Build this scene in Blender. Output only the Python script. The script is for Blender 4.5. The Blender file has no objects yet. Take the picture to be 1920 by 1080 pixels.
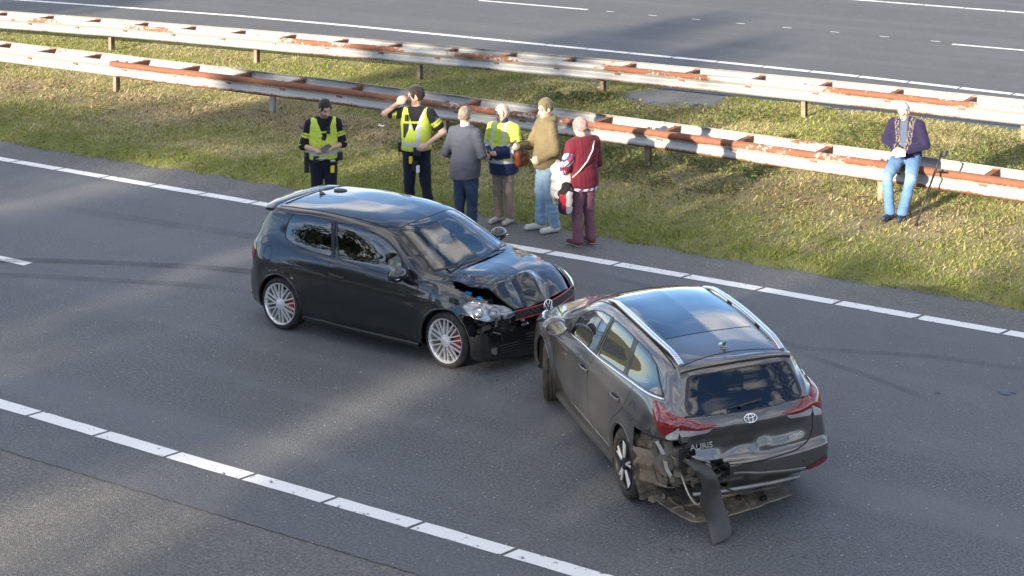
import bpy, bmesh, math, random
import numpy as np
from mathutils import Vector, Matrix
from mathutils.bvhtree import BVHTree

# ------------------------------------------------------------------ camera, sky, sun, exposure
SC = bpy.context.scene
COL = SC.collection
F_PX, PITCH, ROLL, CAM_H = 3114.53, 0.021589, -0.00497, 6.992
CX, CY, TH = 1352.825, -396.05, -0.507806
_fw = np.array([math.sin(TH) * math.cos(PITCH), math.cos(TH) * math.cos(PITCH), -math.sin(PITCH)])
_rt = np.array([math.cos(TH), -math.sin(TH), 0.0])
_up = np.cross(_rt, _fw)
_r2 = math.cos(ROLL) * _rt + math.sin(ROLL) * _up
_u2 = -math.sin(ROLL) * _rt + math.cos(ROLL) * _up
cam_d = bpy.data.cameras.new('camera')
cam = bpy.data.objects.new('camera', cam_d)
COL.objects.link(cam)
cam.matrix_world = Matrix(((_r2[0], _u2[0], -_fw[0], 0), (_r2[1], _u2[1], -_fw[1], 0), (_r2[2], _u2[2], -_fw[2], CAM_H), (0, 0, 0, 1)))
cam_d.sensor_width = 36
cam_d.lens = F_PX / 1920 * 36
cam_d.shift_x = -(CX - 960) / 1920
cam_d.shift_y = (CY - 540) / 1920
cam_d.clip_start = 0.1
cam_d.clip_end = 2000
SC.camera = cam

SUN_EL, SUN_DIR = math.radians(15), Vector((0.09, 1.0, 0)).normalized()      # horizontal direction the light travels
w = bpy.data.worlds.new('World'); SC.world = w; w.use_nodes = True
wn, wl = w.node_tree.nodes, w.node_tree.links
for n_ in list(wn): wn.remove(n_)
sky = wn.new('ShaderNodeTexSky'); sky.sky_type = 'NISHITA'; sky.sun_disc = False
sky.sun_elevation = SUN_EL; sky.sun_rotation = math.pi; sky.altitude = 20
sky.air_density = 0.75; sky.dust_density = 0.05; sky.ozone_density = 3.0
bg = wn.new('ShaderNodeBackground'); bg.inputs[1].default_value = 0.11
out = wn.new('ShaderNodeOutputWorld')
# thin cloud veils over the whole dome
tc = wn.new('ShaderNodeTexCoord'); mp = wn.new('ShaderNodeMapping'); mp.inputs['Scale'].default_value = (1.6, 3.2, 5.0); mp.inputs['Location'].default_value = (19.51, 15.96, 10.33)
cn = wn.new('ShaderNodeTexNoise'); cn.inputs['Scale'].default_value = 1.15; cn.inputs['Detail'].default_value = 6; cn.inputs['Roughness'].default_value = .58
cn.inputs['Distortion'].default_value = .8
cr = wn.new('ShaderNodeMapRange'); cr.inputs['From Min'].default_value = .45; cr.inputs['From Max'].default_value = .62; cr.inputs['To Max'].default_value = .85
mx = wn.new('ShaderNodeMix'); mx.data_type = 'RGBA'; mx.inputs[7].default_value = (7.5, 7.1, 6.6, 1)
wl.new(tc.outputs['Generated'], mp.inputs[0]); wl.new(mp.outputs[0], cn.inputs['Vector'])
wl.new(cn.outputs[0], cr.inputs[0]); wl.new(cr.outputs[0], mx.inputs[0]); wl.new(sky.outputs[0], mx.inputs[6])
wl.new(mx.outputs[2], bg.inputs[0]); wl.new(bg.outputs[0], out.inputs[0])

sd = bpy.data.lights.new('sun', 'SUN'); sd.energy = 5.0; sd.angle = math.radians(0.55); sd.color = (1.0, .86, .68)
sun = bpy.data.objects.new('sun', sd); COL.objects.link(sun)
_d = Vector((SUN_DIR.x * math.cos(SUN_EL), SUN_DIR.y * math.cos(SUN_EL), -math.sin(SUN_EL)))
sun.rotation_euler = _d.to_track_quat('-Z', 'Y').to_euler(); sun.location = (0, -30, 30)

SC.view_settings.view_transform = 'Standard'; SC.view_settings.look = 'None'
SC.view_settings.exposure = 1.63; SC.view_settings.gamma = 1
SC.cycles.max_bounces = 8; SC.cycles.transparent_max_bounces = 12

# ------------------------------------------------------------------ helpers
random.seed(5); RNG = np.random.default_rng(11)

def tag(o, label=None, cat=None, group=None, kind=None):
    if label: o['label'] = label
    if cat: o['category'] = cat
    if group: o['group'] = group
    if kind: o['kind'] = kind
    return o

def empty(name, loc=(0, 0, 0), rz=0.0, parent=None):
    o = bpy.data.objects.new(name, None); COL.objects.link(o)
    o.location = loc; o.rotation_euler = (0, 0, rz); o.empty_display_size = .1
    if parent: o.parent = parent
    return o

def mesh_data(name, V, Fs, smooth=True, col=None):
    """V (n,3); Fs: array (m,3|4) or list of tuples; col: per vertex colour (n,3)"""
    me = bpy.data.meshes.new(name)
    V = np.asarray(V, np.float32)
    if isinstance(Fs, np.ndarray):
        m, k = Fs.shape
        me.vertices.add(len(V)); me.vertices.foreach_set('co', V.ravel())
        me.loops.add(m * k); me.loops.foreach_set('vertex_index', Fs.astype(np.int32).ravel())
        me.polygons.add(m)
        me.polygons.foreach_set('loop_start', np.arange(0, m * k, k, dtype=np.int32))
        try: me.polygons.foreach_set('loop_total', np.full(m, k, np.int32))
        except Exception: pass
        me.update(calc_edges=True)
    else:
        me.from_pydata([tuple(map(float, v)) for v in V], [], [tuple(f) for f in Fs]); me.update()
    me.validate()
    me.polygons.foreach_set('use_smooth', np.full(len(me.polygons), bool(smooth)))
    if col is not None:
        a = me.color_attributes.new('col', 'FLOAT_COLOR', 'POINT')
        c = np.ones((len(V), 4), np.float32); col = np.asarray(col, np.float32); c[:, :col.shape[1]] = col
        a.data.foreach_set('color', c.ravel())
    return me

def obj(name, me, mat=None, parent=None, loc=None, rot=None):
    o = bpy.data.objects.new(name, me); COL.objects.link(o)
    if mat is not None:
        for m_ in (mat if isinstance(mat, (list, tuple)) else [mat]): me.materials.append(m_)
    if parent: o.parent = parent
    if loc is not None: o.location = loc
    if rot is not None: o.rotation_euler = rot
    return o

def mobj(name, V, Fs, mat=None, parent=None, smooth=True, col=None, loc=None, rot=None):
    return obj(name, mesh_data(name, V, Fs, smooth, col), mat, parent, loc, rot)

def grid_faces(nu, nv, wrap_u=False, off=0):
    a = np.arange(nu * nv).reshape(nu, nv) + off
    if wrap_u: a = np.vstack([a, a[:1]])
    return np.stack([a[:-1, :-1].ravel(), a[1:, :-1].ravel(), a[1:, 1:].ravel(), a[:-1, 1:].ravel()], 1)

class Geo:
    """collects simple shapes into one mesh"""
    def __init__(s): s.v = []; s.f = []
    def add(s, V, Fs):
        o = len(s.v); s.v += [tuple(map(float, p)) for p in V]; s.f += [tuple(int(i) + o for i in f) for f in Fs]; return s
    def box(s, c, d, rz=0.0, R=None, bev=0.0):
        dx, dy, dz = d[0] / 2, d[1] / 2, d[2] / 2
        if bev > 0:
            b = min(bev, dx * .9, dy * .9, dz * .9); P = []; idx = {}
            bm = bmesh.new(); bmesh.ops.create_cube(bm, size=1)
            for v in bm.verts: v.co = Vector((v.co.x * 2 * dx, v.co.y * 2 * dy, v.co.z * 2 * dz))
            bmesh.ops.bevel(bm, geom=bm.edges[:] , offset=b, segments=2, affect='EDGES', profile=.6)
            bm.verts.index_update(); P = [v.co.copy() for v in bm.verts]; Fx = [[v.index for v in f.verts] for f in bm.faces]; bm.free()
        else:
            P = [Vector((x, y, z)) for x in (-dx, dx) for y in (-dy, dy) for z in (-dz, dz)]
            Fx = [(0, 1, 3, 2), (4, 6, 7, 5), (0, 4, 5, 1), (2, 3, 7, 6), (0, 2, 6, 4), (1, 5, 7, 3)]
        Rm = R if R is not None else Matrix.Rotation(rz, 3, 'Z')
        s.add([Rm @ p + Vector(c) for p in P], Fx); return s
    def tube(s, pts, r, n=10, caps=True):
        pts = [Vector(p) for p in pts]; k = len(pts)
        rr = list(r) if hasattr(r, '__len__') else [r] * k
        T = [(pts[min(i + 1, k - 1)] - pts[max(i - 1, 0)]).normalized() for i in range(k)]
        up = Vector((0, 0, 1)) if abs(T[0].z) < .9 else Vector((1, 0, 0))
        V = []; nrm = T[0].cross(up).normalized()
        for i in range(k):
            nrm = (nrm - T[i] * nrm.dot(T[i])).normalized(); b = T[i].cross(nrm)
            for j in range(n):
                a = 2 * math.pi * j / n; V.append(pts[i] + (nrm * math.cos(a) + b * math.sin(a)) * rr[i])
        Fx = [(i * n + j, i * n + (j + 1) % n, (i + 1) * n + (j + 1) % n, (i + 1) * n + j) for i in range(k - 1) for j in range(n)]
        if caps: Fx += [tuple(range(n))[::-1], tuple((k - 1) * n + j for j in range(n))]
        s.add(V, Fx); return s
    def lathe(s, prof, n=32, M=None):
        """prof: (r, h) pairs round local Y axis (wheel axle); M places it"""
        V = []; k = len(prof)
        for r, h in prof:
            for j in range(n):
                a = 2 * math.pi * j / n; V.append(Vector((r * math.cos(a), h, r * math.sin(a))))
        Fx = [(i * n + j, i * n + (j + 1) % n, (i + 1) * n + (j + 1) % n, (i + 1) * n + j) for i in range(k - 1) for j in range(n)]
        if M is not None: V = [M @ v for v in V]
        s.add(V, Fx); return s
    def sweep(s, pts, prof, up=(0, 0, 1), closed=True, caps=True):
        """sweep a 2-D profile (a along side vector, b along up) along points"""
        pts = [Vector(p) for p in pts]; k = len(pts); n = len(prof); V = []
        for i in range(k):
            t = (pts[min(i + 1, k - 1)] - pts[max(i - 1, 0)]).normalized()
            sd_ = t.cross(Vector(up)).normalized(); u_ = sd_.cross(t)
            for a, b in prof: V.append(pts[i] + sd_ * a + u_ * b)
        m = n if closed else n - 1
        Fx = [(i * n + j, i * n + (j + 1) % n, (i + 1) * n + (j + 1) % n, (i + 1) * n + j) for i in range(k - 1) for j in range(m)]
        if caps and closed: Fx += [tuple(range(n))[::-1], tuple((k - 1) * n + j for j in range(n))]
        s.add(V, Fx); return s
    def prism(s, poly, z0, z1, M=None):
        n = len(poly); V = [Vector((x, y, z)) for z in (z0, z1) for x, y in poly]
        if M is not None: V = [M @ v for v in V]
        s.add(V, [tuple(range(n))[::-1], tuple(range(n, 2 * n))] + [(j, (j + 1) % n, n + (j + 1) % n, n + j) for j in range(n)]); return s
    def build(s, name, mat, parent=None, smooth=False, loc=None, rot=None):
        o = mobj(name, s.v, s.f, mat, parent, smooth, None, loc, rot); return o

def smooth_by_angle(o, ang=35):
    bm = bmesh.new(); bm.from_mesh(o.data)
    for e in bm.edges:
        if len(e.link_faces) == 2: e.smooth = e.calc_face_angle(0) < math.radians(ang)
    for f in bm.faces: f.smooth = True
    bm.to_mesh(o.data); bm.free(); return o

# value noise
def _hash(ix, iy, iz, seed):
    h = (ix.astype(np.int64) * 374761393 + iy.astype(np.int64) * 668265263 + iz.astype(np.int64) * 1274126177 + seed * 982451653) & 0x7fffffff
    h = ((h ^ (h >> 13)) * 1274126177) & 0x7fffffff
    return ((h ^ (h >> 16)) & 0xffff) / 65535.0
def vnoise(x, y, z=None, seed=0):
    x = np.asarray(x, float); y = np.asarray(y, float); z = np.zeros_like(x) if z is None else np.asarray(z, float)
    x0, y0, z0 = np.floor(x), np.floor(y), np.floor(z); fx, fy, fz = x - x0, y - y0, z - z0
    fx, fy, fz = fx * fx * (3 - 2 * fx), fy * fy * (3 - 2 * fy), fz * fz * (3 - 2 * fz); r = 0
    for dx in (0, 1):
        for dy in (0, 1):
            for dz in (0, 1):
                r = r + _hash(x0 + dx, y0 + dy, z0 + dz, seed) * (fx if dx else 1 - fx) * (fy if dy else 1 - fy) * (fz if dz else 1 - fz)
    return r * 2 - 1
def fbm(x, y, z=None, seed=0, o=4):
    r = 0; a = 1; t = 0
    for i in range(o):
        r = r + a * vnoise(np.asarray(x) * 2 ** i, np.asarray(y) * 2 ** i, None if z is None else np.asarray(z) * 2 ** i, seed + i); t += a; a *= .5
    return r / t
def sstep(a, b, x): t = np.clip((np.asarray(x, float) - a) / (b - a), 0, 1); return t * t * (3 - 2 * t)

# materials
class Mat:
    def __init__(s, name, **kw):
        s.m = bpy.data.materials.new(name); s.m.use_nodes = True; s.t = s.m.node_tree; s.nodes = s.t.nodes
        s.b = s.nodes['Principled BSDF']; s.set(**kw)
    def set(s, **kw):
        for k, v in kw.items(): s.inp(s.b, k.replace('_', ' '), v)
        return s
    def inp(s, n, k, v):
        i = n.inputs[k]
        if isinstance(v, bpy.types.NodeSocket): s.t.links.new(v, i)
        else:
            if i.type == 'RGBA' and len(v) == 3: v = (*v, 1)
            i.default_value = v
    def n(s, typ, ins=None, **at):
        n = s.nodes.new('ShaderNode' + typ)
        for k, v in at.items(): setattr(n, k, v)
        for k, v in (ins or {}).items(): s.inp(n, k, v)
        return n
    def obj_co(s): return s.n('TexCoord').outputs['Object']
    def noise(s, co, scale, detail=3, rough=.55, dist=0.0):
        return s.n('TexNoise', {'Vector': co, 'Scale': scale, 'Detail': detail, 'Roughness': rough, 'Distortion': dist}).outputs[0]
    def ramp(s, x, a, b, lo=0.0, hi=1.0):
        return s.n('MapRange', {0: x, 1: a, 2: b, 3: lo, 4: hi}).outputs[0]
    def mix(s, f, a, b):
        n = s.nodes.new('ShaderNodeMix'); n.data_type = 'RGBA'; s.inp(n, 0, f); s.inp(n, 6, a); s.inp(n, 7, b); return n.outputs[2]
    def math(s, op, a, b=0.0):
        n = s.nodes.new('ShaderNodeMath'); n.operation = op; s.inp(n, 0, a); s.inp(n, 1, b); return n.outputs[0]
    def bump(s, h, st=.3, d=.01):
        s.inp(s.b, 'Normal', s.n('Bump', {'Height': h, 'Strength': st, 'Distance': d}).outputs[0]); return s
    def attr(s, name='col'): return s.n('Attribute', attribute_name=name).outputs['Color']

def plain(name, c, rough=.5, metal=0.0, var=.12, scale=18, coat=0.0, bump=0.0, bs=60):
    """plain procedural paint: base colour with slight mottling"""
    m = Mat(name, Roughness=rough, Metallic=metal)
    co = m.obj_co(); x = m.noise(co, scale, 3)
    m.set(Base_Color=m.mix(x, tuple(v * (1 - var) for v in c), tuple(min(1, v * (1 + var)) for v in c)))
    if coat: m.set(Coat_Weight=coat, Coat_Roughness=.04)
    if bump: m.bump(m.noise(co, bs, 4), bump, .01)
    return m.m
# ------------------------------------------------------------------ ground, roads, markings
def polyv(pts, u):
    p = np.array(pts, float); return np.interp(u, p[:, 0], p[:, 1])

# edges of the layout as v(u)
FAR_SHIFT = [(-60, -2.2), (-41, -.95), (-37, -.55), (-33, -.15), (-29, .0), (-19, .02), (-15, -.05), (-11, -.3), (0, -.6), (20, -1.2)]

def mat_asphalt(name, base, chip, speck=.02, tint=(1, 1, 1), patch=None):
    m = Mat(name); co = m.obj_co()
    g1 = m.noise(co, 34, 4, .8)
    g2 = m.n('TexVoronoi', {'Vector': co, 'Scale': 70.0}).outputs['Distance']
    big = m.noise(co, .35, 4, .6)
    st = m.n('Mapping', {'Vector': co, 'Scale': (.05, 1.1, 1)}).outputs[0]
    lanes = m.noise(st, 1.0, 2, .5)
    mid = m.noise(co, 2.4, 4, .6)
    c = m.mix(m.ramp(g1, .40, .62), tuple(base * t * .50 for t in tint), tuple(base * t * 1.55 for t in tint))
    c = m.mix(m.ramp(big, .3, .7, 0, .55), c, tuple(base * t * .72 for t in tint))
    c = m.mix(m.ramp(lanes, .45, .7, 0, .5), c, tuple(base * t * 1.3 for t in tint))
    c = m.mix(m.ramp(mid, .52, .78, 0, .35), c, tuple(base * t * 1.5 for t in tint))
    sp = m.n('TexVoronoi', {'Vector': co, 'Scale': 26.0})
    spk = m.math('MULTIPLY', m.ramp(sp.outputs['Distance'], .12, .2, 1, 0), m.ramp(m.n('SeparateColor', {0: sp.outputs['Color']}).outputs[0], 1 - speck * 3, 1 - speck * 2))
    c = m.mix(spk, c, (.55, .53, .5))
    if chip:
        g3 = m.n('TexVoronoi', {'Vector': co, 'Scale': 34.0})
        c = m.mix(m.ramp(g3.outputs['Distance'], .1, .55, .65, 0), c, m.mix(m.n('SeparateColor', {0: g3.outputs['Color']}).outputs[0], (.05, .045, .04), (.30, .275, .235)))
    if patch:
        y_ = m.math('ADD', m.n('SeparateXYZ', {0: co}).outputs[1], m.math('MULTIPLY', mid, .05)); c = m.mix(m.ramp(y_, patch + .02, patch + .05, 0, .30), c, tuple(base * t * 1.25 for t in tint))
    m.set(Base_Color=c, Roughness=m.ramp(g1, .2, .8, .62, .85), Specular_IOR_Level=.35)
    hgt = m.math('ADD', g1, m.math('MULTIPLY', g2, .8))
    m.bump(hgt, .75 if chip else .5, .012)
    return m.m

M_ROAD = mat_asphalt('asphalt', .112, False, .02, (.96, 1.0, 1.045), patch=15.23)
M_SHOULDER = mat_asphalt('chipped_asphalt', .13, True, .02, (1.03, 1.0, .94))
M_STRIP = mat_asphalt('verge_asphalt', .125, True, .04, (1.0, 1.0, .98))
M_FAR = mat_asphalt('far_asphalt', .10, False, .02, (.99, 1.0, 1.02))

def strip(name, v0, v1, z, mat, u0=-80., u1=60., n=220, jag=0.0, seed=0, both=False):
    us = np.linspace(u0, u1, n)
    a = v0(us) if callable(v0) else np.full(n, v0); b = v1(us) if callable(v1) else np.full(n, v1)
    if jag: a = a + jag * fbm(us * 13, us * 0, seed=seed)
    if jag and both: b = b + jag * fbm(us * 3, us * 0 + 9, seed=seed)
    V = np.zeros((n, 2, 3)); V[:, 0, 0] = V[:, 1, 0] = us; V[:, 0, 1] = a; V[:, 1, 1] = b; V[:, :, 2] = z
    o = mobj(name, V.reshape(-1, 3), grid_faces(n, 2), mat, smooth=False); tag(o, kind='structure'); return o

mg = Mat('verge_soil'); _co = mg.obj_co()
mg.set(Base_Color=mg.mix(mg.noise(_co, .3, 5), (.07, .085, .03), (.13, .115, .06)), Roughness=.95)
gnd = mobj('ground', [(-700, -700, -.16), (700, -700, -.16), (700, 700, -.16), (-700, 700, -.16)], [(0, 1, 2, 3)], mg.m)
tag(gnd, 'dark soil and low verge around the motorway', kind='structure')
shoulder = strip('hard_shoulder', 5.5, 11.2, -.006, M_SHOULDER); tag(shoulder, 'coarse brownish chipped hard shoulder at the bottom corner')
vstrip = strip('verge_strip', 18.9, 20.3, -.006, M_STRIP); tag(vstrip, 'narrow light grey asphalt strip along the grass')
road = strip('road', 10.97, 19.06, 0.0, M_ROAD, n=3600, jag=.014, seed=4, both=False); tag(road, 'dark grey asphalt carriageway under the two crashed cars')
far_road = strip('far_road', lambda u: 29.55 + np.interp(u, *np.array(FAR_SHIFT).T) * .8, 45.5, 0.0, M_FAR); tag(far_road, 'far carriageway beyond the two guardrails')

mp_ = Mat('road_paint'); _co = mp_.obj_co()
_n1 = mp_.noise(_co, 9, 5, .65); _n2 = mp_.noise(_co, 45, 3, .6)
_wear = mp_.math('MULTIPLY', mp_.ramp(_n1, .60, .64), mp_.ramp(_n2, .38, .52))
mp_.set(Base_Color=mp_.mix(_wear, mp_.mix(_n2, (.62, .62, .60), (.80, .80, .78)), (.10, .10, .10)), Roughness=.7).bump(_n2, .25, .004)
M_PAINT = mp_.m

def mark(parent, u0, u1, v, wd, z=.004, skew=0.0, jit=.004, curve=None):
    n = 7; V = []
    for i in range(n):
        u = u0 + (u1 - u0) * i / (n - 1); c = v if curve is None else curve(u)
        V += [(u - skew / 2, c - wd / 2 + random.uniform(-jit, jit), z), (u + skew / 2, c + wd / 2 + random.uniform(-jit, jit), z)]
    m_ = len(V); Fs = [(2 * i, 2 * i + 2, 2 * i + 3, 2 * i + 1) for i in range(n - 1)]
    return mobj('marking_block', V, Fs, M_PAINT, parent, smooth=False)

NEARV = lambda u: np.interp(u, [-40, -15.6, -12.7, -8.6, 10], [12.0, 11.75, 11.70, 11.67, 11.5])
u = -14.79 - 1.06 * 9
while u < 5:
    mark(road, u + .015, u + 1.02, 0, .165, curve=lambda x: float(NEARV(x)), skew=.05); u += 1.045
u = -24.54 - 1.115 * 5
while u < 6:
    mark(road, u + .02, u + 1.09, 19.0, .175, z=.0045, curve=lambda x: 18.985 + .05 * math.exp(-((x + 12) / 4) ** 2), skew=.05); u += 1.115
for u0 in (-22.5, ):
    mark(road, u0, -19.42, 15.2, .14)
mark(road, -34.5, -31.4, 15.2, .14)
FARV = lambda u: 32.66 + float(np.interp(u, *np.array(FAR_SHIFT).T))
u = -49.0
while u < 6:
    long_ = u < -21.6
    mark(far_road, u + .015, u + (1.165 if long_ else 1.15), 0, .19, curve=FARV); u += 1.18
for k in range(10):
    u0 = -24.6 + 1.36 * k
    if u0 < -14.8: mark(far_road, u0, u0 + .25, 37.72 - .04 * k, .05)
mark(far_road, -28.9, -25.2, 37.72, .13); mark(far_road, -14.45, -10.6, 37.25, .13)
u = -40.
while u < 2: mark(far_road, u + .02, u + 1.17, 42.7 - .03 * (u + 19) * .5, .17); u += 1.19

# tyre marks: thin worn rubber films on the asphalt
mt = Mat('tyre_rubber_film'); _co = mt.obj_co()
_a = mt.math('MULTIPLY', mt.ramp(mt.noise(_co, 1.4, 4), .30, .66, .12, .62), mt.ramp(mt.noise(_co, 60, 2), .35, .62, .35, 1))
mt.set(Base_Color=(.022, .022, .024), Roughness=.7, Alpha=mt.math('MULTIPLY', _a, mt.n('SeparateColor', {0: mt.attr()}).outputs[0]))
def tyre_mark(pts, wd, st=1.0):
    pts = np.array(pts, float); t = np.linspace(0, 1, 40); tt = np.linspace(0, 1, len(pts))
    U = np.interp(t, tt, pts[:, 0]); Vv = np.interp(t, tt, pts[:, 1]); k = np.ones(5) / 5
    Vv = np.convolve(np.pad(Vv, 2, 'edge'), k, 'valid')
    du, dv = np.gradient(U), np.gradient(Vv); L = np.hypot(du, dv); nx, ny = -dv / L, du / L
    off = np.array([-.5, -.32, 0, .32, .5]); al = np.array([0, 1, .75, 1, 0])
    V = np.zeros((40, 5, 3)); C = np.zeros((40, 5, 3))
    for j in range(5):
        V[:, j, 0] = U + nx * off[j] * wd; V[:, j, 1] = Vv + ny * off[j] * wd; V[:, j, 2] = .0075
        C[:, j, :] = (al[j] * st * np.minimum(1, np.minimum(t, 1 - t) * 6))[:, None]
    o = mobj('tyre_mark', V.reshape(-1, 3), grid_faces(40, 5), mt.m, road, smooth=False, col=C.reshape(-1, 3))
for _p, _w, _s in (
        ([(-30, 13.2), (-24, 14.0), (-19.9, 15.15), (-18.9, 15.6), (-17.8, 16.02), (-16.6, 16.4), (-14.6, 16.6)], .24, .9),
        ([(-28, 12.4), (-22, 13.8), (-19.4, 14.7), (-17.9, 15.22), (-16.8, 15.6), (-15.4, 15.85)], .20, .55),
        ([(-12.6, 18.6), (-11.0, 18.35), (-9.6, 17.7), (-8.7, 17.3), (-8.0, 17.55), (-7.2, 17.8), (-4, 18.2)], .15, .55),
        ([(-8.6, 17.2), (-7.5, 16.9), (-6.7, 16.6)], .12, .6),
        ([(-22, 17.3), (-18, 17.6), (-14, 18.0), (-9, 17.9)], .3, .35)):
    tyre_mark(_p, _w, _s)
# oil stain drops
ms = plain('oil_stain', (.02, .025, .045), .35)
def stain(u, v, r, seed):
    n = 22; a = np.linspace(0, 2 * np.pi, n, endpoint=False)
    rr = r * (1 + .45 * fbm(np.cos(a) * 1.6 + seed, np.sin(a) * 1.6, seed=seed))
    mobj('oil_stain', [(u + math.cos(t) * q * 1.5, v + math.sin(t) * q, .007) for t, q in zip(a, rr)], [tuple(range(n))], ms, road, smooth=False)
stain(-6.06, 17.18, .05, 1); stain(-6.0, 17.24, .03, 3); stain(-6.7, 16.84, .022, 2); stain(-5.75, 17.6, .03, 5)

# ------------------------------------------------------------------ grass median
NEAR_BACK = lambda u: np.interp(u, [-60, -30, -22, -15, -9, 10], [23.9, 24.12, 24.19, 24.06, 23.80, 22.7])
FAR_BACK = lambda u: np.interp(u, [-60, -35.2, -31.3, -27, -22.9, -18.5, -13.9, -10.9, 10], [24.2, 26.98, 27.46, 27.83, 28.12, 28.45, 28.58, 28.58, 28.3])
GRASS0 = lambda u: np.interp(u, [-60, -26, -22, -18, -14, -11, -8, 20], [19.45, 19.62, 19.66, 19.78, 19.84, 19.74, 19.66, 19.7])
def grass_h(u, v):
    e0 = sstep(0, .55, v - GRASS0(u) + .12 * fbm(u * 1.9, v * 1.9, seed=3) - .02)
    e1 = sstep(0, .5, 29.75 + np.interp(u, *np.array(FAR_SHIFT).T) * .8 - v + .25 * fbm(u * 1.1, v * 1.1, seed=8))
    pd = np.hypot((u + 17.2) / 1.25, (v - 28.75) / .95)
    ed = e0 * e1 * sstep(.85, 1.15, pd + .25 * fbm(u * 2, v * 2, seed=9))
    b = .045 + .03 * fbm(u * .5, v * .5, seed=5) + .022 * fbm(u * 2.2, v * 2.2, seed=6) + .012 * fbm(u * 8, v * 8, seed=7)
    return -.035 + ed * (.035 + b), ed
gu, gv = np.meshgrid(np.arange(-50, 6.01, .1), np.arange(19.1, 30.6, .1), indexing='ij')
gh, ged = grass_h(gu, gv)
def grass_mix(u, v):
    """0 = straw / dead, 1 = fresh green; and leaf-litter brown"""
    near_edge = np.exp(-((v - GRASS0(u) - .45) / .55) ** 2)
    dry = sstep(-.15, .35, fbm(u * .55, v * .75, seed=21) + .18 * fbm(u * 2.5, v * 2.5, seed=23)) * .85
    under = np.exp(-((v - NEAR_BACK(u) + 1.0) / .85) ** 2) * (.55 + .6 * fbm(u * .8, v * .8, seed=25))
    g = np.clip(.74 - .55 * dry - .5 * np.clip(under, 0, 1) + .75 * near_edge, 0, 1)
    brown = np.clip(under * 1.0 + .35 * sstep(.2, .5, fbm(u * 1.3, v * 1.3, seed=27)), 0, 1)
    return g, brown
gm, gb = grass_mix(gu, gv)
c_soil = np.array([.18, .14, .085]); c_thatch = np.array([.39, .325, .18]); c_moss = np.array([.20, .215, .055])
soilc = c_thatch * (1 - gm[..., None]) + c_moss * gm[..., None]
soilc = soilc * (1 - .55 * gb[..., None]) + c_soil * .55 * gb[..., None]
soilc = soilc * (1 + .3 * fbm(gu * 6, gv * 6, seed=31))[..., None]
mgr = Mat('grass_soil'); _co = mgr.obj_co()
_n = mgr.noise(_co, 40, 4, .7)
mgr.set(Base_Color=mgr.mix(mgr.ramp(_n, .3, .7, 0, .6), mgr.attr(), (.12, .095, .055)), Roughness=.95).bump(_n, .9, .03)
med = mobj('median', np.stack([gu, gv, gh], -1).reshape(-1, 3), grid_faces(*gu.shape), mgr.m, smooth=True, col=soilc.reshape(-1, 3))
tag(med, 'rough soil of the grassy median between the carriageways', kind='structure')

_a = np.linspace(0, 2 * np.pi, 40, endpoint=False); _r = 1 + .12 * fbm(np.cos(_a) * 2, np.sin(_a) * 2, seed=19)
tag(mobj('paved_patch', np.stack([-17.2 + 1.75 * _r * np.cos(_a), 28.75 + 1.25 * _r * np.sin(_a), np.full(40, -.012)], 1), [tuple(range(40))], mat_asphalt('worn_paving', .15, True, .02, (1.02, 1.0, .95)), smooth=False), 'worn grey paved patch between the two guardrails', kind='structure')
def blades(N, umin, umax, vmin, vmax, seed):
    r = np.random.default_rng(seed)
    u = r.uniform(umin, umax, N); v = r.uniform(vmin, vmax, N)
    cl = fbm(u * 2.3, v * 2.3, seed=41) * .6 + .4 * vnoise(u * 7, v * 7, seed=43)
    h, ed = grass_h(u, v); g, br = grass_mix(u, v)
    keep = (ed > .18) & (r.uniform(0, 1, N) < np.clip(.75 + .7 * cl - .45 * br, .12, 1))
    u, v, h, g, br, cl = [a[keep] for a in (u, v, h, g, br, cl)]; n = len(u)
    green = r.uniform(0, 1, n) < g * .95 + .05
    ln = r.uniform(.03, .075, n) * (1 + .5 * np.clip(cl, -.4, 1)) * np.where(green, 1.0, 1.15)
    ln = np.where(r.uniform(0, 1, n) < .012, ln * 2.2, ln)
    wd = r.uniform(.005, .011, n)
    a = r.uniform(0, 2 * np.pi, n); lean = r.uniform(.25, 1.25, n) + np.where(green, 0, .35)
    hx, hy = np.cos(a) * np.sin(lean) * ln, np.sin(a) * np.sin(lean) * ln; hz = np.cos(np.minimum(lean, 1.45)) * ln
    b = a + np.pi / 2 + r.uniform(-.7, .7, n)
    px, py = np.cos(b) * wd, np.sin(b) * wd
    V = np.zeros((n, 4, 3))
    V[:, 0] = np.stack([u - px, v - py, h - .006], 1); V[:, 1] = np.stack([u + px, v + py, h - .006], 1)
    V[:, 2] = np.stack([u + hx * .55 + px * .7, v + hy * .55 + py * .7, h + hz * .68], 1); V[:, 3] = np.stack([u + hx, v + hy, h + hz], 1)
    t = r.uniform(0, 1, (n, 1)); G1, G2 = np.array([.185, .225, .040]), np.array([.300, .325, .085]); S1, S2 = np.array([.40, .335, .165]), np.array([.58, .50, .28])
    c = np.where(green[:, None], G1 * (1 - t) + G2 * t, S1 * (1 - t) + S2 * t)
    c = np.where((r.uniform(0, 1, n) < br * .45)[:, None], np.array([.16, .115, .065]) * (.6 + .9 * t), c)
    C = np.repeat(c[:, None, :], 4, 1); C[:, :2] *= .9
    i = np.arange(n)[:, None] * 4
    Fq = i + np.array([[0, 1, 2, 3]])
    return V.reshape(-1, 3), Fq, C.reshape(-1, 3)
def leafmat(name, trans=.35, rough=.6):
    m = Mat(name, Roughness=rough); m.set(Base_Color=m.attr(), Specular_IOR_Level=.25)
    tr = m.n('BsdfTranslucent', {'Color': m.attr()}); ms_ = m.n('MixShader', {0: trans, 1: m.b.outputs[0], 2: tr.outputs[0]})
    m.t.links.new(ms_.outputs[0], m.nodes['Material Output'].inputs[0]); return m.m
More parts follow.
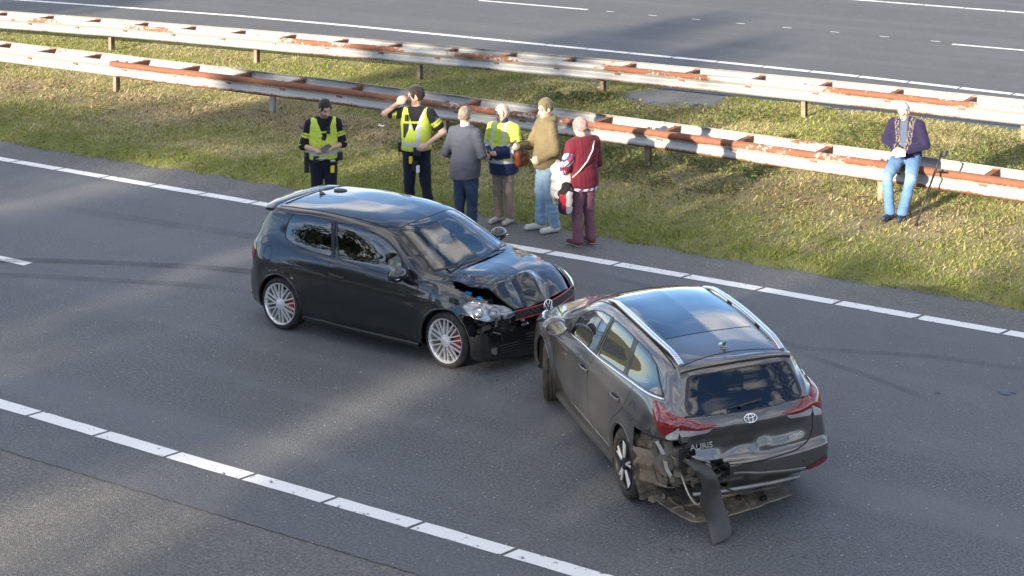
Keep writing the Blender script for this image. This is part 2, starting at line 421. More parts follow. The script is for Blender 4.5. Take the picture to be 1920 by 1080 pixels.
M_LEAF = leafmat('grass_blade')
_V, _F, _C = blades(540000, -38, 3.5, 19.3, 30.3, 77)
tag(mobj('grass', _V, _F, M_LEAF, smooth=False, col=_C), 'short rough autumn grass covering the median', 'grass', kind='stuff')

def leaf_scatter(N, region, size, cols, seed, lift=(.0, .05), flat=.5, clump=None):
    r = np.random.default_rng(seed); u, v = region(r, N); h, ed = grass_h(u, v); k = ed > .12
    if clump: k &= fbm(u * clump, v * clump, seed=seed) > -.05
    u, v, h = u[k], v[k], h[k]; n = len(u); s = r.uniform(*size, n); z = h + r.uniform(*lift, n)
    a = r.uniform(0, 2 * np.pi, n); tx, ty = r.normal(0, flat, n), r.normal(0, flat, n)
    e1 = np.stack([np.cos(a), np.sin(a), tx], 1) * s[:, None]; e2 = np.stack([-np.sin(a), np.cos(a), ty], 1) * (s * r.uniform(.45, .8, n))[:, None]
    c0 = np.stack([u, v, z], 1); V = np.stack([c0 - e1, c0 - e2 * .8 + e1 * .1, c0 + e1, c0 + e2 * .8 + e1 * .1], 1)
    cc = np.array(cols)[r.integers(0, len(cols), n)] * r.uniform(.65, 1.35, (n, 1))
    return V.reshape(-1, 3), np.arange(n)[:, None] * 4 + np.array([[0, 1, 2, 3]]), np.repeat(cc, 4, 0)
# leafy weeds between the rails and under the near one
def reg_weeds(r, N):
    u = np.concatenate([r.uniform(-20.5, -4, int(N * .55)), r.uniform(-19.5, -12.5, int(N * .15)), r.normal(-19.2, .6, int(N * .12)), r.normal(-18.9, .35, N - int(N * .55) - int(N * .15) - int(N * .12))])
    v = np.concatenate([r.uniform(24.0, 28.2, int(N * .55)), r.uniform(22.6, 24.2, int(N * .15)), r.normal(24.2, .4, int(N * .12)), r.normal(28.0, .3, N - int(N * .55) - int(N * .15) - int(N * .12))]); return u, v
_V, _F, _C = leaf_scatter(60000, reg_weeds, (.014, .038), [(.085, .135, .045), (.12, .165, .065), (.17, .20, .08), (.23, .23, .07), (.19, .13, .075)], 5, (.0, .12), .55, .9)
tag(mobj('weeds', _V, _F, M_LEAF, smooth=False, col=_C), 'low leafy weeds growing between the two guardrails', 'weeds', kind='stuff')
def reg_litter(r, N):
    u = np.concatenate([r.uniform(-34, -5, N // 2), r.uniform(-30, -8, N - N // 2)])
    v = np.concatenate([r.uniform(19.8, 29, N // 2), NEAR_BACK(u[N // 2:]) - 1.0 + r.normal(0, .6, N - N // 2)]); return u, v
_V, _F, _C = leaf_scatter(3600, reg_litter, (.015, .04), [(.20, .115, .05), (.26, .17, .09), (.14, .085, .045), (.33, .22, .08), (.10, .07, .045)], 6, (.01, .06), .5)
tag(mobj('fallen_leaves', _V, _F, M_LEAF, smooth=False, col=_C), 'brown autumn leaves scattered over the grass', 'leaves', kind='stuff')

# road grit
def grit(N, seed):
    r = np.random.default_rng(seed); u = r.uniform(-30, 0, N); v = np.concatenate([19.25 + np.abs(r.normal(0, .3, N // 2)), r.uniform(9, 19, N - N // 2)]); s = r.uniform(.002, .0055, N)
    T = np.array([[1, 0, 0], [-.5, .87, 0], [-.5, -.87, 0], [0, 0, 1.0]]); V = np.stack([u, v, np.full(N, .0)], 1)[:, None, :] + T[None] * s[:, None, None] * r.uniform(.6, 1.5, (N, 4, 1))
    return V.reshape(-1, 3), (np.arange(N)[:, None, None] * 4 + np.array([[0, 1, 3], [1, 2, 3], [2, 0, 3]])[None]).reshape(-1, 3)
_V, _F = grit(2600, 3)
tag(mobj('grit', _V, _F, plain('grit', (.32, .31, .29), .8, var=.5, scale=9), smooth=False), 'loose pale grit scattered on the asphalt', 'grit', kind='stuff')
# ------------------------------------------------------------------ guardrails
mz = Mat('galvanised_steel'); _co = mz.obj_co(); _st = mz.n('Mapping', {'Vector': _co, 'Scale': (1.0, 1, 4)}).outputs[0]
_rust_in = mz.n('SeparateColor', {0: mz.attr()}).outputs[0]
_n1 = mz.noise(_st, 1.6, 5, .65); _n2 = mz.noise(_co, 14, 5, .7); _n3 = mz.noise(_co, 90, 3, .6)
_k = mz.math('ADD', _rust_in, mz.math('MULTIPLY', mz.math('SUBTRACT', mz.math('ADD', mz.math('MULTIPLY', _n1, .75), mz.math('MULTIPLY', _n2, .75)), .77), 2.1))
_rm = mz.ramp(_k, .42, .54); _halo = mz.ramp(_k, .22, .5, 0, .45)
_dirt = mz.ramp(mz.noise(_st, 3.5, 5, .7), .45, .8, 0, .55)
_zinc = mz.mix(_dirt, mz.mix(_n2, (.26, .27, .275), (.40, .405, .40)), (.36, .34, .30))
_zinc = mz.mix(_halo, _zinc, (.50, .37, .25))
_rc = mz.mix(mz.noise(_co, 9, 5, .7), (.115, .042, .022), (.25, .100, .052))
mz.set(Base_Color=mz.mix(_rm, _zinc, _rc), Metallic=mz.ramp(_rm, 0, 1, .25, 0), Roughness=mz.ramp(_rm, 0, 1, .48, .85)).bump(mz.math('ADD', mz.math('MULTIPLY', _rm, .6), mz.math('MULTIPLY', _n3, .35)), .3, .006)
M_ZINC = mz.m
mr = Mat('rusty_steel'); _co = mr.obj_co(); _n = mr.noise(_co, 11, 5, .7)
mr.set(Base_Color=mr.mix(mr.ramp(_n, .3, .75), (.10, .042, .024), (.27, .12, .065)), Roughness=.85).bump(_n, .4, .006); M_RUST = mr.m
mr2 = Mat('post_steel'); _co = mr2.obj_co(); _n = mr2.noise(_co, 7, 5, .7)
mr2.set(Base_Color=mr2.mix(mr2.ramp(_n, .35, .65), (.28, .23, .18), (.19, .115, .07)), Roughness=.8); M_POST = mr2.m
M_POSTZ = plain('zinc_post', (.42, .43, .42), .55, .2)
M_BOLT = plain('bolt_steel', (.12, .10, .085), .6, .4)

# W-beam cross-section: (depth toward traffic, height) with depth 0 = back flange
WPROF = [(.004, .310), (.030, .306), (.058, .294), (.078, .272), (.083, .246), (.072, .222), (.040, .192), (.016, .170), (.010, .155),
         (.016, .140), (.040, .118), (.072, .088), (.083, .064), (.078, .038), (.058, .016), (.030, .004), (.004, .000)]
RIDGE = [.9, .9, 1, 1, 1, .75, .1, 0, 0, 0, .0, .05, .3, .62, .85, .9, .9]
def beam(parent, us, vf, side, z0, rust, joint_dz=0.0):
    """side -1: traffic face towards -v"""
    W = np.array(WPROF); nP = len(W); us = np.asarray(us); n = len(us); v = vf(us)
    th = .004; V = np.zeros((2, n, nP, 3)); C = np.zeros((2, n, nP, 3))
    dz = np.gradient(W[:, 1]); dd = np.gradient(W[:, 0]); L = np.hypot(dz, dd); nd, nz = -dz / L, dd / L      # outward normal (traffic side)
    sag = .008 * fbm(us * .4, us * 0 + side, seed=3); bend = .012 * fbm(us * .5, us * 0 + 5 + side, seed=4)
    for t in (0, 1):
        V[t, :, :, 0] = us[:, None]
        V[t, :, :, 1] = v[:, None] + bend[:, None] + side * (W[:, 0] + nd * th * (1 if t == 0 else 0))[None, :]
        V[t, :, :, 2] = z0 + sag[:, None] + joint_dz + (W[:, 1] + nz * th * (1 if t == 0 else 0))[None, :]
        rv = np.array(RIDGE)[None, :] * rust(us)[:, None]
        C[t] = np.repeat(rv[..., None] * (1 if t == 0 else .7), 3, -1)
    F0 = grid_faces(n, nP); F1 = grid_faces(n, nP, off=n * nP)[:, ::-1]
    ids = np.arange(n * nP).reshape(n, nP); o = n * nP
    E = []
    for a in (ids[:, 0], ids[:, -1][::-1], ids[0][::-1], ids[-1]):
        E.append(np.stack([a[:-1], a[1:], a[1:] + o, a[:-1] + o], 1))
    ob = mobj('beam', V.reshape(-1, 3), np.concatenate([F0, F1] + E), M_ZINC, parent, smooth=True, col=C.reshape(-1, 3))
    return smooth_by_angle(ob, 50)

def guardrail(name, label, back, depth, us0, us1, sp, first, posts, rust_f, rust_b, joint0, jl, zinc_posts=()):
    g = empty(name, (0, 0, 0)); tag(g, label, 'guardrail', 'guardrails along the median')
    Z0 = .44
    front = lambda u: back(u) - depth
    u = joint0
    while u > us0: u -= jl
    while u < us1:
        us = np.arange(u - .06, u + jl + .061, .06)
        beam(g, us, lambda x: front(x) + .083, -1, Z0, rust_f, .0035 * (int(round((u - joint0) / jl)) % 2))
        beam(g, us, lambda x: back(x) - .083, 1, Z0, rust_b, .0035 * (int(round((u - joint0) / jl)) % 2))
        u += jl
    k0 = int(math.floor((us0 - first) / sp)); 
    for k in range(k0, int((us1 - first) / sp) + 1):
        uu = first + k * sp + random.uniform(-.02, .02); b, f = float(back(uu)), float(front(uu)); zt = Z0 + .262
        G_ = Geo()     # channel section: top web and two flanges
        G_.box((uu, (b + f) / 2, zt), (.10, depth - .10, .008)); G_.box((uu - .048, (b + f) / 2, zt - .045), (.006, depth - .11, .085)); G_.box((uu + .048, (b + f) / 2, zt - .045), (.006, depth - .11, .085))
        G_.box((uu, b - .062, zt - .05), (.11, .012, .13)); G_.box((uu, f + .062, zt - .05), (.11, .012, .13))
        G_.build('spacer', M_RUST, g)
        B_ = Geo()
        for vv, sgn in ((f + .068, -1), (b - .068, 1)):
            B_.box((uu + .06, vv + sgn * .008, Z0 + .155), (.03, .016, .03)); 
        tag(B_.build('bolt', M_BOLT, g), kind='stuff')
    for i, uu in enumerate(posts):
        b, f = float(back(uu)), float(front(uu)); c = (b + f) / 2 + .03
        G_ = Geo(); G_.box((uu, c, .19), (.012, .10, 1.0)); G_.box((uu, c - .05, .19), (.085, .010, 1.0)); G_.box((uu, c + .05, .19), (.085, .010, 1.0))
        G_.build('post', M_POSTZ if i in zinc_posts else M_POST, g)
    return g

def rf_near(u):
    a = sstep(-27.5, -27.3, u) * .92
    a = a * (1 - .28 * sstep(.05, .5, fbm(u * .35, u * 0, seed=12)))
    for c_, w_, s_ in ((-26.6, .8, .25), (-21.9, 1.2, .22), (-14.3, .9, .35), (-13.2, .7, .3), (-9.7, 1.0, .35)): a = a + s_ * np.exp(-((u - c_) / w_) ** 2)
    return a
def rf_far(u):
    a = .12 + u * 0
    for c_, w_, s_ in ((-33.6, .9, .40), (-29.9, .9, .45), (-24.8, 1.8, .62), (-21.0, 1.0, .55), (-17.0, 1.5, .66), (-11.7, 1.6, .7), (-8.5, 1.0, .5)): a = a + s_ * np.exp(-((u - c_) / w_) ** 4)
    return a
guardrail('guardrail', 'rust-streaked double guardrail nearer the crashed cars', NEAR_BACK, .70, -46, 3, 1.425, -29.89, [-36.3, -31.95, -27.62, -23.3, -19.02, -14.65, -10.3, -6.0, -1.7], rf_near, lambda u: .16 + .35 * sstep(.1, .5, fbm(u * .5, u * 0, seed=14)), -27.42, 4.31, (3,))
guardrail('guardrail', 'whiter double guardrail beside the far carriageway', FAR_BACK, .72, -50, 3, 1.44, -35.16, [-40.0, -35.7, -31.57, -27.3, -22.89, -18.43, -13.95, -9.6, -5.2, -.9], rf_far, lambda u: .10 + .3 * sstep(.15, .5, fbm(u * .5, u * 0, seed=15)), -28.9, 4.35)

# litter in the grass
ml = plain('paper_litter', (.62, .64, .66), .7)
def litter(u, v, s, seed, label):
    r = np.random.default_rng(seed); n = 5; gx, gy = np.meshgrid(np.linspace(-1, 1, n), np.linspace(-1, 1, n), indexing='ij')
    z = r.uniform(0, .8, (n, n)); h, _ = grass_h(np.array([u]), np.array([v]))
    V = np.stack([u + gx * s + r.uniform(-.3, .3, (n, n)) * s, v + gy * s * .7 + r.uniform(-.3, .3, (n, n)) * s, float(h[0]) + .05 + z * s], -1).reshape(-1, 3)
    tag(mobj('litter', V, grid_faces(n, n), ml, smooth=False), label, 'litter', 'scraps of litter in the grass')
litter(-20.4, 23.65, .055, 1, 'crumpled pale plastic scrap in the weeds beside the officer with raised arm')
litter(-18.75, 28.5, .07, 2, 'white crumpled scrap beside a far guardrail post')
litter(-15.85, 23.25, .05, 3, 'small white scrap on the grass beside the maroon cardigan')
litter(-27.2, 20.5, .04, 4, 'tiny white scrap on the grass near the left edge')
# ------------------------------------------------------------------ implicit surfaces -> mesh (for bodies, clothes, cloth-like things)
def sdf_mesh(f, lo, hi, h):
    """naive surface nets"""
    lo = np.array(lo, float); hi = np.array(hi, float); n = np.maximum(4, np.ceil((hi - lo) / h).astype(int) + 1)
    ax = [lo[i] + h * np.arange(n[i]) for i in range(3)]
    X, Y, Z = np.meshgrid(*ax, indexing='ij'); D = f(X, Y, Z)
    S = D < 0; corners = [(i, j, k) for i in (0, 1) for j in (0, 1) for k in (0, 1)]
    def sl(A, c): return A[c[0]:n[0] - 1 + c[0], c[1]:n[1] - 1 + c[1], c[2]:n[2] - 1 + c[2]]
    cnt = sum(sl(S, c).astype(np.int8) for c in corners); act = (cnt > 0) & (cnt < 8)
    idx = -np.ones(act.shape, int); m = int(act.sum()); idx[act] = np.arange(m); I = np.argwhere(act)
    acc = np.zeros((m, 3)); num = np.zeros(m); vals = {c: sl(D, c)[act] for c in corners}
    for c in corners:
        for a in range(3):
            if c[a] == 0:
                c2 = list(c); c2[a] = 1; c2 = tuple(c2); d0, d1 = vals[c], vals[c2]; x = (d0 < 0) != (d1 < 0)
                t = np.where(x, d0 / np.where(x, d0 - d1, 1), 0); p = np.tile(np.array(c, float), (m, 1)); p[:, a] = t; acc += p * x[:, None]; num += x
    V = lo + (I + acc / num[:, None]) * h; F = []
    for a in range(3):
        b, c = (a + 1) % 3, (a + 2) % 3; A0 = [slice(1, None)] * 3; A0[a] = slice(0, -1)
        base = np.argwhere((np.take(S, range(0, n[a] - 1), a) != np.take(S, range(1, n[a]), a)))
        ok = (base[:, b] > 0) & (base[:, c] > 0) & (base[:, b] < n[b] - 1) & (base[:, c] < n[c] - 1); base = base[ok]
        eb = np.zeros(3, int); eb[b] = 1; ec = np.zeros(3, int); ec[c] = 1
        q = [idx[tuple((base - o).T)] for o in (eb * 0, eb, eb + ec, ec)]; q = np.stack(q, 1); inside = S[tuple(base.T)]
        q[~inside] = q[~inside][:, ::-1]; F.append(q)
    F = np.concatenate(F); F = F[(F >= 0).all(1)]
    return V, F[:, ::-1] if False else F
def smin(a, b, k): h_ = np.clip(.5 + .5 * (b - a) / k, 0, 1); return b * (1 - h_) + a * h_ - k * h_ * (1 - h_)
def smax(a, b, k): return -smin(-a, -b, k)
def sd_cone(X, Y, Z, a, b, ra, rb):
    a = np.array(a, float); b = np.array(b, float); d = b - a; L2 = max(d @ d, 1e-9)
    t = np.clip(((X - a[0]) * d[0] + (Y - a[1]) * d[1] + (Z - a[2]) * d[2]) / L2, 0, 1)
    return np.sqrt((X - a[0] - t * d[0]) ** 2 + (Y - a[1] - t * d[1]) ** 2 + (Z - a[2] - t * d[2]) ** 2) - (ra + (rb - ra) * t)
def sd_ell(X, Y, Z, c, r):
    k0 = np.sqrt(((X - c[0]) / r[0]) ** 2 + ((Y - c[1]) / r[1]) ** 2 + ((Z - c[2]) / r[2]) ** 2); k1 = np.sqrt(((X - c[0]) / r[0] ** 2) ** 2 + ((Y - c[1]) / r[1] ** 2) ** 2 + ((Z - c[2]) / r[2] ** 2) ** 2)
    return k0 * (k0 - 1) / np.maximum(k1, 1e-6)
def sd_box(X, Y, Z, c, d, r=.01):
    q = [np.abs(A - c[i]) - d[i] / 2 + r for i, A in enumerate((X, Y, Z))]
    return np.sqrt(sum(np.maximum(a, 0) ** 2 for a in q)) + np.minimum(np.maximum(np.maximum(q[0], q[1]), q[2]), 0) - r
def sdf_obj(name, f, lo, hi, h, mat, parent, smooth=True, col=None):
    V, F = sdf_mesh(f, lo, hi, h); return mobj(name, V, F, mat, parent, smooth, None if col is None else col(V))
# ------------------------------------------------------------------ car building tools
def pchip(t, Y, tq):
    """monotone cubic through points; Y (n, d)"""
    t = np.asarray(t, float); Y = np.asarray(Y, float); h = np.diff(t); dl = np.diff(Y, axis=0) / h[:, None]
    d = np.zeros_like(Y); w1 = 2 * h[1:] + h[:-1]; w2 = h[1:] + 2 * h[:-1]
    a, b = dl[:-1], dl[1:]; ok = (a * b) > 0
    with np.errstate(divide='ignore', invalid='ignore'):
        hm = (w1 + w2)[:, None] / (w1[:, None] / a + w2[:, None] / b)
    d[1:-1] = np.where(ok, np.nan_to_num(hm), 0); d[0] = dl[0]; d[-1] = dl[-1]
    i = np.clip(np.searchsorted(t, tq, 'right') - 1, 0, len(t) - 2); s = ((tq - t[i]) / h[i])[:, None]; hh = h[i][:, None]
    return (2 * s**3 - 3 * s**2 + 1) * Y[i] + (s**3 - 2 * s**2 + s) * hh * d[i] + (-2 * s**3 + 3 * s**2) * Y[i + 1] + (s**3 - s**2) * hh * d[i + 1]

def chord(Pm):       # mean chord parameter along axis 1 of (K, M, 3)
    d = np.linalg.norm(np.diff(Pm, axis=1), axis=2).mean(0); return np.concatenate([[0], np.cumsum(np.maximum(d, .02))])

class CarBody:
    """half-section control net (K lines x M stations) -> fine mirrored shell with ladder caps at both ends"""
    def __init__(s, net, cf=.33, cr=.33, step=.022, shape=None):
        net = np.array(net, float); K, M, _ = net.shape
        tm = chord(net); tk = chord(net.transpose(1, 0, 2))
        nm = int(tm[-1] / step) + 1; nk = int(tk[-1] / step) + 1
        s.tm, s.tk = tm, tk; qm = np.linspace(0, tm[-1], nm); qk = np.linspace(0, tk[-1], nk); s.qm, s.qk = qm, qk
        A = pchip(tm, net.transpose(1, 0, 2).reshape(M, -1), qm).reshape(nm, K, 3)
        B = pchip(tk, A.transpose(1, 0, 2).reshape(K, -1), qk).reshape(nk, nm, 3)      # (nk, nm, 3) y >= 0
        B[0, :, 1] = 0; B[-1, :, 1] = 0
        if shape: B = shape(B)
        s.half = B
        R_ = B.copy(); R_[..., 1] *= -1
        loop = np.concatenate([B, R_[-2:0:-1]], 0)                                  # closed loop of 2nk-2
        n = loop.shape[0]; V = [loop.reshape(-1, 3)]; F = [grid_faces(n, nm, wrap_u=True)]
        off = n * nm; nc = 40; sv = np.linspace(1, -1, nc)
        for end, m_, cc, sg in (('rear', 0, cr, -1), ('front', nm - 1, cf, 1)):
            row = np.zeros((nk, nc, 3)); y0 = B[:, m_, 1]
            row[:, :, 1] = y0[:, None] * sv[None, :]; row[:, :, 2] = B[:, m_, 2][:, None]
            row[:, :, 0] = B[:, m_, 0][:, None] + sg * cc * (y0[:, None] ** 2 - row[:, :, 1] ** 2)
            if shape: row = shape(row, cap=True) if 'cap' in shape.__code__.co_varnames else row
            V.append(row.reshape(-1, 3)); f = grid_faces(nk, nc, off=off); F.append(f if sg < 0 else f[:, ::-1]); off += nk * nc
        V = np.concatenate(V); F = np.concatenate(F)
        bm = bmesh.new(); vs = [bm.verts.new(v) for v in V]; bm.verts.ensure_lookup_table()
        for f in F:
            try: bm.faces.new([vs[i] for i in f])
            except ValueError: pass
        bmesh.ops.remove_doubles(bm, verts=bm.verts[:], dist=.0015)
        bmesh.ops.dissolve_degenerate(bm, edges=bm.edges[:], dist=.0005)
        bmesh.ops.recalc_face_normals(bm, faces=bm.faces[:]); s.bm = bm; s.refresh()
    def refresh(s):
        s.bm.normal_update(); s.bvh = BVHTree.FromBMesh(s.bm)
        # outward orientation check
        h = s.bvh.ray_cast(Vector((1.0, 0, 5)), Vector((0, 0, -1)))
        s.flip = -1 if h[1].z < 0 else 1
    def displace(s, fn):
        V = np.array([v.co[:] for v in s.bm.verts]); W = fn(V.copy())
        for v, w_ in zip(s.bm.verts, W): v.co = w_
        s.refresh()
    def hit(s, p, d, far=6.0):
        """shoot from outside along d through p"""
        d = Vector(d).normalized(); h = s.bvh.ray_cast(Vector(p) - d * far, d)
        if h[0] is None: h = s.bvh.find_nearest(Vector(p))
        n = h[1] * s.flip
        if n.dot(d) > 0: n = -n
        return h[0], n
    def delete(s, test):
        kill = [f for f in s.bm.faces if test(f.calc_center_median(), f.normal * s.flip)]
        bmesh.ops.delete(s.bm, geom=kill, context='FACES')
    def arch(s, cx, cz, R, side, ymin=.45, drop=None):
        """round wheel arch cut with a snapped edge"""
        for v in s.bm.verts:
            if v.co.y * side > ymin:
                dx, dz = v.co.x - cx, v.co.z - cz; r = math.hypot(dx, dz)
                if abs(r - R) < .013 and r > 0: v.co.x = cx + dx * R / r; v.co.z = cz + dz * R / r
        s.delete(lambda c, n: c.y * side > ymin and math.hypot(c.x - cx, c.z - cz) < R - .001)
    def mesh(s, name):
        me = bpy.data.meshes.new(name); s.bm.normal_update(); s.bm.to_mesh(me)
        me.polygons.foreach_set('use_smooth', np.ones(len(me.polygons), bool)); me.update(); return me

def inpoly(px, py, poly):
    c = False; n = len(poly); j = n - 1
    for i in range(n):
        xi, yi = poly[i]; xj, yj = poly[j]
        if (yi > py) != (yj > py) and px < (xj - xi) * (py - yi) / (yj - yi) + xi: c = not c
        j = i
    return c

def round_poly(poly, r=.04, n=5):
    """round polygon corners"""
    P = [Vector((p[0], p[1])) for p in poly]; out_ = []; k = len(P)
    for i in range(k):
        a, b, c = P[i - 1], P[i], P[(i + 1) % k]; rr = min(r, (a - b).length * .45, (c - b).length * .45)
        p0 = b + (a - b).normalized() * rr; p1 = b + (c - b).normalized() * rr
        for j in range(n + 1):
            t = j / n; out_.append(((1 - t) ** 2 * p0 + 2 * t * (1 - t) * b + t * t * p1)[:])
    return out_
def resample(poly, step):
    P = np.array(list(poly) + [poly[0]], float); L = np.concatenate([[0], np.cumsum(np.linalg.norm(np.diff(P, axis=0), axis=1))])
    n = max(12, int(L[-1] / step)); q = np.linspace(0, L[-1], n, endpoint=False)
    return np.stack([np.interp(q, L, P[:, 0]), np.interp(q, L, P[:, 1])], 1)

VIEWS = {'left': (lambda a, b: (a, 0, b), (0, -1, 0)), 'right': (lambda a, b: (a, 0, b), (0, 1, 0)), 'top': (lambda a, b: (a, b, 1.0), (0, 0, -1)),
         'rear': (lambda a, b: (0, a, b), (1, 0, 0)), 'front': (lambda a, b: (3, a, b), (-1, 0, 0))}
def view(v):
    if isinstance(v, str): return VIEWS[v]
    return v          # custom (fn, dir)

def decal(body, poly, vw, off=.004, name='panel', mat=None, parent=None, scale=1.0, rings=6, edge=.012, rnd=.03, inner=None, step=.03, bulge=0.0, center=None):
    """patch that follows the body surface inside a 2-D outline; inner: leave out the middle (ring from scale to inner)"""
    fn, d = view(vw); O = resample(round_poly(poly, rnd) if rnd else poly, step); c = O.mean(0) if center is None else np.array(center); n = len(O)
    fr = [scale] + ([] if inner is not None else []) ; lo = inner if inner is not None else 0.0
    fs = [scale + (lo - scale) * i / rings for i in range(rings + (1 if inner is not None else 0))]
    V = []; 
    ring0 = []
    for p in O:
        q = c + (p - c) * scale; h, nn = body.hit(fn(*q), d); ring0.append(h + nn * (off - edge))
    V += ring0
    for i, f in enumerate(fs):
        for p in O:
            q = c + (p - c) * f; h, nn = body.hit(fn(*q), d); V.append(h + nn * (off + bulge * (1 - (f / scale) ** 2)))
    Fs = [(i * n + j, i * n + (j + 1) % n, (i + 1) * n + (j + 1) % n, (i + 1) * n + j) for i in range(len(fs)) for j in range(n)]
    if inner is None:
        h, nn = body.hit(fn(*c), d); V.append(h + nn * (off + bulge)); k = len(V) - 1; b = len(fs) * n
        Fs += [(b + j, b + (j + 1) % n, k) for j in range(n)]
    bm = bmesh.new(); vs = [bm.verts.new(v) for v in V]
    for f in Fs: bm.faces.new([vs[i] for i in f])
    bmesh.ops.recalc_face_normals(bm, faces=bm.faces[:])
    me = bpy.data.meshes.new(name); 
    dv = Vector(d)
    if sum((f.normal.dot(dv) * f.calc_area() for f in bm.faces)) > 0: bmesh.ops.reverse_faces(bm, faces=bm.faces[:])
    bm.to_mesh(me); bm.free(); me.polygons.foreach_set('use_smooth', np.ones(len(me.polygons), bool)); me.update()
    return smooth_by_angle(obj(name, me, mat, parent), 40)

def hole(body, poly, vw, scale=.95, rnd=.03, side=None):
    fn, d = view(vw); O = resample(round_poly(poly, rnd), .05); c = O.mean(0); Q = [tuple(c + (p - c) * scale) for p in O]
    ax = {'left': (0, 2), 'right': (0, 2), 'top': (0, 1), 'rear': (1, 2), 'front': (1, 2)}[vw]; dv = Vector(d)
    x0, x1 = min(q[0] for q in Q), max(q[0] for q in Q); y0, y1 = min(q[1] for q in Q), max(q[1] for q in Q); a0, a1 = ax
    body.delete(lambda cc, n: x0 < cc[a0] < x1 and y0 < cc[a1] < y1 and n.dot(dv) < -.05 and (side is None or side(cc)) and inpoly(cc[a0], cc[a1], Q))

def ribbon(body, pts, vw, wd=.008, off=.0018, name='seam', mat=None, parent=None, step=.03, hgt=0.0):
    """thin strip following the surface; hgt>0 gives it a raised rounded section"""
    fn, d = view(vw); P = np.array(pts, float); L = np.concatenate([[0], np.cumsum(np.linalg.norm(np.diff(P, axis=0), axis=1))]); n = max(3, int(L[-1] / step))
    q = np.linspace(0, L[-1], n)
    if len(P) > 2: Q = pchip(L, P, q)
    else: Q = np.stack([np.interp(q, L, P[:, 0]), np.interp(q, L, P[:, 1])], 1)
    H = [body.hit(fn(*p), d) for p in Q]; V = []
    prof = [(-.5, 0), (.5, 0)] if hgt == 0 else [(-.5, -.3), (-.5, .55), (-.3, 1), (.3, 1), (.5, .55), (.5, -.3)]
    for i in range(n):
        t = (H[min(i + 1, n - 1)][0] - H[max(i - 1, 0)][0]).normalized(); nn = H[i][1]; s_ = t.cross(nn).normalized()
        for a, b in prof: V.append(H[i][0] + s_ * a * wd + nn * (off + b * hgt))
    k = len(prof); Fs = [(i * k + j, i * k + j + 1, (i + 1) * k + j + 1, (i + 1) * k + j) for i in range(n - 1) for j in range(k - 1)]
    if hgt: Fs += [tuple(range(k)), tuple((n - 1) * k + j for j in range(k))[::-1]]
    return mobj(name, V, Fs, mat, parent, smooth=hgt > 0)

# ---- car materials
def paint(name, base, flake, metal, rough=.38, dirt=(.16, .14, .11), dirt_amt=.5):
    m = Mat(name, Metallic=metal, Roughness=rough, Coat_Weight=1.0, Coat_Roughness=.035, Coat_IOR=1.65, Specular_IOR_Level=.2); co = m.obj_co()
    fl = m.n('TexVoronoi', {'Vector': co, 'Scale': 900.0}).outputs['Color']; c = m.mix(m.n('SeparateColor', {0: fl}).outputs[0], base, flake)
    z = m.n('SeparateXYZ', {0: co}).outputs[2]; dn = m.noise(co, 7, 5, .7)
    low = m.math('MULTIPLY', m.ramp(z, .18, .5, 1, 0), m.ramp(dn, .42, .75, 0, dirt_amt))
    film = m.math('ADD', low, m.ramp(m.noise(co, 3.0, 5, .65), .5, .9, 0, .03))
    m.set(Base_Color=m.mix(film, c, dirt), Coat_Roughness=m.ramp(film, 0, .5, .03, .4))
    m.inp(m.b, 'Coat Normal', m.n('Bump', {'Height': m.noise(co, 2.2, 2), 'Strength': .05, 'Distance': .05}).outputs[0])
    return m.m
M_PBLACK = paint('black_paint', (.0045, .0055, .006), (.009, .0105, .0105), .0, .35, dirt_amt=.10)
M_PGREY = paint('grey_metallic_paint', (.075, .070, .066), (.16, .15, .142), .75, .34)
def glassmat(name, tint, refl=1.0, rough=.01):
    m = Mat(name); m.nodes.remove(m.b)
    lw = m.n('Fresnel', {'IOR': 1.5}); tr = m.n('BsdfTransparent', {'Color': (*tint, 1)}); gl = m.n('BsdfGlossy', {'Color': (1, 1, 1, 1), 'Roughness': rough})
    co = m.obj_co(); bp = m.n('Bump', {'Height': m.noise(co, 1.6, 2), 'Strength': .04, 'Distance': .04}); m.inp(gl, 'Normal', bp.outputs[0])
    f = m.math('MINIMUM', m.math('MULTIPLY', lw.outputs[0], 2.4 * refl), 1.0)
    dust = m.ramp(m.noise(co, 5, 5, .7), .5, .9, 0, .05)
    df = m.n('BsdfDiffuse', {'Color': (.45, .45, .45, 1)}); m1 = m.n('MixShader', {0: dust, 1: tr.outputs[0], 2: df.outputs[0]})
    mx_ = m.n('MixShader', {0: f, 1: m1.outputs[0], 2: gl.outputs[0]}); m.t.links.new(mx_.outputs[0], m.nodes['Material Output'].inputs[0]); return m.m
M_GLASS = glassmat('window_glass', (.62, .70, .68)); M_GLASSD = glassmat('privacy_glass', (.05, .055, .06)); M_GLASSR = glassmat('dark_rear_glass', (.012, .013, .014), .8); M_GLASSW = glassmat('windscreen_glass', (.66, .72, .72), .85); M_LENS = glassmat('lamp_cover', (.92, .93, .95))
M_BLACKP = plain('black_plastic', (.018, .018, .019), .5, var=.3); M_FRIT = plain('window_frit', (.010, .010, .011), .25, var=.2)
M_SEAM = plain('shut_line', (.004, .004, .004), .8, var=.1); M_GLOSSK = plain('gloss_black', (.006, .006, .007), .12, coat=1.0)
mrb = Mat('tyre_rubber', Roughness=.82); _co = mrb.obj_co(); _n = mrb.noise(_co, 14, 5, .7)
mrb.set(Base_Color=mrb.mix(mrb.ramp(_n, .35, .75), (.013, .013, .014), (.055, .05, .045)), Specular_IOR_Level=.3); M_TYRE = mrb.m
M_ALLOY = plain('silver_alloy', (.74, .74, .73), .38, .55, .10, 9); M_LIP = plain('polished_lip', (.80, .80, .79), .25, .7, .06, 9); M_DISC = plain('brake_disc', (.30, .29, .28), .35, .9, .25, 30)
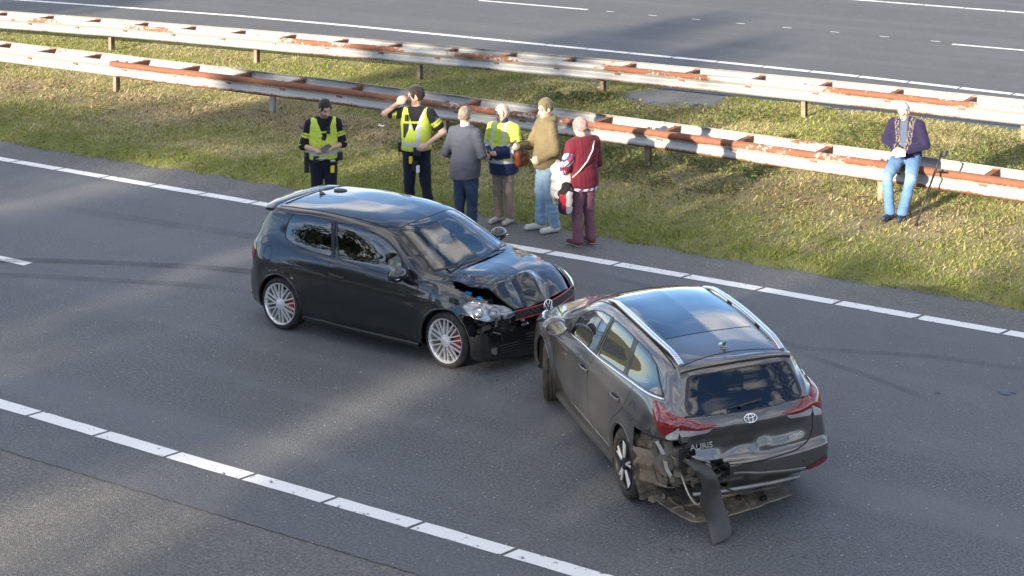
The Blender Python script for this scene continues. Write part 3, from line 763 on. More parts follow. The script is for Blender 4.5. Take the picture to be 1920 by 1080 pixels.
M_RED = plain('red_paint', (.42, .012, .012), .35, coat=.5); M_CHROME = plain('chrome', (.78, .78, .78), .09, 1.0, .04); M_ALU = plain('anodised_rail', (.70, .71, .72), .26, .9, .08)
M_DARKW = plain('dark_wheel', (.018, .018, .02), .4, .3)
def lampred(name, c):
    m = Mat(name, Roughness=.08, Coat_Weight=1.0, Coat_Roughness=.02); co = m.obj_co(); st = m.n('TexWave', {'Vector': co, 'Scale': 22.0, 'Distortion': .5}).outputs['Fac']
    m.set(Base_Color=m.mix(m.ramp(st, .3, .7), tuple(v * .55 for v in c), c)); return m.m
M_TAILR = lampred('red_lamp', (.22, .006, .010)); M_TAILW = plain('clear_lamp', (.62, .62, .62), .12, .6, .35, 60, coat=1.0)
M_LAMPIN = plain('lamp_inside', (.30, .31, .32), .22, .7, .3, 25)
M_SEAT = plain('seat_fabric', (.022, .022, .024), .85); M_DASH = plain('dash_plastic', (.02, .02, .021), .6); M_AIRBAG = plain('airbag_cloth', (.72, .72, .70), .8, bump=.4, bs=20)
M_UNDER = plain('underbody', (.012, .012, .012), .9); M_DIRTY = plain('dirty_metal', (.105, .095, .08), .75, .2, .55, 9, bump=.4, bs=18); M_LINER = plain('dirty_liner', (.12, .10, .075), .85, 0, .5, 8, bump=.5, bs=22)

def spoke_bar(G_, a0, a1, r0, r1, w0, w1, y0, y1, th=.016):
    p0 = Vector((r0 * math.cos(a0), y0, r0 * math.sin(a0))); p1 = Vector((r1 * math.cos(a1), y1, r1 * math.sin(a1))); t = (p1 - p0).normalized(); s_ = t.cross(Vector((0, 1, 0))).normalized(); V = []
    for p, w_ in ((p0, w0), (p1, w1)):
        V += [p - s_ * w_ / 2 + Vector((0, -th, 0)), p - s_ * w_ * .32, p + s_ * w_ * .32, p + s_ * w_ / 2 + Vector((0, -th, 0))]
    G_.add(V, [(0, 1, 5, 4), (1, 2, 6, 5), (2, 3, 7, 6), (3, 0, 4, 7), (0, 3, 2, 1), (4, 5, 6, 7)])
def wheel(parent, x, y, side, R, rimR, style, steer=0.0, width=.215):
    """outer face of wheel at |y|; local +Y of the parts points outwards"""
    w_ = empty('wheel', (x, y, R), (0 if side > 0 else math.pi) + steer, parent)
    G_ = Geo(); o = -.012; tw = width
    prof = [(rimR - .005, -.012), (rimR + .012, -.004), (rimR + (R - rimR) * .45, .004), (R - .022, -.006), (R - .008, -.020), (R, -.036)]
    for i in range(4):
        a = -.036 - (tw - .05) * (i + .12) / 4; prof += [(R, a - .014), (R - .008, a - .016), (R - .008, a - .022), (R, a - .024)]
    prof += [(R, -tw + .02), (R - .012, -tw + .008), (R - .05, -tw), (rimR, -tw)]
    smooth_by_angle(G_.lathe(prof, 56).build('tyre', M_TYRE, w_), 40)
    G_ = Geo(); G_.lathe([(rimR + .004, -.004), (rimR + .003, .003), (rimR - .006, .002), (rimR - .016, -.014), (rimR - .022, -.05), (rimR - .03, -tw + .02), (rimR + .002, -tw + .004)], 56)
    rim = smooth_by_angle(G_.build('rim', M_LIP if style == 'multi' else M_DARKW, w_), 40)
    G_ = Geo()
    if style == 'multi':
        N = 10
        for k in range(N):
            a = 2 * math.pi * k / N
            for s_ in (-1, 1): spoke_bar(G_, a + s_ * .10, a - s_ * .20, .055, rimR - .012, .017, .017, -.002, -.016, .02)
        for k in range(20):
            a = 2 * math.pi * (k + .5) / 20; G_.box((math.cos(a) * (rimR - .010), -.004, math.sin(a) * (rimR - .010)), (.008, .008, .008))
        G_.lathe([(.072, -.02), (.066, .0), (.045, .004), (.030, .010), (.0, .012)], 28)
        smooth_by_angle(G_.build('spokes', M_ALLOY, w_), 30)
    else:
        D_ = Geo()
        for k in range(5):
            a = 2 * math.pi * k / 5 + .3
            for s_ in (-1, 1):
                spoke_bar(D_, a + s_ * .10, a + s_ * .21, .05, rimR - .01, .045, .060, -.012, -.018, .03)
                spoke_bar(G_, a + s_ * .06, a + s_ * .13, .06, rimR - .008, .017, .022, .0, -.008, .012)
        D_.lathe([(.07, -.03), (.065, -.008), (.035, -.002), (.0, .0)], 28); D_.build('spoke_backs', M_DARKW, w_)
        smooth_by_angle(G_.build('spokes', M_ALLOY, w_), 30)
    B_ = Geo()
    for k in range(5):
        a = 2 * math.pi * k / 5; B_.lathe([(.010, -.012), (.010, .003), (.0, .003)], 8, Matrix.Translation((math.cos(a) * .045, .0, math.sin(a) * .045)))
    tag(B_.build('wheel_bolts', M_DARKW, w_), kind='stuff')
    Geo().lathe([(.001, -.075), (.150 if style == 'multi' else .13, -.075), (.150 if style == 'multi' else .13, -.095), (.001, -.095)], 36).build('brake_disc', M_DISC, w_)
    if style == 'multi':
        C_ = Geo(); V = []
        for a in np.linspace(-.55, .55, 7):
            aa = a + (math.pi if side < 0 else 0)
            for r_ in (.105, .178):
                for h_ in (-.125, -.045): V.append((r_ * math.cos(aa), h_, r_ * math.sin(aa)))
        Fq = []
        for i in range(6):
            b = i * 4; Fq += [(b, b + 1, b + 5, b + 4), (b + 2, b + 6, b + 7, b + 3), (b + 1, b + 3, b + 7, b + 5), (b, b + 4, b + 6, b + 2)]
        Fq += [(0, 2, 3, 1), (24, 25, 27, 26)]
        C_.add(V, Fq); C_.build('brake_caliper', M_RED, w_)
    return w_

def arch_liner(parent, cx, cz, R, side, y_in=.52, y_out=.80, mat=None):
    V = []; n = 22
    for i in range(n):
        a = math.radians(-18 + 216 * i / (n - 1))
        for y in (y_in, y_out): V.append((cx + R * math.cos(a), side * y, cz + R * math.sin(a)))
    F_ = [(2 * i, 2 * i + 1, 2 * i + 3, 2 * i + 2) for i in range(n - 1)]
    k = len(V); V.append((cx, side * y_in, cz)); F_ += [(2 * i, 2 * i + 2, k) for i in range(n - 1)]
    return mobj('arch_liner', V, F_, mat or M_UNDER, parent, smooth=True)
def arch_lip(parent, body, cx, cz, R, side, mat, a0=-8, a1=188):
    V = []; n = 40
    for i in range(n):
        a = math.radians(a0 + (a1 - a0) * i / (n - 1)); x, z = cx + (R + .008) * math.cos(a), cz + (R + .008) * math.sin(a)
        h, nn = body.hit((x, 0, z), (0, -side, 0)); y = abs(h.y)
        for r_, dy in ((.014, .001), (.006, .006), (-.006, .004), (-.010, -.03)):
            V.append((cx + (R + r_) * math.cos(a), side * (y + dy), cz + (R + r_) * math.sin(a)))
    F_ = [(4 * i + j, 4 * i + j + 1, 4 * i + j + 5, 4 * i + j + 4) for i in range(n - 1) for j in range(3)]
    return mobj('arch_lip', V, F_, mat, parent, smooth=True)
def rbox(name, c, d, mat, parent, bev=.03, R=None, rz=0.0):
    o = Geo().box(c, d, rz, R, bev).build(name, mat, parent); return smooth_by_angle(o, 50)
def seat(parent, x, y):
    s_ = empty('seat', (x, y, .26), 0, parent)
    rbox('cushion', (.05, 0, .10), (.52, .50, .16), M_SEAT, s_, .06); R_ = Matrix.Rotation(math.radians(-18), 3, 'Y')
    rbox('backrest', (-.27, 0, .46), (.14, .48, .62), M_SEAT, s_, .06, R_); rbox('headrest', (-.40, 0, .86), (.10, .26, .18), M_SEAT, s_, .045, R_)
def steering(parent, x, y, z, tilt=-25):
    Rm = Matrix.Rotation(math.radians(90 + tilt), 3, 'Y'); pts = []; n = 24
    G_ = Geo(); ring = [Rm @ Vector((.19 * math.cos(2 * math.pi * i / n), .19 * math.sin(2 * math.pi * i / n), 0)) + Vector((x, y, z)) for i in range(n + 1)]
    G_.tube(ring, .015, 8, False); 
    for a in (0, 2.2, 4.1): G_.tube([Vector((x, y, z)), Rm @ Vector((.185 * math.cos(a), .185 * math.sin(a), 0)) + Vector((x, y, z))], .014, 6)
    G_.box((x, y, z), (.06, .12, .12), 0, None, .02); return G_.build('steering_wheel', M_DASH, parent, True)
def text_mesh(txt, size, ext=.002):
    cu = bpy.data.curves.new('lettering', 'FONT'); cu.body = txt; cu.size = size; cu.extrude = ext; cu.align_x = 'CENTER'; cu.align_y = 'CENTER'; cu.resolution_u = 2
    o = bpy.data.objects.new('tmp', cu); COL.objects.link(o); dg = bpy.context.evaluated_depsgraph_get(); me = bpy.data.meshes.new_from_object(o.evaluated_get(dg)); bpy.data.objects.remove(o); return me
def basis_at(body, p, d, upv=(0, 0, 1), off=.003):
    h, n = body.hit(p, d); z = n; y = (Vector(upv) - z * Vector(upv).dot(z)).normalized(); x = y.cross(z)
    return Matrix((( x.x, y.x, z.x, h.x + n.x * off), (x.y, y.y, z.y, h.y + n.y * off), (x.z, y.z, z.z, h.z + n.z * off), (0, 0, 0, 1)))
# ------------------------------------------------------------------ black hatchback
def net_from(stations, rows):
    """rows: list of dicts/func giving per station (x,y,z) or (y,z)"""
    out_ = []
    for row in rows: out_.append([(p if len(p) == 3 else (stations[i], p[0], p[1])) for i, p in enumerate(row)])
    return out_
def build_golf():
    car = empty('hatchback', (-14.459, 15.774, 0.0), math.radians(-1.2066))
    tag(car, 'black three-door hatchback with crumpled front and silver multi-spoke wheels', 'car')
    S = [-.66, -.58, -.35, 0, .45, .9, 1.3, 1.55, 1.95, 2.28, 2.66, 2.95, 3.20, 3.36]
    c14 = lambda y, z: [(y, z)] * 14
    rows = [
        [(0.0, .17)] * 14,
        [(.50, .25), (.58, .20)] + [(.62, .15)] * 10 + [(.58, .13), (.42, .12)],
        [(.60, .27), (.70, .23), (.78, .20)] + [(.80, .19)] * 7 + [(.80, .17), (.79, .14), (.72, .13), (.52, .12)],
        [(.63, .38), (.745, .36), (.845, .34)] + [(.868, .32)] * 7 + [(.868, .31), (.855, .30), (.79, .28), (.60, .27)],
        [(.635, .56), (.755, .56), (.862, .56)] + [(.884, .55)] * 7 + [(.88, .54), (.865, .51), (.80, .46), (.61, .45)],
        [(.62, .78), (.745, .79), (.845, .80), (.866, .79), (.872, .77), (.874, .755), (.874, .745), (.873, .74), (.87, .73), (.866, .72), (.862, .70), (.838, .655), (.77, .585), (.60, .56)],
        [(.60, .93), (.715, .945), (.79, .97), (.805, .965), (.818, .95), (.825, .935), (.828, .918), (.828, .905), (.825, .89), (.812, .88), (.795, .85), (.765, .79), (.70, .695), (.58, .635)],
        [(-.67, .57, .97), (-.60, .655, 1.01), (-.36, .73, 1.065), (.768, 1.03), (.787, .992), (.797, .966), (.802, .946), (.802, .932), (.797, .917), (.768, .927), (.742, .888), (.69, .833), (.63, .742), (3.37, .53, .665)],
        [(-.68, .53, 1.0), (-.52, .60, 1.20), (-.33, .608, 1.362), (.628, 1.385), (.633, 1.398), (.633, 1.39), (.628, 1.36), (1.50, .632, 1.315), (1.88, .702, 1.13), (2.2, .745, .952), (.66, .918), (.62, .868), (.55, .778), (3.385, .45, .68)],
        [(-.69, .47, 1.01), (-.54, .54, 1.21), (-.36, .558, 1.388), (.572, 1.415), (.578, 1.43), (.577, 1.42), (.572, 1.39), (1.52, .577, 1.348), (1.92, .652, 1.15), (2.26, .705, .975), (.52, .948), (.48, .898), (.43, .802), (3.40, .36, .692)],
        [(-.715, .25, 1.015), (-.57, .28, 1.225), (-.40, .29, 1.41), (.30, 1.445), (.30, 1.462), (.30, 1.455), (.30, 1.428), (1.58, .31, 1.385), (2.0, .36, 1.19), (2.40, .38, .995), (2.70, .27, .968), (.25, .918), (.22, .822), (3.42, .19, .70)],
        [(-.72, 0, 1.015), (-.58, 0, 1.23), (-.42, 0, 1.415), (0, 1.452), (0, 1.469), (0, 1.462), (0, 1.436), (1.60, 0, 1.394), (2.03, 0, 1.20), (2.45, 0, 1.0), (2.72, 0, .972), (0, .924), (0, .828), (3.43, 0, .703)]]
    b = CarBody(net_from(S, rows), cf=.30, cr=.25)
    RW, CZ, AR = .318, .318, .362
    def disp(V):
        for cx in (0, 2.578):      # wheel arch flare
            r = np.hypot(V[:, 0] - cx, V[:, 2] - CZ); s_ = np.sign(V[:, 1]) * (np.abs(V[:, 1]) > .6)
            V[:, 1] += s_ * .012 * np.exp(-((r - AR - .015) / .05) ** 2) * (V[:, 2] > .2)
        # rear bumper and tailgate steps
        V[:, 0] -= .03 * sstep(.66, .60, V[:, 2]) * sstep(-.45, -.62, V[:, 0])
        # shoulder crease
        s_ = np.sign(V[:, 1]) * (np.abs(V[:, 1]) > .6)
        zc = .80 - .03 * V[:, 0]; V[:, 1] += s_ * .007 * np.exp(-((V[:, 2] - zc) / .03) ** 2) * sstep(-.5, -.3, V[:, 0]) * sstep(2.6, 2.3, V[:, 0])
        # bent right front wing
        wv = sstep(2.30, 2.5, V[:, 0]) * sstep(3.05, 2.85, V[:, 0]) * (V[:, 1] < -.5) * sstep(.5, .7, V[:, 2])
        V[:, 1] += wv * (.016 * np.sin(V[:, 0] * 17 + V[:, 2] * 9) + .01 * np.sin(V[:, 0] * 9 - V[:, 2] * 22))
        V[:, 2] -= wv * .03 * sstep(2.5, 2.9, V[:, 0])
        # front shoved in on the right
        f = sstep(2.95, 3.4, V[:, 0]); V[:, 0] -= f * .10 * sstep(-.0, -.7, V[:, 1]); V[:, 0] -= f * .03
        return V
    b.displace(disp)
    # outlines measured on the photo (x, z)
    QW = [(.00, 1.362), (.31, 1.388), (.67, 1.372), (.79, .985), (.45, 1.00), (.10, 1.045), (-.03, 1.09), (-.05, 1.17), (-.035, 1.28)]
    DW = [(.73, 1.372), (1.0, 1.365), (1.21, 1.345), (1.47, 1.285), (1.70, 1.195), (1.84, 1.10), (1.90, .91), (1.6, .925), (.885, .975)]
    WS = [(1.56, -.50), (1.60, 0), (1.56, .50), (2.02, .60), (2.24, .655), (2.38, .36), (2.425, 0), (2.38, -.36), (2.24, -.655), (2.02, -.60)]
    RWN = [(-.44, 1.34), (.44, 1.34), (.52, 1.10), (.44, 1.04), (-.44, 1.04), (-.52, 1.10)]
    nose = dict(center=None)
    parts = []
    for sd_, vw in ((1, 'left'), (-1, 'right')):
        for poly, gm in ((QW, M_GLASSD), (DW, M_GLASS)):
            o = decal(b, poly, vw, .004, 'window', gm, car, scale=.985, rnd=.045); decal(b, poly, vw, .006, 'window_seal', M_FRIT, o, scale=1.0, inner=.955, rings=2, rnd=.045, edge=.012)
        ribbon(b, [(.70, 1.375), (.80, .985)], vw, .045, .0065, 'pillar_trim', M_FRIT, car)
        decal(b, [(1.865, 1.085), (1.905, .905), (2.06, .895)], vw, .006, 'mirror_sail', M_BLACKP, car, rnd=.012, rings=3)
    wsh = decal(b, WS, 'top', .003, 'windscreen', M_GLASSW, car, scale=.985, rnd=.05, rings=10); decal(b, WS, 'top', .005, 'windscreen_seal', M_FRIT, wsh, scale=1.0, inner=.95, rings=2, rnd=.05)
    decal(b, RWN, 'rear', .004, 'rear_window', M_GLASSD, car, rnd=.05)
    # seams
    for vw in ('right', 'left'):
        ribbon(b, [(.79, .965), (.765, .84), (.78, .63), (.85, .40), (.92, .30), (1.02, .262)], vw, .010, .0012, 'shut_line', M_SEAM, car)
        ribbon(b, [(1.02, .262), (1.6, .258), (2.17, .25)], vw, .010, .0012, 'shut_line', M_SEAM, car)
        ribbon(b, [(2.13, .905), (2.155, .81), (2.165, .55), (2.17, .25)], vw, .010, .0012, 'shut_line', M_SEAM, car)
        # handle
        h_, n_ = b.hit((.93, 0, .805), VIEWS[vw][1]); sy = -1 if vw == 'right' else 1
        hd = empty('door_handle', h_, 0, car); 
        smooth_by_angle(Geo().sweep([(-.12, sy * .004, .008), (-.09, sy * .026, .008), (.0, sy * .032, .0), (.09, sy * .026, -.008), (.12, sy * .004, -.008)], [(-.012, -.016), (.004, -.016), (.008, 0), (.004, .016), (-.012, .016)], (0, 0, 1)).build('grip', M_PBLACK, hd), 50)
        decal(b, [(.84, .835), (1.02, .82), (1.02, .775), (.84, .785)], vw, .001, 'handle_recess', M_SEAM, hd and car, rnd=.02, rings=3, edge=.002)
        # sill skirt
        G_ = Geo(); V0 = [(x, sy * y_, z_) for x, y_, z_ in ((.37, .850, .262), (1.2, .862, .252), (2.19, .858, .245))]
        G_.sweep(V0, [(-.05, -.065), (.012, -.070), (.026, -.055), (.026, -.030), (.004, -.016), (-.05, -.012)] if sy < 0 else [(.05, -.065), (-.012, -.070), (-.026, -.055), (-.026, -.030), (-.004, -.016), (.05, -.012)]); smooth_by_angle(G_.build('side_skirt', M_PBLACK, car), 45)
        # side repeater trim on the wing
    ribbon(b, [(-.30, .855), (-.245, .805), (-.18, .85), (-.175, .93), (-.235, .985), (-.30, .945), (-.305, .87)], 'right', .006, .0012, 'fuel_flap', M_SEAM, car)
    # roof seams and ditches
    for s_ in (-1, 1):
        ribbon(b, [(-.30, .545 * s_), (.3, .562 * s_), (.9, .562 * s_), (1.46, .55 * s_)], 'top', .016, .002, 'roof_ditch', M_SEAM, car)
    # holes for the panes
    for vw, sd_ in (('left', 1), ('right', -1)):
        for poly in (QW, DW): hole(b, poly, vw, .955, .045, side=lambda c, s_=sd_: c.y * s_ > .3)
    hole(b, WS, 'top', .955, .05)
    # bonnet: cut out of the body and rebuilt as its own buckled panel
    half = b.half; km = b.tk; ki = np.where(b.qk >= km[8] + .012)[0]; mi = np.where((b.qm >= b.tm[9] + .05) & (b.qm <= b.tm[13]))[0]
    H = half[np.ix_(ki, mi)]; Rr = H[::-1].copy(); Rr[..., 1] *= -1; H = np.concatenate([H, Rr[1:]], 0)
    sh = H.shape; U = disp(H.reshape(-1, 3).copy())
    NX_, NY_ = 190, 200; u_ = np.linspace(0, 1, NX_); k_ = np.linspace(0, 1, NY_)
    Hf = U.reshape(sh); Hf = np.stack([np.stack([np.interp(k_, np.linspace(0, 1, sh[0]), Hf[:, j, c]) for c in range(3)], -1) for j in range(sh[1])], 1)
    Hf = np.stack([np.stack([np.interp(u_, np.linspace(0, 1, sh[1]), Hf[i, :, c]) for c in range(3)], -1) for i in range(NY_)], 0)
    X, Y, Z = Hf[..., 0], Hf[..., 1], Hf[..., 2]
    right = sstep(.5, -.45, Y); rz = 3.10 - .10 * sstep(-.1, -.6, Y) - .02 * sstep(.0, .5, Y)
    lift = (.050 * right + .010) * sstep(2.38, 3.02, X) * np.where(X < rz, 1, np.clip(1 - (X - rz) / .16, -.8, 1))
    def fold(nx, ny, d, p): t = (X * nx + Y * ny - d) * p; return np.abs(((t + .5) % 1) - .5) * 2
    im = sstep(3.0, 3.10, X) * np.exp(-((Y + .18) / .34) ** 4)
    Z += lift; dz = im * (.042 * fold(.35, .94, .07, 2.3) - .038 * fold(.75, -.66, .31, 2.0)); X -= im * .04 * fold(.2, 1.0, .1, 1.9); Z += dz
    Z += .030 * np.clip(1 - np.abs(X - 3.07) / .06, 0, 1) * np.clip(1 - np.abs(Y + .05) / .12, 0, 1)
    X -= .05 * sstep(3.12, 3.4, X) * right
    Z -= .004 * sstep(2.7, 2.95, X) * np.clip(1 - np.abs((Y + .30) + (X - 2.95) * .55) / .10, 0, 1)
    Vt = np.stack([X, Y, Z], -1); nn = NX_ * NY_
    Vb = Vt.copy(); Vb[..., 2] -= .016; V = np.concatenate([Vt.reshape(-1, 3), Vb.reshape(-1, 3)]); F1 = grid_faces(NY_, NX_)
    ids = np.arange(nn).reshape(NY_, NX_); E = [np.stack([a[:-1], a[1:], a[1:] + nn, a[:-1] + nn], 1) for a in (ids[:, 0][::-1], ids[:, -1], ids[0], ids[-1][::-1])]
    bon = mobj('bonnet', V, np.concatenate([F1[:, ::-1], F1 + nn] + E), M_PBLACK, car, True); smooth_by_angle(bon, 24)
    bonbm = bmesh.new(); bonbm.from_mesh(bon.data)
    b.delete(lambda c, n: c.x > 2.44 and abs(c.y) < .64 - .22 * max(0, c.x - 3.0) and n.z > .25 and c.z > .62)
    b.delete(lambda c, n: c.x > 2.30 and -.735 + .16 * max(0, c.x - 2.75) < c.y < -.5 and n.z > .35 and c.z > .62 and c.x > 2.62 - (c.y + .735) * 1.4)
    # torn front right corner above the bumper skin
    def torn(c, n):
        if c.x < 2.86 or c.y > .12: return False
        lo = .455 + .03 * math.sin(c.y * 23 + c.x * 17) + .012 * math.sin(c.y * 61); hi = .585 + .10 * sstepf(3.0, 3.3, c.x) if c.y < -.1 else .60
        return lo < c.z < max(hi, .60) + (.06 if c.y < -.3 else 0)
    sstepf = lambda a, b_, x: float(sstep(a, b_, x))
    # lamp, grille and bumper details placed before the skin is torn
    fr = lambda a: (lambda p, q: (3.0 + .0 * p, p, q))
    cd = (-.72, .69, 0)       # direction for the right front corner
    cdl = (-.72, -.69, 0)
    def cview(side):         # corner view: first coordinate runs along the corner, rear to front
        dx, dy = (.69, .72) if side < 0 else (.69, -.72)
        return (lambda a, z: (3.10 + dx * a, side * .62 + dy * a, z), cd if side < 0 else cdl)
    HL = [(-.36, .735), (-.27, .645), (-.12, .60), (.14, .605), (.24, .635), (.10, .715), (-.12, .77), (-.28, .775)]
    for sd_ in (-1, 1):
        hl = empty('headlight', (0, 0, 0), 0, car); cv = cview(sd_)
        if sd_ < 0: cv = (lambda a, z, f=cv[0]: tuple(np.array(f(a, z)) + np.array([0, 0, .0])), cv[1])
        decal(b, HL, cv, .006, 'lamp_bowl', M_LAMPIN, hl, scale=1.0, rnd=.03, edge=.02)
        for a_, z_, r_ in ((-.20, .69, .062), (-.02, .675, .070)):
            h_, n_ = b.hit(cv[0](a_, z_), cv[1]); q_ = n_.to_track_quat('Y', 'Z').to_matrix().to_4x4(); q_.translation = h_ + n_ * .010
            smooth_by_angle(Geo().lathe([(r_, .010), (r_ * .98, .004), (r_ * .75, -.002), (r_ * .5, -.003), (r_ * .45, .002), (r_ * .2, .004), (.0, .005)], 24, q_).build('reflector', M_LAMPIN, hl), 50)
        decal(b, HL, cv, .024, 'lamp_cover', M_LENS, hl, scale=1.02, rnd=.03, edge=.02, bulge=.01)
    # grille band across the nose, fog lamps, lower intakes (front view: y, z)
    def nose_hit(y, z): h, n = b.hit((3.0, y, z), (-1, 0, 0)); return h, n
    GZ = .615
    gr = empty('grille', (0, 0, 0), 0, car)
    decal(b, [(-.52, GZ + .045), (.54, GZ + .055), (.50, GZ - .045), (-.48, GZ - .05)], 'front', .006, 'grille_mesh', M_BLACKP, gr, rnd=.02, rings=5)
    G_ = Geo()
    for r_ in range(3):
        for k in range(17):
            y_ = -.46 + .058 * k + (.029 if r_ % 2 else 0); z_ = GZ - .026 + r_ * .027; h_, n_ = nose_hit(y_, z_)
            rg = [h_ + n_ * .010 + Vector((0, .017 * math.cos(a), .013 * math.sin(a))) for a in np.linspace(0, 2 * math.pi, 7)]; G_.tube(rg, .0028, 4, False)
    tag(G_.build('honeycomb', M_GLOSSK, gr), kind='stuff')
    for dz in (.048, -.047): ribbon(b, [(-.50, GZ + dz - .004), (-.2, GZ + dz), (.2, GZ + dz + .002), (.53, GZ + dz + .004)], 'front', .012, .007, 'red_strip', M_RED, gr, hgt=.006)
    mtx = basis_at(b, (3, -.09, GZ + .02), (-1, 0, 0), off=.034)
    G_ = Geo(); ring = [(.066 * math.cos(a), .066 * math.sin(a), .004) for a in np.linspace(0, 2 * math.pi, 33)]; G_.tube([mtx @ Vector(p) for p in ring], .0085, 6, False)
    for pl in ([(-.030, .052), (-.004, -.006), (.004, -.006), (.030, .052)], [(-.056, .028), (-.026, -.050), (0, .004), (.026, -.050), (.056, .028)]):
        G_.tube([mtx @ Vector((p[0], p[1], .006)) for p in pl], .0058, 6)
    em = G_.build('emblem', M_CHROME, car, True)
    disc = [mtx @ Vector((.064 * math.cos(a), .064 * math.sin(a), .0)) for a in np.linspace(0, 2 * math.pi, 32, endpoint=False)]
    mobj('emblem_disc', disc, [tuple(range(32))], M_GLOSSK, em, False)
    for sd_ in (-1, 1):
        cv = cview(sd_)
        fl = empty('fog_light', (0, 0, 0), 0, car); FP = [(-.075, .305), (.01, .310), (.01, .205), (-.055, .215)]
        decal(b, FP, cv, .004, 'lamp_bowl', M_TAILW, fl, rnd=.02, rings=3); decal(b, FP, cv, .010, 'lamp_surround', M_BLACKP, fl, scale=1.12, inner=.86, rings=2, rnd=.02); decal(b, FP, cv, .009, 'lamp_cover', M_LENS, fl, scale=.95, rnd=.02, rings=3)
        decal(b, [(.02, .315), (.27, .325), (.27, .205), (.02, .205)], cv, .003, 'lower_intake', M_SEAM, car, rnd=.02, rings=4)
        for k in range(4): ribbon(b, [(.025, .222 + .028 * k), (.265, .224 + .030 * k)], cv, .008, .004, 'intake_slat', M_BLACKP, car, hgt=.010)
    decal(b, [(-.36, .40), (.36, .40), (.40, .22), (-.40, .22)], 'front', .003, 'lower_intake', M_SEAM, car, rnd=.03, rings=5)
    for k in range(5): ribbon(b, [(-.37, .24 + .034 * k), (0, .24 + .034 * k), (.37, .24 + .034 * k)], 'front', .009, .004, 'intake_slat', M_BLACKP, car, hgt=.010)
    ribbon(b, [(-.66, .122), (-.3, .118), (.3, .118), (.66, .122)], 'front', .03, .004, 'front_lip', M_BLACKP, car, hgt=.03)
    # tail lamps, rear bits
    for sd_ in (-1, 1):
        tv = (lambda a, z, s_=sd_: (-.60 - .62 * -a, s_ * (.70 + .78 * a), z), (.78, -.62 * sd_, 0))
        TL = [(-.10, .955), (.09, .965), (.15, .90), (.14, .79), (.06, .745), (-.09, .755)]
        tl = decal(b, TL, tv, .006, 'tail_light', M_TAILR, car, rnd=.03, edge=.02, bulge=.008); decal(b, [(-.08, .775), (.08, .775), (.075, .752), (-.07, .752)], tv, .012, 'reversing_lamp', M_TAILW, tl, rnd=.008, rings=2)
        decal(b, [(-.05, .355), (.06, .36), (.06, .325), (-.04, .325)], tv, .004, 'reflector', M_TAILR, car, rnd=.01, rings=2)
    b.delete(torn)
    for cx in (0, 2.578):
        for s_ in (-1, 1): arch_lip(car, b, cx, CZ, AR, s_, M_PBLACK, -12 if cx == 0 else 5, 192 if cx == 0 else 186)
    for cx in (0, 2.578):
        for s_ in (-1, 1): b.arch(cx, CZ, AR, s_)
    obj('body', b.mesh('body'), M_PBLACK, car)
    for cx in (0, 2.578):
        for s_ in (-1, 1): arch_liner(car, cx, CZ, AR - .004, s_)
    # torn edge: bent strips of bumper skin and exposed front end
    R_ = random.Random(4)
    G_ = Geo(); G_.box((3.02, -.10, .50), (.12, 1.15, .16), 0, None, .02).box((2.95, -.55, .57), (.25, .30, .06), .2, None, .01).box((3.12, -.2, .52), (.1, .5, .1), 0, None, .02); smooth_by_angle(G_.build('crash_beam', M_DIRTY if False else M_UNDER, car), 40)
    G_ = Geo()
    for k in range(60):
        c_ = (R_.uniform(2.95, 3.26), R_.uniform(-.78, .0), R_.uniform(.45, .60)); q_ = Matrix.Rotation(R_.uniform(-1, 1), 3, 'X') @ Matrix.Rotation(R_.uniform(-1, 1), 3, 'Z')
        G_.box((c_[0] - .10 * max(0, -c_[1] - .4) * 4 * .35, c_[1], c_[2]), (R_.uniform(.02, .13), R_.uniform(.02, .12), R_.uniform(.008, .04)), 0, q_)
    tag(G_.build('broken_plastic', [M_BLACKP], car), kind='stuff')
    G_ = Geo()
    for k in range(9):
        y0 = R_.uniform(-.7, -.1); G_.tube([(3.0 + R_.uniform(0, .15), y0, .46), (3.10 + R_.uniform(0, .1), y0 + R_.uniform(-.1, .1), .52 + R_.uniform(-.02, .05)), (3.0, y0 + R_.uniform(-.25, .25), .58)], R_.uniform(.006, .014), 6)
    tag(G_.build('hoses', M_UNDER, car, True), kind='stuff')
    # twisted plate holder and shiny bent sheet below the emblem
    gx, gy = np.meshgrid(np.linspace(0, 1, 14), np.linspace(0, 1, 8), indexing='ij')
    V = np.stack([3.29 + .05 * np.sin(gx * 7 + gy * 3) + .02 * np.sin(gy * 11), -.42 + gx * .62, .455 + gy * .10 + .02 * np.sin(gx * 13)], -1); 
    pl = mobj('bent_bumper_skin', V.reshape(-1, 3), grid_faces(14, 8), M_PBLACK, car, False)
    mobj('blue_plastic_shard', [(3.40, -.02, .44), (3.43, .05, .45), (3.42, .07, .52), (3.39, .0, .51)], [(0, 1, 2, 3)], plain('blue_plastic', (.05, .25, .62), .4), car, False)
    # engine bay
    rbox('engine_bay', (2.86, 0, .50), (.72, 1.30, .30), M_UNDER, car, .02); rbox('engine_cover', (2.78, .10, .70), (.45, .62, .12), M_BLACKP, car, .04)
    G_ = Geo(); 
    for k in range(26): G_.box((R_.uniform(2.55, 3.08), R_.uniform(-.70, -.40), R_.uniform(.62, .72)), (R_.uniform(.04, .14), R_.uniform(.04, .14), R_.uniform(.03, .10)), R_.uniform(0, 2), None, .006)
    tag(G_.build('engine_clutter', M_BLACKP, car), kind='stuff')
    M_BLUECAP = plain('blue_cap', (.03, .30, .72), .35); M_TANK = plain('cloudy_tank', (.52, .46, .34), .5)
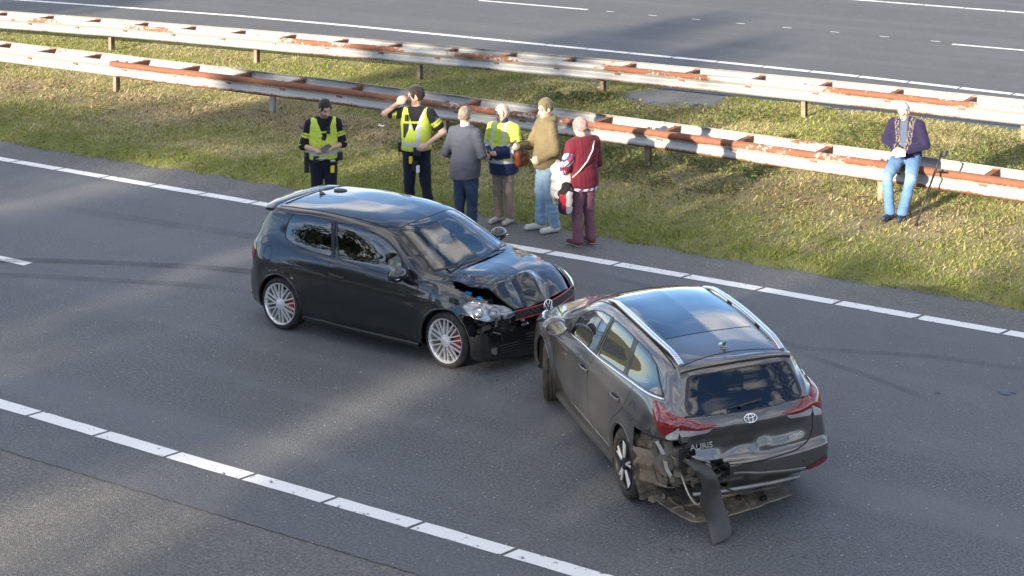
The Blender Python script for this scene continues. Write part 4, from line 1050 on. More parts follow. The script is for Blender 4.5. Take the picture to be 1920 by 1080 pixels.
    for (x_, y_, z_, r_) in ((2.70, -.615, .80, .055), (2.86, -.60, .765, .036)):
        tk_ = smooth_by_angle(Geo().lathe([(r_ * 1.25, -.16), (r_ * 1.2, -.05), (r_ * .8, -.015), (r_ * .78, .0)], 20, Matrix.Translation((x_, y_, z_)) @ Matrix.Rotation(math.pi / 2, 4, 'X')).build('fluid_tank', M_TANK, car), 40)
        smooth_by_angle(Geo().lathe([(r_, -.012), (r_, .014), (r_ * .85, .020), (r_ * .3, .021), (r_ * .28, .030), (.0, .030)], 20, Matrix.Translation((x_, y_, z_)) @ Matrix.Rotation(math.pi / 2, 4, 'X')).build('cap', M_BLUECAP, tk_), 40)
    # cowl and wipers
    rbox('cowl', (2.40, 0, .955), (.16, 1.26, .03), M_BLACKP, car, .01)
    for y0, y1 in ((-.58, -.02), (-.05, .55)):
        h0, n0 = b.hit((2.40, y0, 1), (0, 0, -1)); 
        Geo().tube([(2.40, y0 + .02, .985), (2.37, (y0 + y1) / 2, 1.015), (2.36, y1, 1.018)], .008, 6).build('wiper', M_BLACKP, car, True)
    # mirrors
    for s_ in (-1, 1):
        mr_ = empty('door_mirror', (1.93, s_ * .93, .985), 0, car)
        f_ = lambda X, Y, Z: smax(sd_ell(X, Y, Z, (0.01, 0, .01), (.10, .125, .085)), -(X + .055), .02)
        sdf_obj('mirror_shell', f_, (-.12, -.16, -.12), (.14, .16, .14), .012, M_GLOSSK, mr_)
        Geo().box((.0, -s_ * .10, -.05), (.07, .16, .035), 0, None, .012).build('mirror_foot', M_BLACKP, mr_)
        Geo().box((.075, s_ * .01, -.012), (.03, .19, .010), 0, None, .004).build('indicator', M_TAILW, mr_)
        mobj('mirror_glass', [(-.0565, -.09, -.05), (-.0565, .09, -.05), (-.0565, .10, .055), (-.0565, -.10, .055)], [(0, 1, 2, 3)], M_CHROME, mr_, False)
    # roof spoiler
    n = 41; ys = np.linspace(-.605, .605, n); prof = [(.12, .0), (.04, .024), (-.06, .030), (-.155, .022), (-.172, .008), (-.15, -.006), (-.04, -.012), (.10, -.02)]; V = []
    for y_ in ys:
        t = abs(y_) / .605; x0 = -.40 + .03 * t * t; z0 = 1.405 - .035 * t ** 2 - .02 * t ** 8; gap = 1.0
        sc = 1 - .25 * t ** 10
        for a_, b_ in prof: V.append((x0 + a_ * sc, y_, z0 + b_))
    F_ = [(i * 8 + j, i * 8 + (j + 1) % 8, (i + 1) * 8 + (j + 1) % 8, (i + 1) * 8 + j) for i in range(n - 1) for j in range(8)] + [tuple(range(8))[::-1], tuple((n - 1) * 8 + j for j in range(8))]
    smooth_by_angle(mobj('roof_spoiler', V, F_, M_PBLACK, car, True), 50)
    ribbon(b, [(-.27, -.48), (-.285, -.2), (-.29, 0), (-.285, .2), (-.27, .48)], 'top', .05, .003, 'spoiler_gap', M_SEAM, car)
    # side blade of the spoiler
    # antenna
    sdf_obj('antenna_fin', lambda X, Y, Z: smax(smin(sd_cone(X, Y, Z, (-.0, 0, 0), (-.06, 0, .052), .022, .006), sd_ell(X, Y, Z, (.0, 0, 0), (.055, .024, .018)), .02), -Z - .005, .004), (-.12, -.05, -.03), (.08, .05, .08), .006, M_GLOSSK, empty('antenna', (-.12, 0, 1.447), 0, car))
    Geo().lathe([(.10, -.004), (.10, .010), (.085, .016), (.0, .017)], 28, Matrix.Translation((-.02, .22, 1.449)) @ Matrix.Diagonal((1.0, .62, 1, 1)) @ Matrix.Rotation(math.pi / 2, 4, 'X')).build('roof_disc', M_BLACKP, car, True)
    # interior
    rbox('dashboard', (1.92, 0, .82), (.42, 1.30, .22), M_DASH, car, .07); rbox('floor_pan', (.9, 0, .22), (2.3, 1.4, .05), M_UNDER, car, .01)
    for y_ in (-.36, .36): seat(car, 1.0, y_)
    rbox('rear_bench', (.15, 0, .42), (.5, 1.25, .2), M_SEAT, car, .07); rbox('rear_backrest', (-.10, 0, .72), (.18, 1.25, .55), M_SEAT, car, .06)
    steering(car, 1.62, .36, .93)
    for nm, c_, r_ in (('driver_airbag', (1.50, .34, .93), (.12, .20, .22)), ('passenger_airbag', (1.62, -.38, .92), (.24, .25, .12)), ('curtain_airbag', (1.15, .60, 1.15), (.42, .045, .14))):
        f_ = lambda X, Y, Z, c=c_, r=r_: sd_ell(X, Y, Z, c, r) + .018 * np.sin(X * 31 + Y * 17) * np.sin(Z * 27 + Y * 23)
        sdf_obj(nm, f_, np.array(c_) - np.array(r_) - .05, np.array(c_) + np.array(r_) + .05, .02, M_AIRBAG, car)
    sdf_obj('rear_view_mirror', lambda X, Y, Z: sd_box(X, Y, Z, (1.66, 0, 1.27), (.03, .22, .065), .015), (1.6, -.16, 1.2), (1.72, .16, 1.34), .01, M_BLACKP, car)
    for cx, st in ((0, 0.0), (2.578, math.radians(-3))):
        for s_ in (-1, 1): wheel(car, cx, s_ * .872, s_, RW, .252, 'multi', st)
    return car
GOLF = build_golf()
# ------------------------------------------------------------------ grey estate car
def build_auris():
    car = empty('estate_car', (-7.819, 13.724, 0.0), math.radians(141.94))
    tag(car, 'grey metallic estate car with torn rear bumper and silver roof rails', 'car')
    S = [-.90, -.74, -.45, 0, .45, .9, 1.3, 1.6, 2.0, 2.35, 2.65, 2.98, 3.20, 3.33]
    rows = [
        [(0.0, .20)] * 14,
        [(.62, .42), (.66, .34)] + [(.62, .17)] * 10 + [(.56, .17), (.40, .18)],
        [(.70, .41), (.78, .34), (.79, .23)] + [(.79, .22)] * 8 + [(.78, .20), (.68, .20), (.48, .20)],
        [(.79, .47), (.865, .43), (.858, .37)] + [(.852, .36)] * 7 + [(.852, .35), (.835, .34), (.74, .33), (.54, .32)],
        [(.80, .60), (.876, .60), (.874, .59)] + [(.872, .58)] * 7 + [(.87, .57), (.845, .54), (.76, .50), (.56, .48)],
        [(.77, .83), (.85, .84), (.858, .85), (.860, .84), (.862, .83), (.862, .82), (.862, .80), (.862, .79), (.86, .78), (.855, .77), (.845, .74), (.82, .69), (.73, .625), (.55, .60)],
        [(.69, 1.00), (.785, 1.045), (.802, 1.075), (.802, 1.055), (.806, 1.03), (.81, 1.0), (.81, .975), (.81, .955), (.806, .935), (.797, .915), (.78, .875), (.735, .80), (.65, .715), (.51, .66)],
        [(-.89, .65, 1.035), (-.745, .72, 1.10), (-.46, .737, 1.155), (.765, 1.105), (.777, 1.072), (.787, 1.04), (.79, 1.012), (.79, .988), (.782, .967), (.752, .955), (.72, .905), (.665, .838), (.59, .752), (3.34, .46, .672)],
        [(-.90, .60, 1.05), (-.765, .62, 1.19), (-.52, .615, 1.352), (.622, 1.395), (.627, 1.402), (.627, 1.392), (.632, 1.358), (1.58, .652, 1.288), (1.95, .722, 1.10), (2.28, .738, .977), (.65, .932), (.60, .868), (.52, .78), (3.35, .41, .682)],
        [(-.925, .52, 1.05), (-.81, .545, 1.205), (-.60, .552, 1.392), (.562, 1.432), (.567, 1.443), (.567, 1.435), (.568, 1.405), (1.6, .60, 1.322), (2.0, .68, 1.12), (2.34, .70, .987), (.50, .955), (.46, .895), (.40, .80), (3.37, .33, .69)],
        [(-.955, .26, 1.045), (-.845, .28, 1.215), (-.65, .29, 1.425), (.30, 1.467), (.30, 1.478), (.30, 1.47), (.30, 1.445), (1.66, .33, 1.36), (2.08, .38, 1.15), (2.47, .38, 1.005), (2.72, .27, .972), (3.0, .25, .91), (3.22, .22, .81), (3.40, .18, .70)],
        [(-.965, 0, 1.045), (-.855, 0, 1.22), (-.665, 0, 1.432), (0, 1.474), (0, 1.485), (0, 1.477), (0, 1.455), (1.68, 0, 1.37), (2.12, 0, 1.16), (2.52, 0, 1.01), (2.74, 0, .978), (3.0, 0, .915), (3.23, 0, .815), (3.41, 0, .705)]]
    b = CarBody(net_from(S, rows), cf=.30, cr=.19)
    RW, CZ, AR = .322, .322, .368
    def disp(V):
        for cx in (0, 2.6):
            r = np.hypot(V[:, 0] - cx, V[:, 2] - CZ); s_ = np.sign(V[:, 1]) * (np.abs(V[:, 1]) > .6)
            V[:, 1] += s_ * .013 * np.exp(-((r - AR - .02) / .055) ** 2) * (V[:, 2] > .2)
        s_ = np.sign(V[:, 1]) * (np.abs(V[:, 1]) > .6)
        zc = .86 + .02 * sstep(1.5, -.5, V[:, 0]) - .05 * sstep(1.2, 2.4, V[:, 0]); V[:, 1] += s_ * .008 * np.exp(-((V[:, 2] - zc) / .028) ** 2) * sstep(-.55, -.3, V[:, 0]) * sstep(2.8, 2.3, V[:, 0])
        V[:, 1] -= s_ * .012 * np.exp(-((V[:, 2] - .55) / .09) ** 2) * sstep(.35, .7, V[:, 0]) * sstep(2.3, 1.9, V[:, 0])
        rr = sstep(-.55, -.80, V[:, 0])
        V[:, 0] -= rr * .055 * sstep(.655, .615, V[:, 2]) * sstep(.24, .34, V[:, 2])               # bumper ledge
        V[:, 0] += rr * .030 * np.exp(-((V[:, 2] - .80) / .075) ** 4) * sstep(.62, .50, np.abs(V[:, 1]))   # number plate recess
        V[:, 0] -= rr * .020 * np.exp(-((V[:, 2] - .955) / .035) ** 2) * sstep(.70, .5, np.abs(V[:, 1]))      # ridge over the recess
        V[:, 2] += rr * sstep(.64, .48, V[:, 2]) * .075 * sstep(-.6, .2, V[:, 1])          # bumper skin pulled up on the torn side
        # dents in the tailgate
        d = rr * sstep(1.0, .9, V[:, 2]) * sstep(.60, .66, V[:, 2]); y, z = V[:, 1], V[:, 2]
        V[:, 0] += d * (.04 * np.exp(-((y - .20) / .17) ** 2 - ((z - .70) / .07) ** 2) + .035 * np.exp(-((y - .02) / .08) ** 2 - ((z - .73) / .05) ** 2) - .025 * np.exp(-((y + .12) / .06) ** 2 - ((z - .745) / .03) ** 2)
                       + .025 * np.exp(-((y - .48) / .15) ** 2 - ((z - .72) / .1) ** 2) + .004 * np.sin(y * 26 + z * 31) * np.exp(-((y - .2) / .35) ** 2))
        V[:, 0] += rr * .03 * sstep(.62, .5, V[:, 2]) * np.exp(-((y - .15) / .14) ** 2) + rr * .012 * sstep(.6, .5, V[:, 2]) * np.sin(y * 19) * sstep(-.3, .2, y)
        # wing crease above the torn corner
        wv = sstep(-.35, -.5, V[:, 0]) * (V[:, 1] > .6) * sstep(.72, .80, z) * sstep(1.0, .92, z); V[:, 1] -= wv * (.02 + .02 * np.sin(V[:, 0] * 18 + z * 13))
        # nose pushed in
        V[:, 0] -= .14 * sstep(2.95, 3.4, V[:, 0]) * sstep(-.6, .5, V[:, 1]); V[:, 2] += .02 * sstep(2.8, 3.2, V[:, 0]) * np.sin(V[:, 1] * 9)
        return V
    b.displace(disp)
    W1 = [(1.84, .965), (1.74, 1.15), (1.62, 1.225), (1.46, 1.30), (1.22, 1.355), (.93, 1.382), (1.03, 1.018)]
    W2 = [(.86, 1.384), (.55, 1.392), (.27, 1.392), (.22, 1.085), (.93, 1.030)]
    W3 = [(.20, 1.390), (-.10, 1.382), (-.34, 1.335), (-.50, 1.25), (-.655, 1.165), (-.62, 1.155), (.15, 1.09)]
    WS = [(1.66, -.52), (1.70, 0), (1.66, .52), (2.08, .62), (2.32, .655), (2.45, .36), (2.495, 0), (2.45, -.36), (2.32, -.655), (2.08, -.62)]
    RWN = [(-.50, 1.345), (0, 1.365), (.50, 1.345), (.575, 1.13), (.57, 1.065), (.36, 1.045), (0, 1.04), (-.36, 1.045), (-.57, 1.065), (-.575, 1.13)]
    for sd_, vw in ((1, 'left'), (-1, 'right')):
        for poly, gm in ((W1, M_GLASS), (W2, M_GLASSD), (W3, M_GLASSD)):
            o = decal(b, poly, vw, .004, 'window', gm, car, scale=.985, rnd=.03); decal(b, poly, vw, .006, 'window_seal', M_FRIT, o, scale=1.02, inner=.95, rings=2, rnd=.03)
        ribbon(b, [(.915, 1.385), (1.005, 1.02)], vw, .06, .0055, 'pillar_trim', M_FRIT, car)
        ribbon(b, [(.235, 1.39), (.19, 1.085)], vw, .05, .0055, 'pillar_trim', M_FRIT, car)
        ribbon(b, [(1.90, .948), (1.45, .985), (1.0, 1.006), (.5, 1.044), (.15, 1.072), (-.35, 1.115), (-.68, 1.148)], vw, .018, .004, 'chrome_strip', M_CHROME, car, hgt=.008)
        ribbon(b, [(.98, 1.015), (1.05, .86), (1.07, .56), (1.0, .36), (.90, .262)], vw, .010, .0012, 'shut_line', M_SEAM, car)
        ribbon(b, [(-.10, 1.09), (-.02, .90), (.10, .78), (.33, .60), (.37, .45), (.36, .262)], vw, .010, .0012, 'shut_line', M_SEAM, car)
        ribbon(b, [(1.98, .92), (2.14, .78), (2.18, .6), (2.10, .40), (1.98, .262)], vw, .010, .0012, 'shut_line', M_SEAM, car)
        ribbon(b, [(.36, .262), (1.2, .258), (1.98, .262)], vw, .012, .0012, 'shut_line', M_SEAM, car)
        sy = 1 if vw == 'left' else -1
        for hx, hz in ((1.18, .825), (.22, .875)):
            h_, n_ = b.hit((hx, 0, hz), VIEWS[vw][1]); hd = empty('door_handle', h_, 0, car); pr = [(.012, -.016), (-.004, -.016), (-.008, 0), (-.004, .016), (.012, .016)]
            if sy < 0: pr = [(-a, c) for a, c in pr]
            smooth_by_angle(Geo().sweep([(-.115, sy * .004, .006), (-.085, sy * .028, .006), (0, sy * .034, 0), (.085, sy * .028, -.006), (.115, sy * .004, -.006)], pr).build('grip', M_CHROME if False else M_PGREY, hd), 50)
            decal(b, [(hx - .10, hz + .032), (hx + .09, hz + .026), (hx + .09, hz - .03), (hx - .10, hz - .03)], vw, .001, 'handle_recess', M_SEAM, car, rnd=.025, rings=3, edge=.002)
        G_ = Geo(); G_.sweep([(.37, sy * .825, .225), (1.2, sy * .832, .215), (2.2, sy * .825, .215)], [(s_ * -sy, z_) for s_, z_ in ((-.05, -.05), (.012, -.055), (.022, -.03), (.016, .012), (-.05, .02))]); smooth_by_angle(G_.build('side_skirt', M_PGREY, car), 45)
        # front quarter light in front of the mirror
        decal(b, [(1.86, 1.06), (1.88, .962), (2.05, .957)], vw, .006, 'mirror_sail', M_BLACKP, car, rnd=.012, rings=3)
    ribbon(b, [(-.28, .86), (-.22, .815), (-.15, .86), (-.145, .94), (-.21, .985), (-.275, .945), (-.285, .87)], 'left', .006, .0012, 'fuel_flap', M_SEAM, car)
    wsh = decal(b, WS, 'top', .003, 'windscreen', M_GLASSW, car, scale=.985, rnd=.05, rings=10); decal(b, WS, 'top', .005, 'windscreen_seal', M_FRIT, wsh, scale=1.0, inner=.95, rings=2, rnd=.05)
    rwn = decal(b, RWN, 'rear', .004, 'rear_window', M_GLASSR, car, rnd=.05, rings=8, scale=.99); decal(b, RWN, 'rear', .006, 'window_seal', M_FRIT, rwn, scale=1.005, inner=.955, rings=2, rnd=.05)
    # roof: glass panel, rails, seams, fin
    GP = [(-.05, -.445), (-.05, .445), (1.50, .47), (1.56, 0.0), (1.50, -.47)]
    decal(b, GP, 'top', .004, 'glass_roof', M_GLOSSG, car, rnd=.03, rings=10)
    ribbon(b, [(-.62, -.53), (-.56, 0), (-.62, .53)], 'top', .012, .0012, 'tailgate_seam', M_SEAM, car)
    for s_ in (-1, 1):
        rail = empty('roof_rail', (0, 0, 0), 0, car); pts = []
        for x_ in np.linspace(-.60, 1.34, 26):
            t = (x_ + .60) / 1.94; h_, n_ = b.hit((x_, s_ * (.505 + .035 * math.sin(t * math.pi * .9)), 1.6), (0, 0, -1)); lift_ = .030 * min(1, min(t, 1 - t) * 9)
            pts.append(h_ + Vector((0, 0, .004 + lift_)))
        G_ = Geo(); G_.sweep(pts, [(-.026, -.010), (.026, -.010), (.028, .004), (.018, .012), (-.018, .012), (-.028, .004)]); smooth_by_angle(G_.build('rail_bar', M_ALU, rail), 40)
        for q_ in (1, 8, 17, 24):
            Geo().box(tuple(pts[q_] - Vector((0, 0, .018))), (.07, .03, .03), 0, None, .006).build('rail_foot', M_BLACKP, rail)
        ribbon(b, [(-.60, s_ * .565), (.2, s_ * .552), (.9, s_ * .555), (1.55, s_ * .575)], 'top', .014, .0015, 'roof_ditch', M_SEAM, car)
    fin = empty('antenna', (-.42, 0.02, 1.453), 0, car)
    sdf_obj('antenna_fin', lambda X, Y, Z: smax(smin(sd_cone(X, Y, Z, (.0, 0, .0), (-.055, 0, .058), .024, .010), sd_ell(X, Y, Z, (.01, 0, 0), (.075, .03, .02)), .02), -Z - .008, .004), (-.12, -.06, -.03), (.1, .06, .09), .006, M_PGREY, fin)
    # roof spoiler lip
    n = 31; ys = np.linspace(-.55, .55, n); pr = [(.10, .004), (.02, .016), (-.07, .012), (-.085, .0), (-.075, -.022), (-.02, -.022), (.06, -.02)]; V = []
    for y_ in ys:
        t = abs(y_) / .55; x0 = -.655 + .045 * t * t; z0 = 1.420 - .030 * t * t - .016 * t ** 8
        for a_, c_ in pr: V.append((x0 + a_, y_, z0 + c_))
    k = len(pr); F_ = [(i * k + j, i * k + (j + 1) % k, (i + 1) * k + (j + 1) % k, (i + 1) * k + j) for i in range(n - 1) for j in range(k)] + [tuple(range(k))[::-1], tuple((n - 1) * k + j for j in range(k))]
    smooth_by_angle(mobj('roof_spoiler', V, F_, M_PGREY, car, True), 50)
    # rear wiper
    wp = [b.hit((0, y_, z_), (1, 0, 0)) for y_, z_ in ((.06, 1.075), (.10, 1.085), (.40, 1.085))]
    G_ = Geo(); G_.tube([wp[0][0] + wp[0][1] * .03, wp[1][0] + wp[1][1] * .035], .014, 8)
    q1, q2 = b.hit((0, -.13, 1.10), (1, 0, 0)), b.hit((0, .20, 1.075), (1, 0, 0)); G_.tube([q1[0] + q1[1] * .03, q2[0] + q2[1] * .016], [.016, .007], 6); G_.build('rear_wiper', M_BLACKP, car, True)
    # tail lamps in two pieces each: corner and tailgate
    for sd_ in (1, -1):
        tl = empty('tail_light', (0, 0, 0), 0, car)
        cvw = (lambda a, z, s_=sd_: (-.78 + .62 * a, s_ * (.74 + .62 * a), z), (.70, -.70 * sd_, 0))
        CR = [(-.17, 1.045), (.16, 1.125), (.20, 1.10), (.05, .935), (-.02, .88), (-.14, .955), (-.18, .99)]
        decal(b, CR, cvw, .010, 'red_lens', M_TAILR, tl, rnd=.02, edge=.03, bulge=.012)
        decal(b, [(-.18, .975), (-.10, .925), (-.03, .885), (-.06, .86), (-.17, .875)], cvw, .010, 'clear_lens', M_TAILW, tl, rnd=.012, edge=.025, rings=4)
        rvw = (lambda a, z, s_=sd_: (0, s_ * a, z), (1, 0, 0))
        decal(b, [(.68, 1.055), (.60, 1.050), (.45, .995), (.31, .977), (.31, .968), (.46, .945), (.66, .955)], rvw, .010, 'red_lens', M_TAILR, tl, rnd=.015, edge=.03, rings=5, bulge=.006)
        decal(b, [(.66, .950), (.46, .940), (.36, .955), (.40, .915), (.64, .885)], rvw, .009, 'clear_lens', M_TAILW, tl, rnd=.012, edge=.025, rings=4)
    # badges and lettering
    mtx = basis_at(b, (0, 0, .985), (1, 0, 0), off=.006); G_ = Geo()
    for rx, ry, cy in ((.062, .040, 0), (.022, .036, -.002), (.046, .016, .018)):
        G_.tube([mtx @ Vector((rx * math.cos(a), cy + ry * math.sin(a), .003)) for a in np.linspace(0, 2 * math.pi, 29)], .0055, 6, False)
    G_.build('emblem', M_CHROME, car, True)
    for txt, y_, z_, sz in (('AURIS', .45, .785, .078), ('HYBRID', -.47, .735, .044)):
        o = obj('lettering', text_mesh(txt, sz, .003), M_LETTER, car); o.matrix_basis = basis_at(b, (0, y_, z_), (1, 0, 0), off=.012) @ Matrix.Rotation(math.radians(4), 4, 'Z')
    # tailgate outline, bumper lines, reflector, sensors
    ribbon(b, [(-.60, 1.03), (-.66, .90), (-.655, .78), (-.60, .665), (-.40, .625), (.0, .615), (.30, .625)], 'rear', .012, .0015, 'tailgate_seam', M_SEAM, car)
    ribbon(b, [(.60, 1.03), (.655, .90), (.62, .80), (.52, .68), (.36, .63)], 'rear', .012, .0015, 'tailgate_seam', M_SEAM, car)
    ribbon(b, [(-.54, .445), (-.45, .455), (-.1, .50), (.20, .535)], 'rear', .028, .004, 'bumper_trim', M_ALUD, car, hgt=.010)
    rv2 = (lambda a, z: (-.80 - .60 * a, -.74 + .62 * a, z), (.70, .70, 0))
    decal(b, [(-.79, .500), (-.56, .445), (-.56, .405), (-.79, .455)], 'rear', .006, 'reflector_surround', M_BLACKP, car, rnd=.01, rings=3, scale=1.12); decal(b, [(-.78, .495), (-.58, .447), (-.58, .415), (-.78, .462)], 'rear', .011, 'reflector', M_TAILR, car, rnd=.008, rings=3)
    for y_ in (-.12, -.52):
        m_ = basis_at(b, (0, y_, .52), (1, 0, 0), off=.001); Geo().lathe([(.013, 0), (.011, .003), (.0, .003)], 14, m_ @ Matrix.Rotation(math.pi / 2, 4, 'X')).build('parking_sensor', M_BLACKP, car)
    # holes
    for vw, sd_ in (('left', 1), ('right', -1)):
        for poly in (W1, W2, W3): hole(b, poly, vw, .955, .03, side=lambda c, s_=sd_: c.y * s_ > .3)
    hole(b, WS, 'top', .955, .05); hole(b, RWN, 'rear', .955, .05, side=lambda c: c.x < -.5)
    for cx in (0, 2.6):
        for s_ in (-1, 1): arch_lip(car, b, cx, CZ, AR, s_, M_PGREY, -12, 192 if not (cx == 0 and s_ == 1) else 128)
    for cx in (0, 2.6):
        for s_ in (-1, 1): b.arch(cx, CZ, AR, s_)
    # torn-off rear left corner
    def torn(c, n):
        j = .012 * math.sin(c.y * 37 + c.z * 23) + .008 * math.sin(c.x * 71 + c.z * 53)
        if c.z > .875 + j or c.x > -.18: return False
        if c.y > .66 + j and c.z < .872 and c.x < -.60: return True
        if c.y > .60 and c.x < -.30 and c.z < .80 + .06 * (-.30 - c.x) + j: return True
        if c.x < -.60 and c.y > .56 - .14 * (c.z - .70) / .12 + j and c.z < .80: return True
        if c.x < -.60 and c.z < .645 + j and c.y > .22 + j * 2: return True
        return c.x < -.3 and c.y > .22 and c.z < .5
    b.delete(torn)
    b.delete(lambda c, n: c.x < -.3 and c.z < .30 and n.z < -.5)
    obj('body', b.mesh('body'), M_PGREY, car)
    for cx in (0, 2.6):
        for s_ in (-1, 1): arch_liner(car, cx, CZ, AR - .004, s_)
    # ---- exposed structure at the torn corner
    R_ = random.Random(8)
    ex = empty('exposed_corner', (0, 0, 0), 0, car)
    f_ = lambda X, Y, Z: sd_box(X, Y, Z, (-.50, .70, .66), (.62, .12, .36), .03) + .02 * np.sin(X * 22) * np.sin(Z * 26)
    sdf_obj('inner_wing', f_, (-.88, .56, .42), (-.1, .84, .92), .016, M_DIRTY, ex)
    f_ = lambda X, Y, Z: smin(sd_box(X, Y, Z, (-.78, .10, .60), (.10, 1.15, .30), .02), sd_box(X, Y, Z, (-.70, .52, .50), (.22, .30, .22), .02), .03) + .008 * np.sin(Y * 40) * np.sin(Z * 30)
    sdf_obj('rear_panel', f_, (-.95, -.6, .3), (-.5, .78, .86), .018, M_DIRTY, ex)
    G_ = Geo()
    for k in range(6): G_.box((-.845, .52, .60 + .022 * k), (.02, .19, .010), 0, None, .003)
    tag(G_.build('vent_slats', M_BLACKP, ex), kind='stuff')
    Geo().box((-.845, .52, .655), (.02, .22, .17), 0, None, .01).build('vent_box', M_BLACKP, ex)
    # wheel liner, folded like a ribbed shell
    V = []; nA, nB = 16, 14
    for i in range(nA):
        a = math.radians(118 + 88 * i / (nA - 1))
        for j in range(nB):
            y_ = .50 + .37 * j / (nB - 1); rr_ = AR + .012 + .012 * (i % 2) + .010 * math.sin(j * 1.3 + i * .4) + (.05 * (j / nB) ** 2)
            V.append((rr_ * math.cos(a), y_ - .03 * math.sin(i * .5), CZ + rr_ * math.sin(a)))
    mobj('wheel_liner', V, grid_faces(nA, nB), M_LINER, ex, False)
    V = []; 
    for i in range(12):
        for j in range(10):
            x_ = -.36 - .012 * j - .02 * math.sin(i); z_ = .32 + .028 * i; y_ = .88 - .045 * j * .5 + .016 * math.sin(i * 1.4) + .012 * (j % 2); V.append((x_ - .018 * j, y_, z_))
    mobj('liner_flap', V, grid_faces(12, 10), M_LINER, ex, False)
    G_ = Geo().lathe([(.05, 0), (.048, .010), (.02, .012), (.018, .02), (0, .02)], 20, Matrix.Translation((-.47, .765, .76))); G_.build('grommet', M_DIRTY, ex, True)
    M_STEEL = plain('bare_bracket', (.30, .29, .27), .5, .5, .4, 30)
    Geo().sweep([(-.72, .80, .80), (-.78, .76, .70), (-.80, .74, .58), (-.83, .70, .50)], [(-.016, -.03), (.016, -.03), (.016, .03), (.006, .03), (.006, -.02), (-.016, -.02)], (1, 0, 0)).build('bracket', M_STEEL, ex)
    Geo().box((-.70, .80, .845), (.30, .05, .03), .5, None, .005).build('lamp_carrier', M_BLACKP, ex)
    rbox('crash_bar', (-.93, .02, .47), (.07, 1.05, .085), M_DIRTY, ex, .012)
    Geo().tube([(-.98, .55, .38), (-1.0, .30, .37), (-1.0, -.2, .36), (-.98, -.5, .36)], .018, 8).build('exhaust_pipe', M_STEEL, ex, True)
    M_CABLE = plain('cable', (.03, .03, .03), .6); M_CABLE2 = plain('pale_cable', (.38, .36, .31), .6)
    for k, pts_ in enumerate(([(-.82, .62, .56), (-.95, .60, .42), (-1.02, .52, .30), (-1.0, .42, .30), (-.98, .36, .42)], [(-.85, .66, .60), (-.93, .70, .48), (-.90, .66, .40), (-.84, .58, .42)],
                              [(-.62, .80, .55), (-.72, .79, .44), (-.80, .72, .40), (-.86, .62, .42)], [(-.98, .35, .44), (-1.04, .1, .345), (-1.05, -.2, .33), (-1.0, -.45, .345)], [(-.40, .60, .10), (-.42, .56, .16), (-.50, .50, .16), (-.62, .48, .06)], [(-.90, .5, .6), (-1.0, .5, .52), (-1.0, .42, .47)])):
        P_ = np.array(pts_); L_ = np.concatenate([[0], np.cumsum(np.linalg.norm(np.diff(P_, axis=0), axis=1))]); Q_ = pchip(L_, P_, np.linspace(0, L_[-1], 18))
        Geo().tube([tuple(p) for p in Q_], .009 if k % 2 == 0 else .007, 7).build('cable', M_CABLE2 if k == 0 else M_CABLE, ex, True)
    G_ = Geo()
    for k in range(46):
        c_ = (R_.uniform(-.92, -.55), R_.uniform(.45, .80), R_.uniform(.40, .82)); q_ = Matrix.Rotation(R_.uniform(-.7, .7), 3, 'X') @ Matrix.Rotation(R_.uniform(-.7, .7), 3, 'Z')
        G_.box(c_, (R_.uniform(.03, .10), R_.uniform(.02, .09), R_.uniform(.01, .06)), 0, q_)
    tag(G_.build('broken_brackets', M_DIRTY, ex), kind='stuff')
    G_ = Geo()
    for k in range(30):
        c_ = (R_.uniform(-1.02, -.84), R_.uniform(.16, .50), R_.uniform(.44, .62)); q_ = Matrix.Rotation(R_.uniform(-.8, .8), 3, 'X') @ Matrix.Rotation(R_.uniform(-.8, .8), 3, 'Z')
        G_.box(c_, (R_.uniform(.03, .09), R_.uniform(.03, .12), R_.uniform(.006, .03)), 0, q_)
    tag(G_.build('broken_plastic', M_BLACKP, ex), kind='stuff')
    Geo().box((-.90, .40, .47), (.07, .09, .07), 0, None, .015).build('foam_block', plain('yellow_foam', (.42, .34, .10), .8), ex)
    # hanging bumper corner: a curved skin bending down to the road
    path = np.array([(-.95, .56, .68), (-1.03, .50, .645), (-1.075, .445, .54), (-1.09, .415, .38), (-1.12, .385, .20), (-1.20, .35, .03)]); L_ = np.concatenate([[0], np.cumsum(np.linalg.norm(np.diff(path, axis=0), axis=1))])
    Q_ = pchip(L_, path, np.linspace(0, L_[-1], 30)); V = []; nW = 13
    for i, p in enumerate(Q_):
        t = i / 29; wd_ = .08 + .125 * min(1, t * 2.0) - .03 * max(0, t - .8) * 5 * .5
        for j in range(nW):
            s_ = j / (nW - 1) - .5; crv = .026 * (1 - (2 * s_) ** 2)
            tip = .06 * max(0, t - .88) / .12 * (s_ + .2)
            V.append((p[0] - crv * .9 - .008 * math.sin(t * 9 + s_ * 3), p[1] - s_ * wd_ * 1.0 + .01 * math.sin(t * 14), max(.006, p[2] + s_ * wd_ * .25 * (1 - t) + tip)))
    V = np.array(V); nn_ = len(V); V2 = V + np.array([.006, .0, .0]); ids = np.arange(nn_).reshape(30, nW)
    E_ = [np.stack([a[:-1], a[1:], a[1:] + nn_, a[:-1] + nn_], 1) for a in (ids[:, 0][::-1], ids[:, -1], ids[0], ids[-1][::-1])]
    hb = mobj('hanging_bumper_corner', np.concatenate([V, V2]), np.concatenate([grid_faces(30, nW)[:, ::-1], grid_faces(30, nW) + nn_] + E_), M_HANG, car, True); smooth_by_angle(hb, 45); hb['label'] = 'torn bumper corner hanging down to the road'
    # undertray dropped on the road
    TP = [(-.12, .60), (.10, .42), (.0, .1), (-.28, -.62), (-.62, -.60), (-.76, .08), (-.79, .36), (-.72, .48), (-.45, .56), (-.22, .62)]
    ut = empty('undertray', (0, 0, 0), 0, car); ut['label'] = 'dirty plastic undertray dropped onto the road'
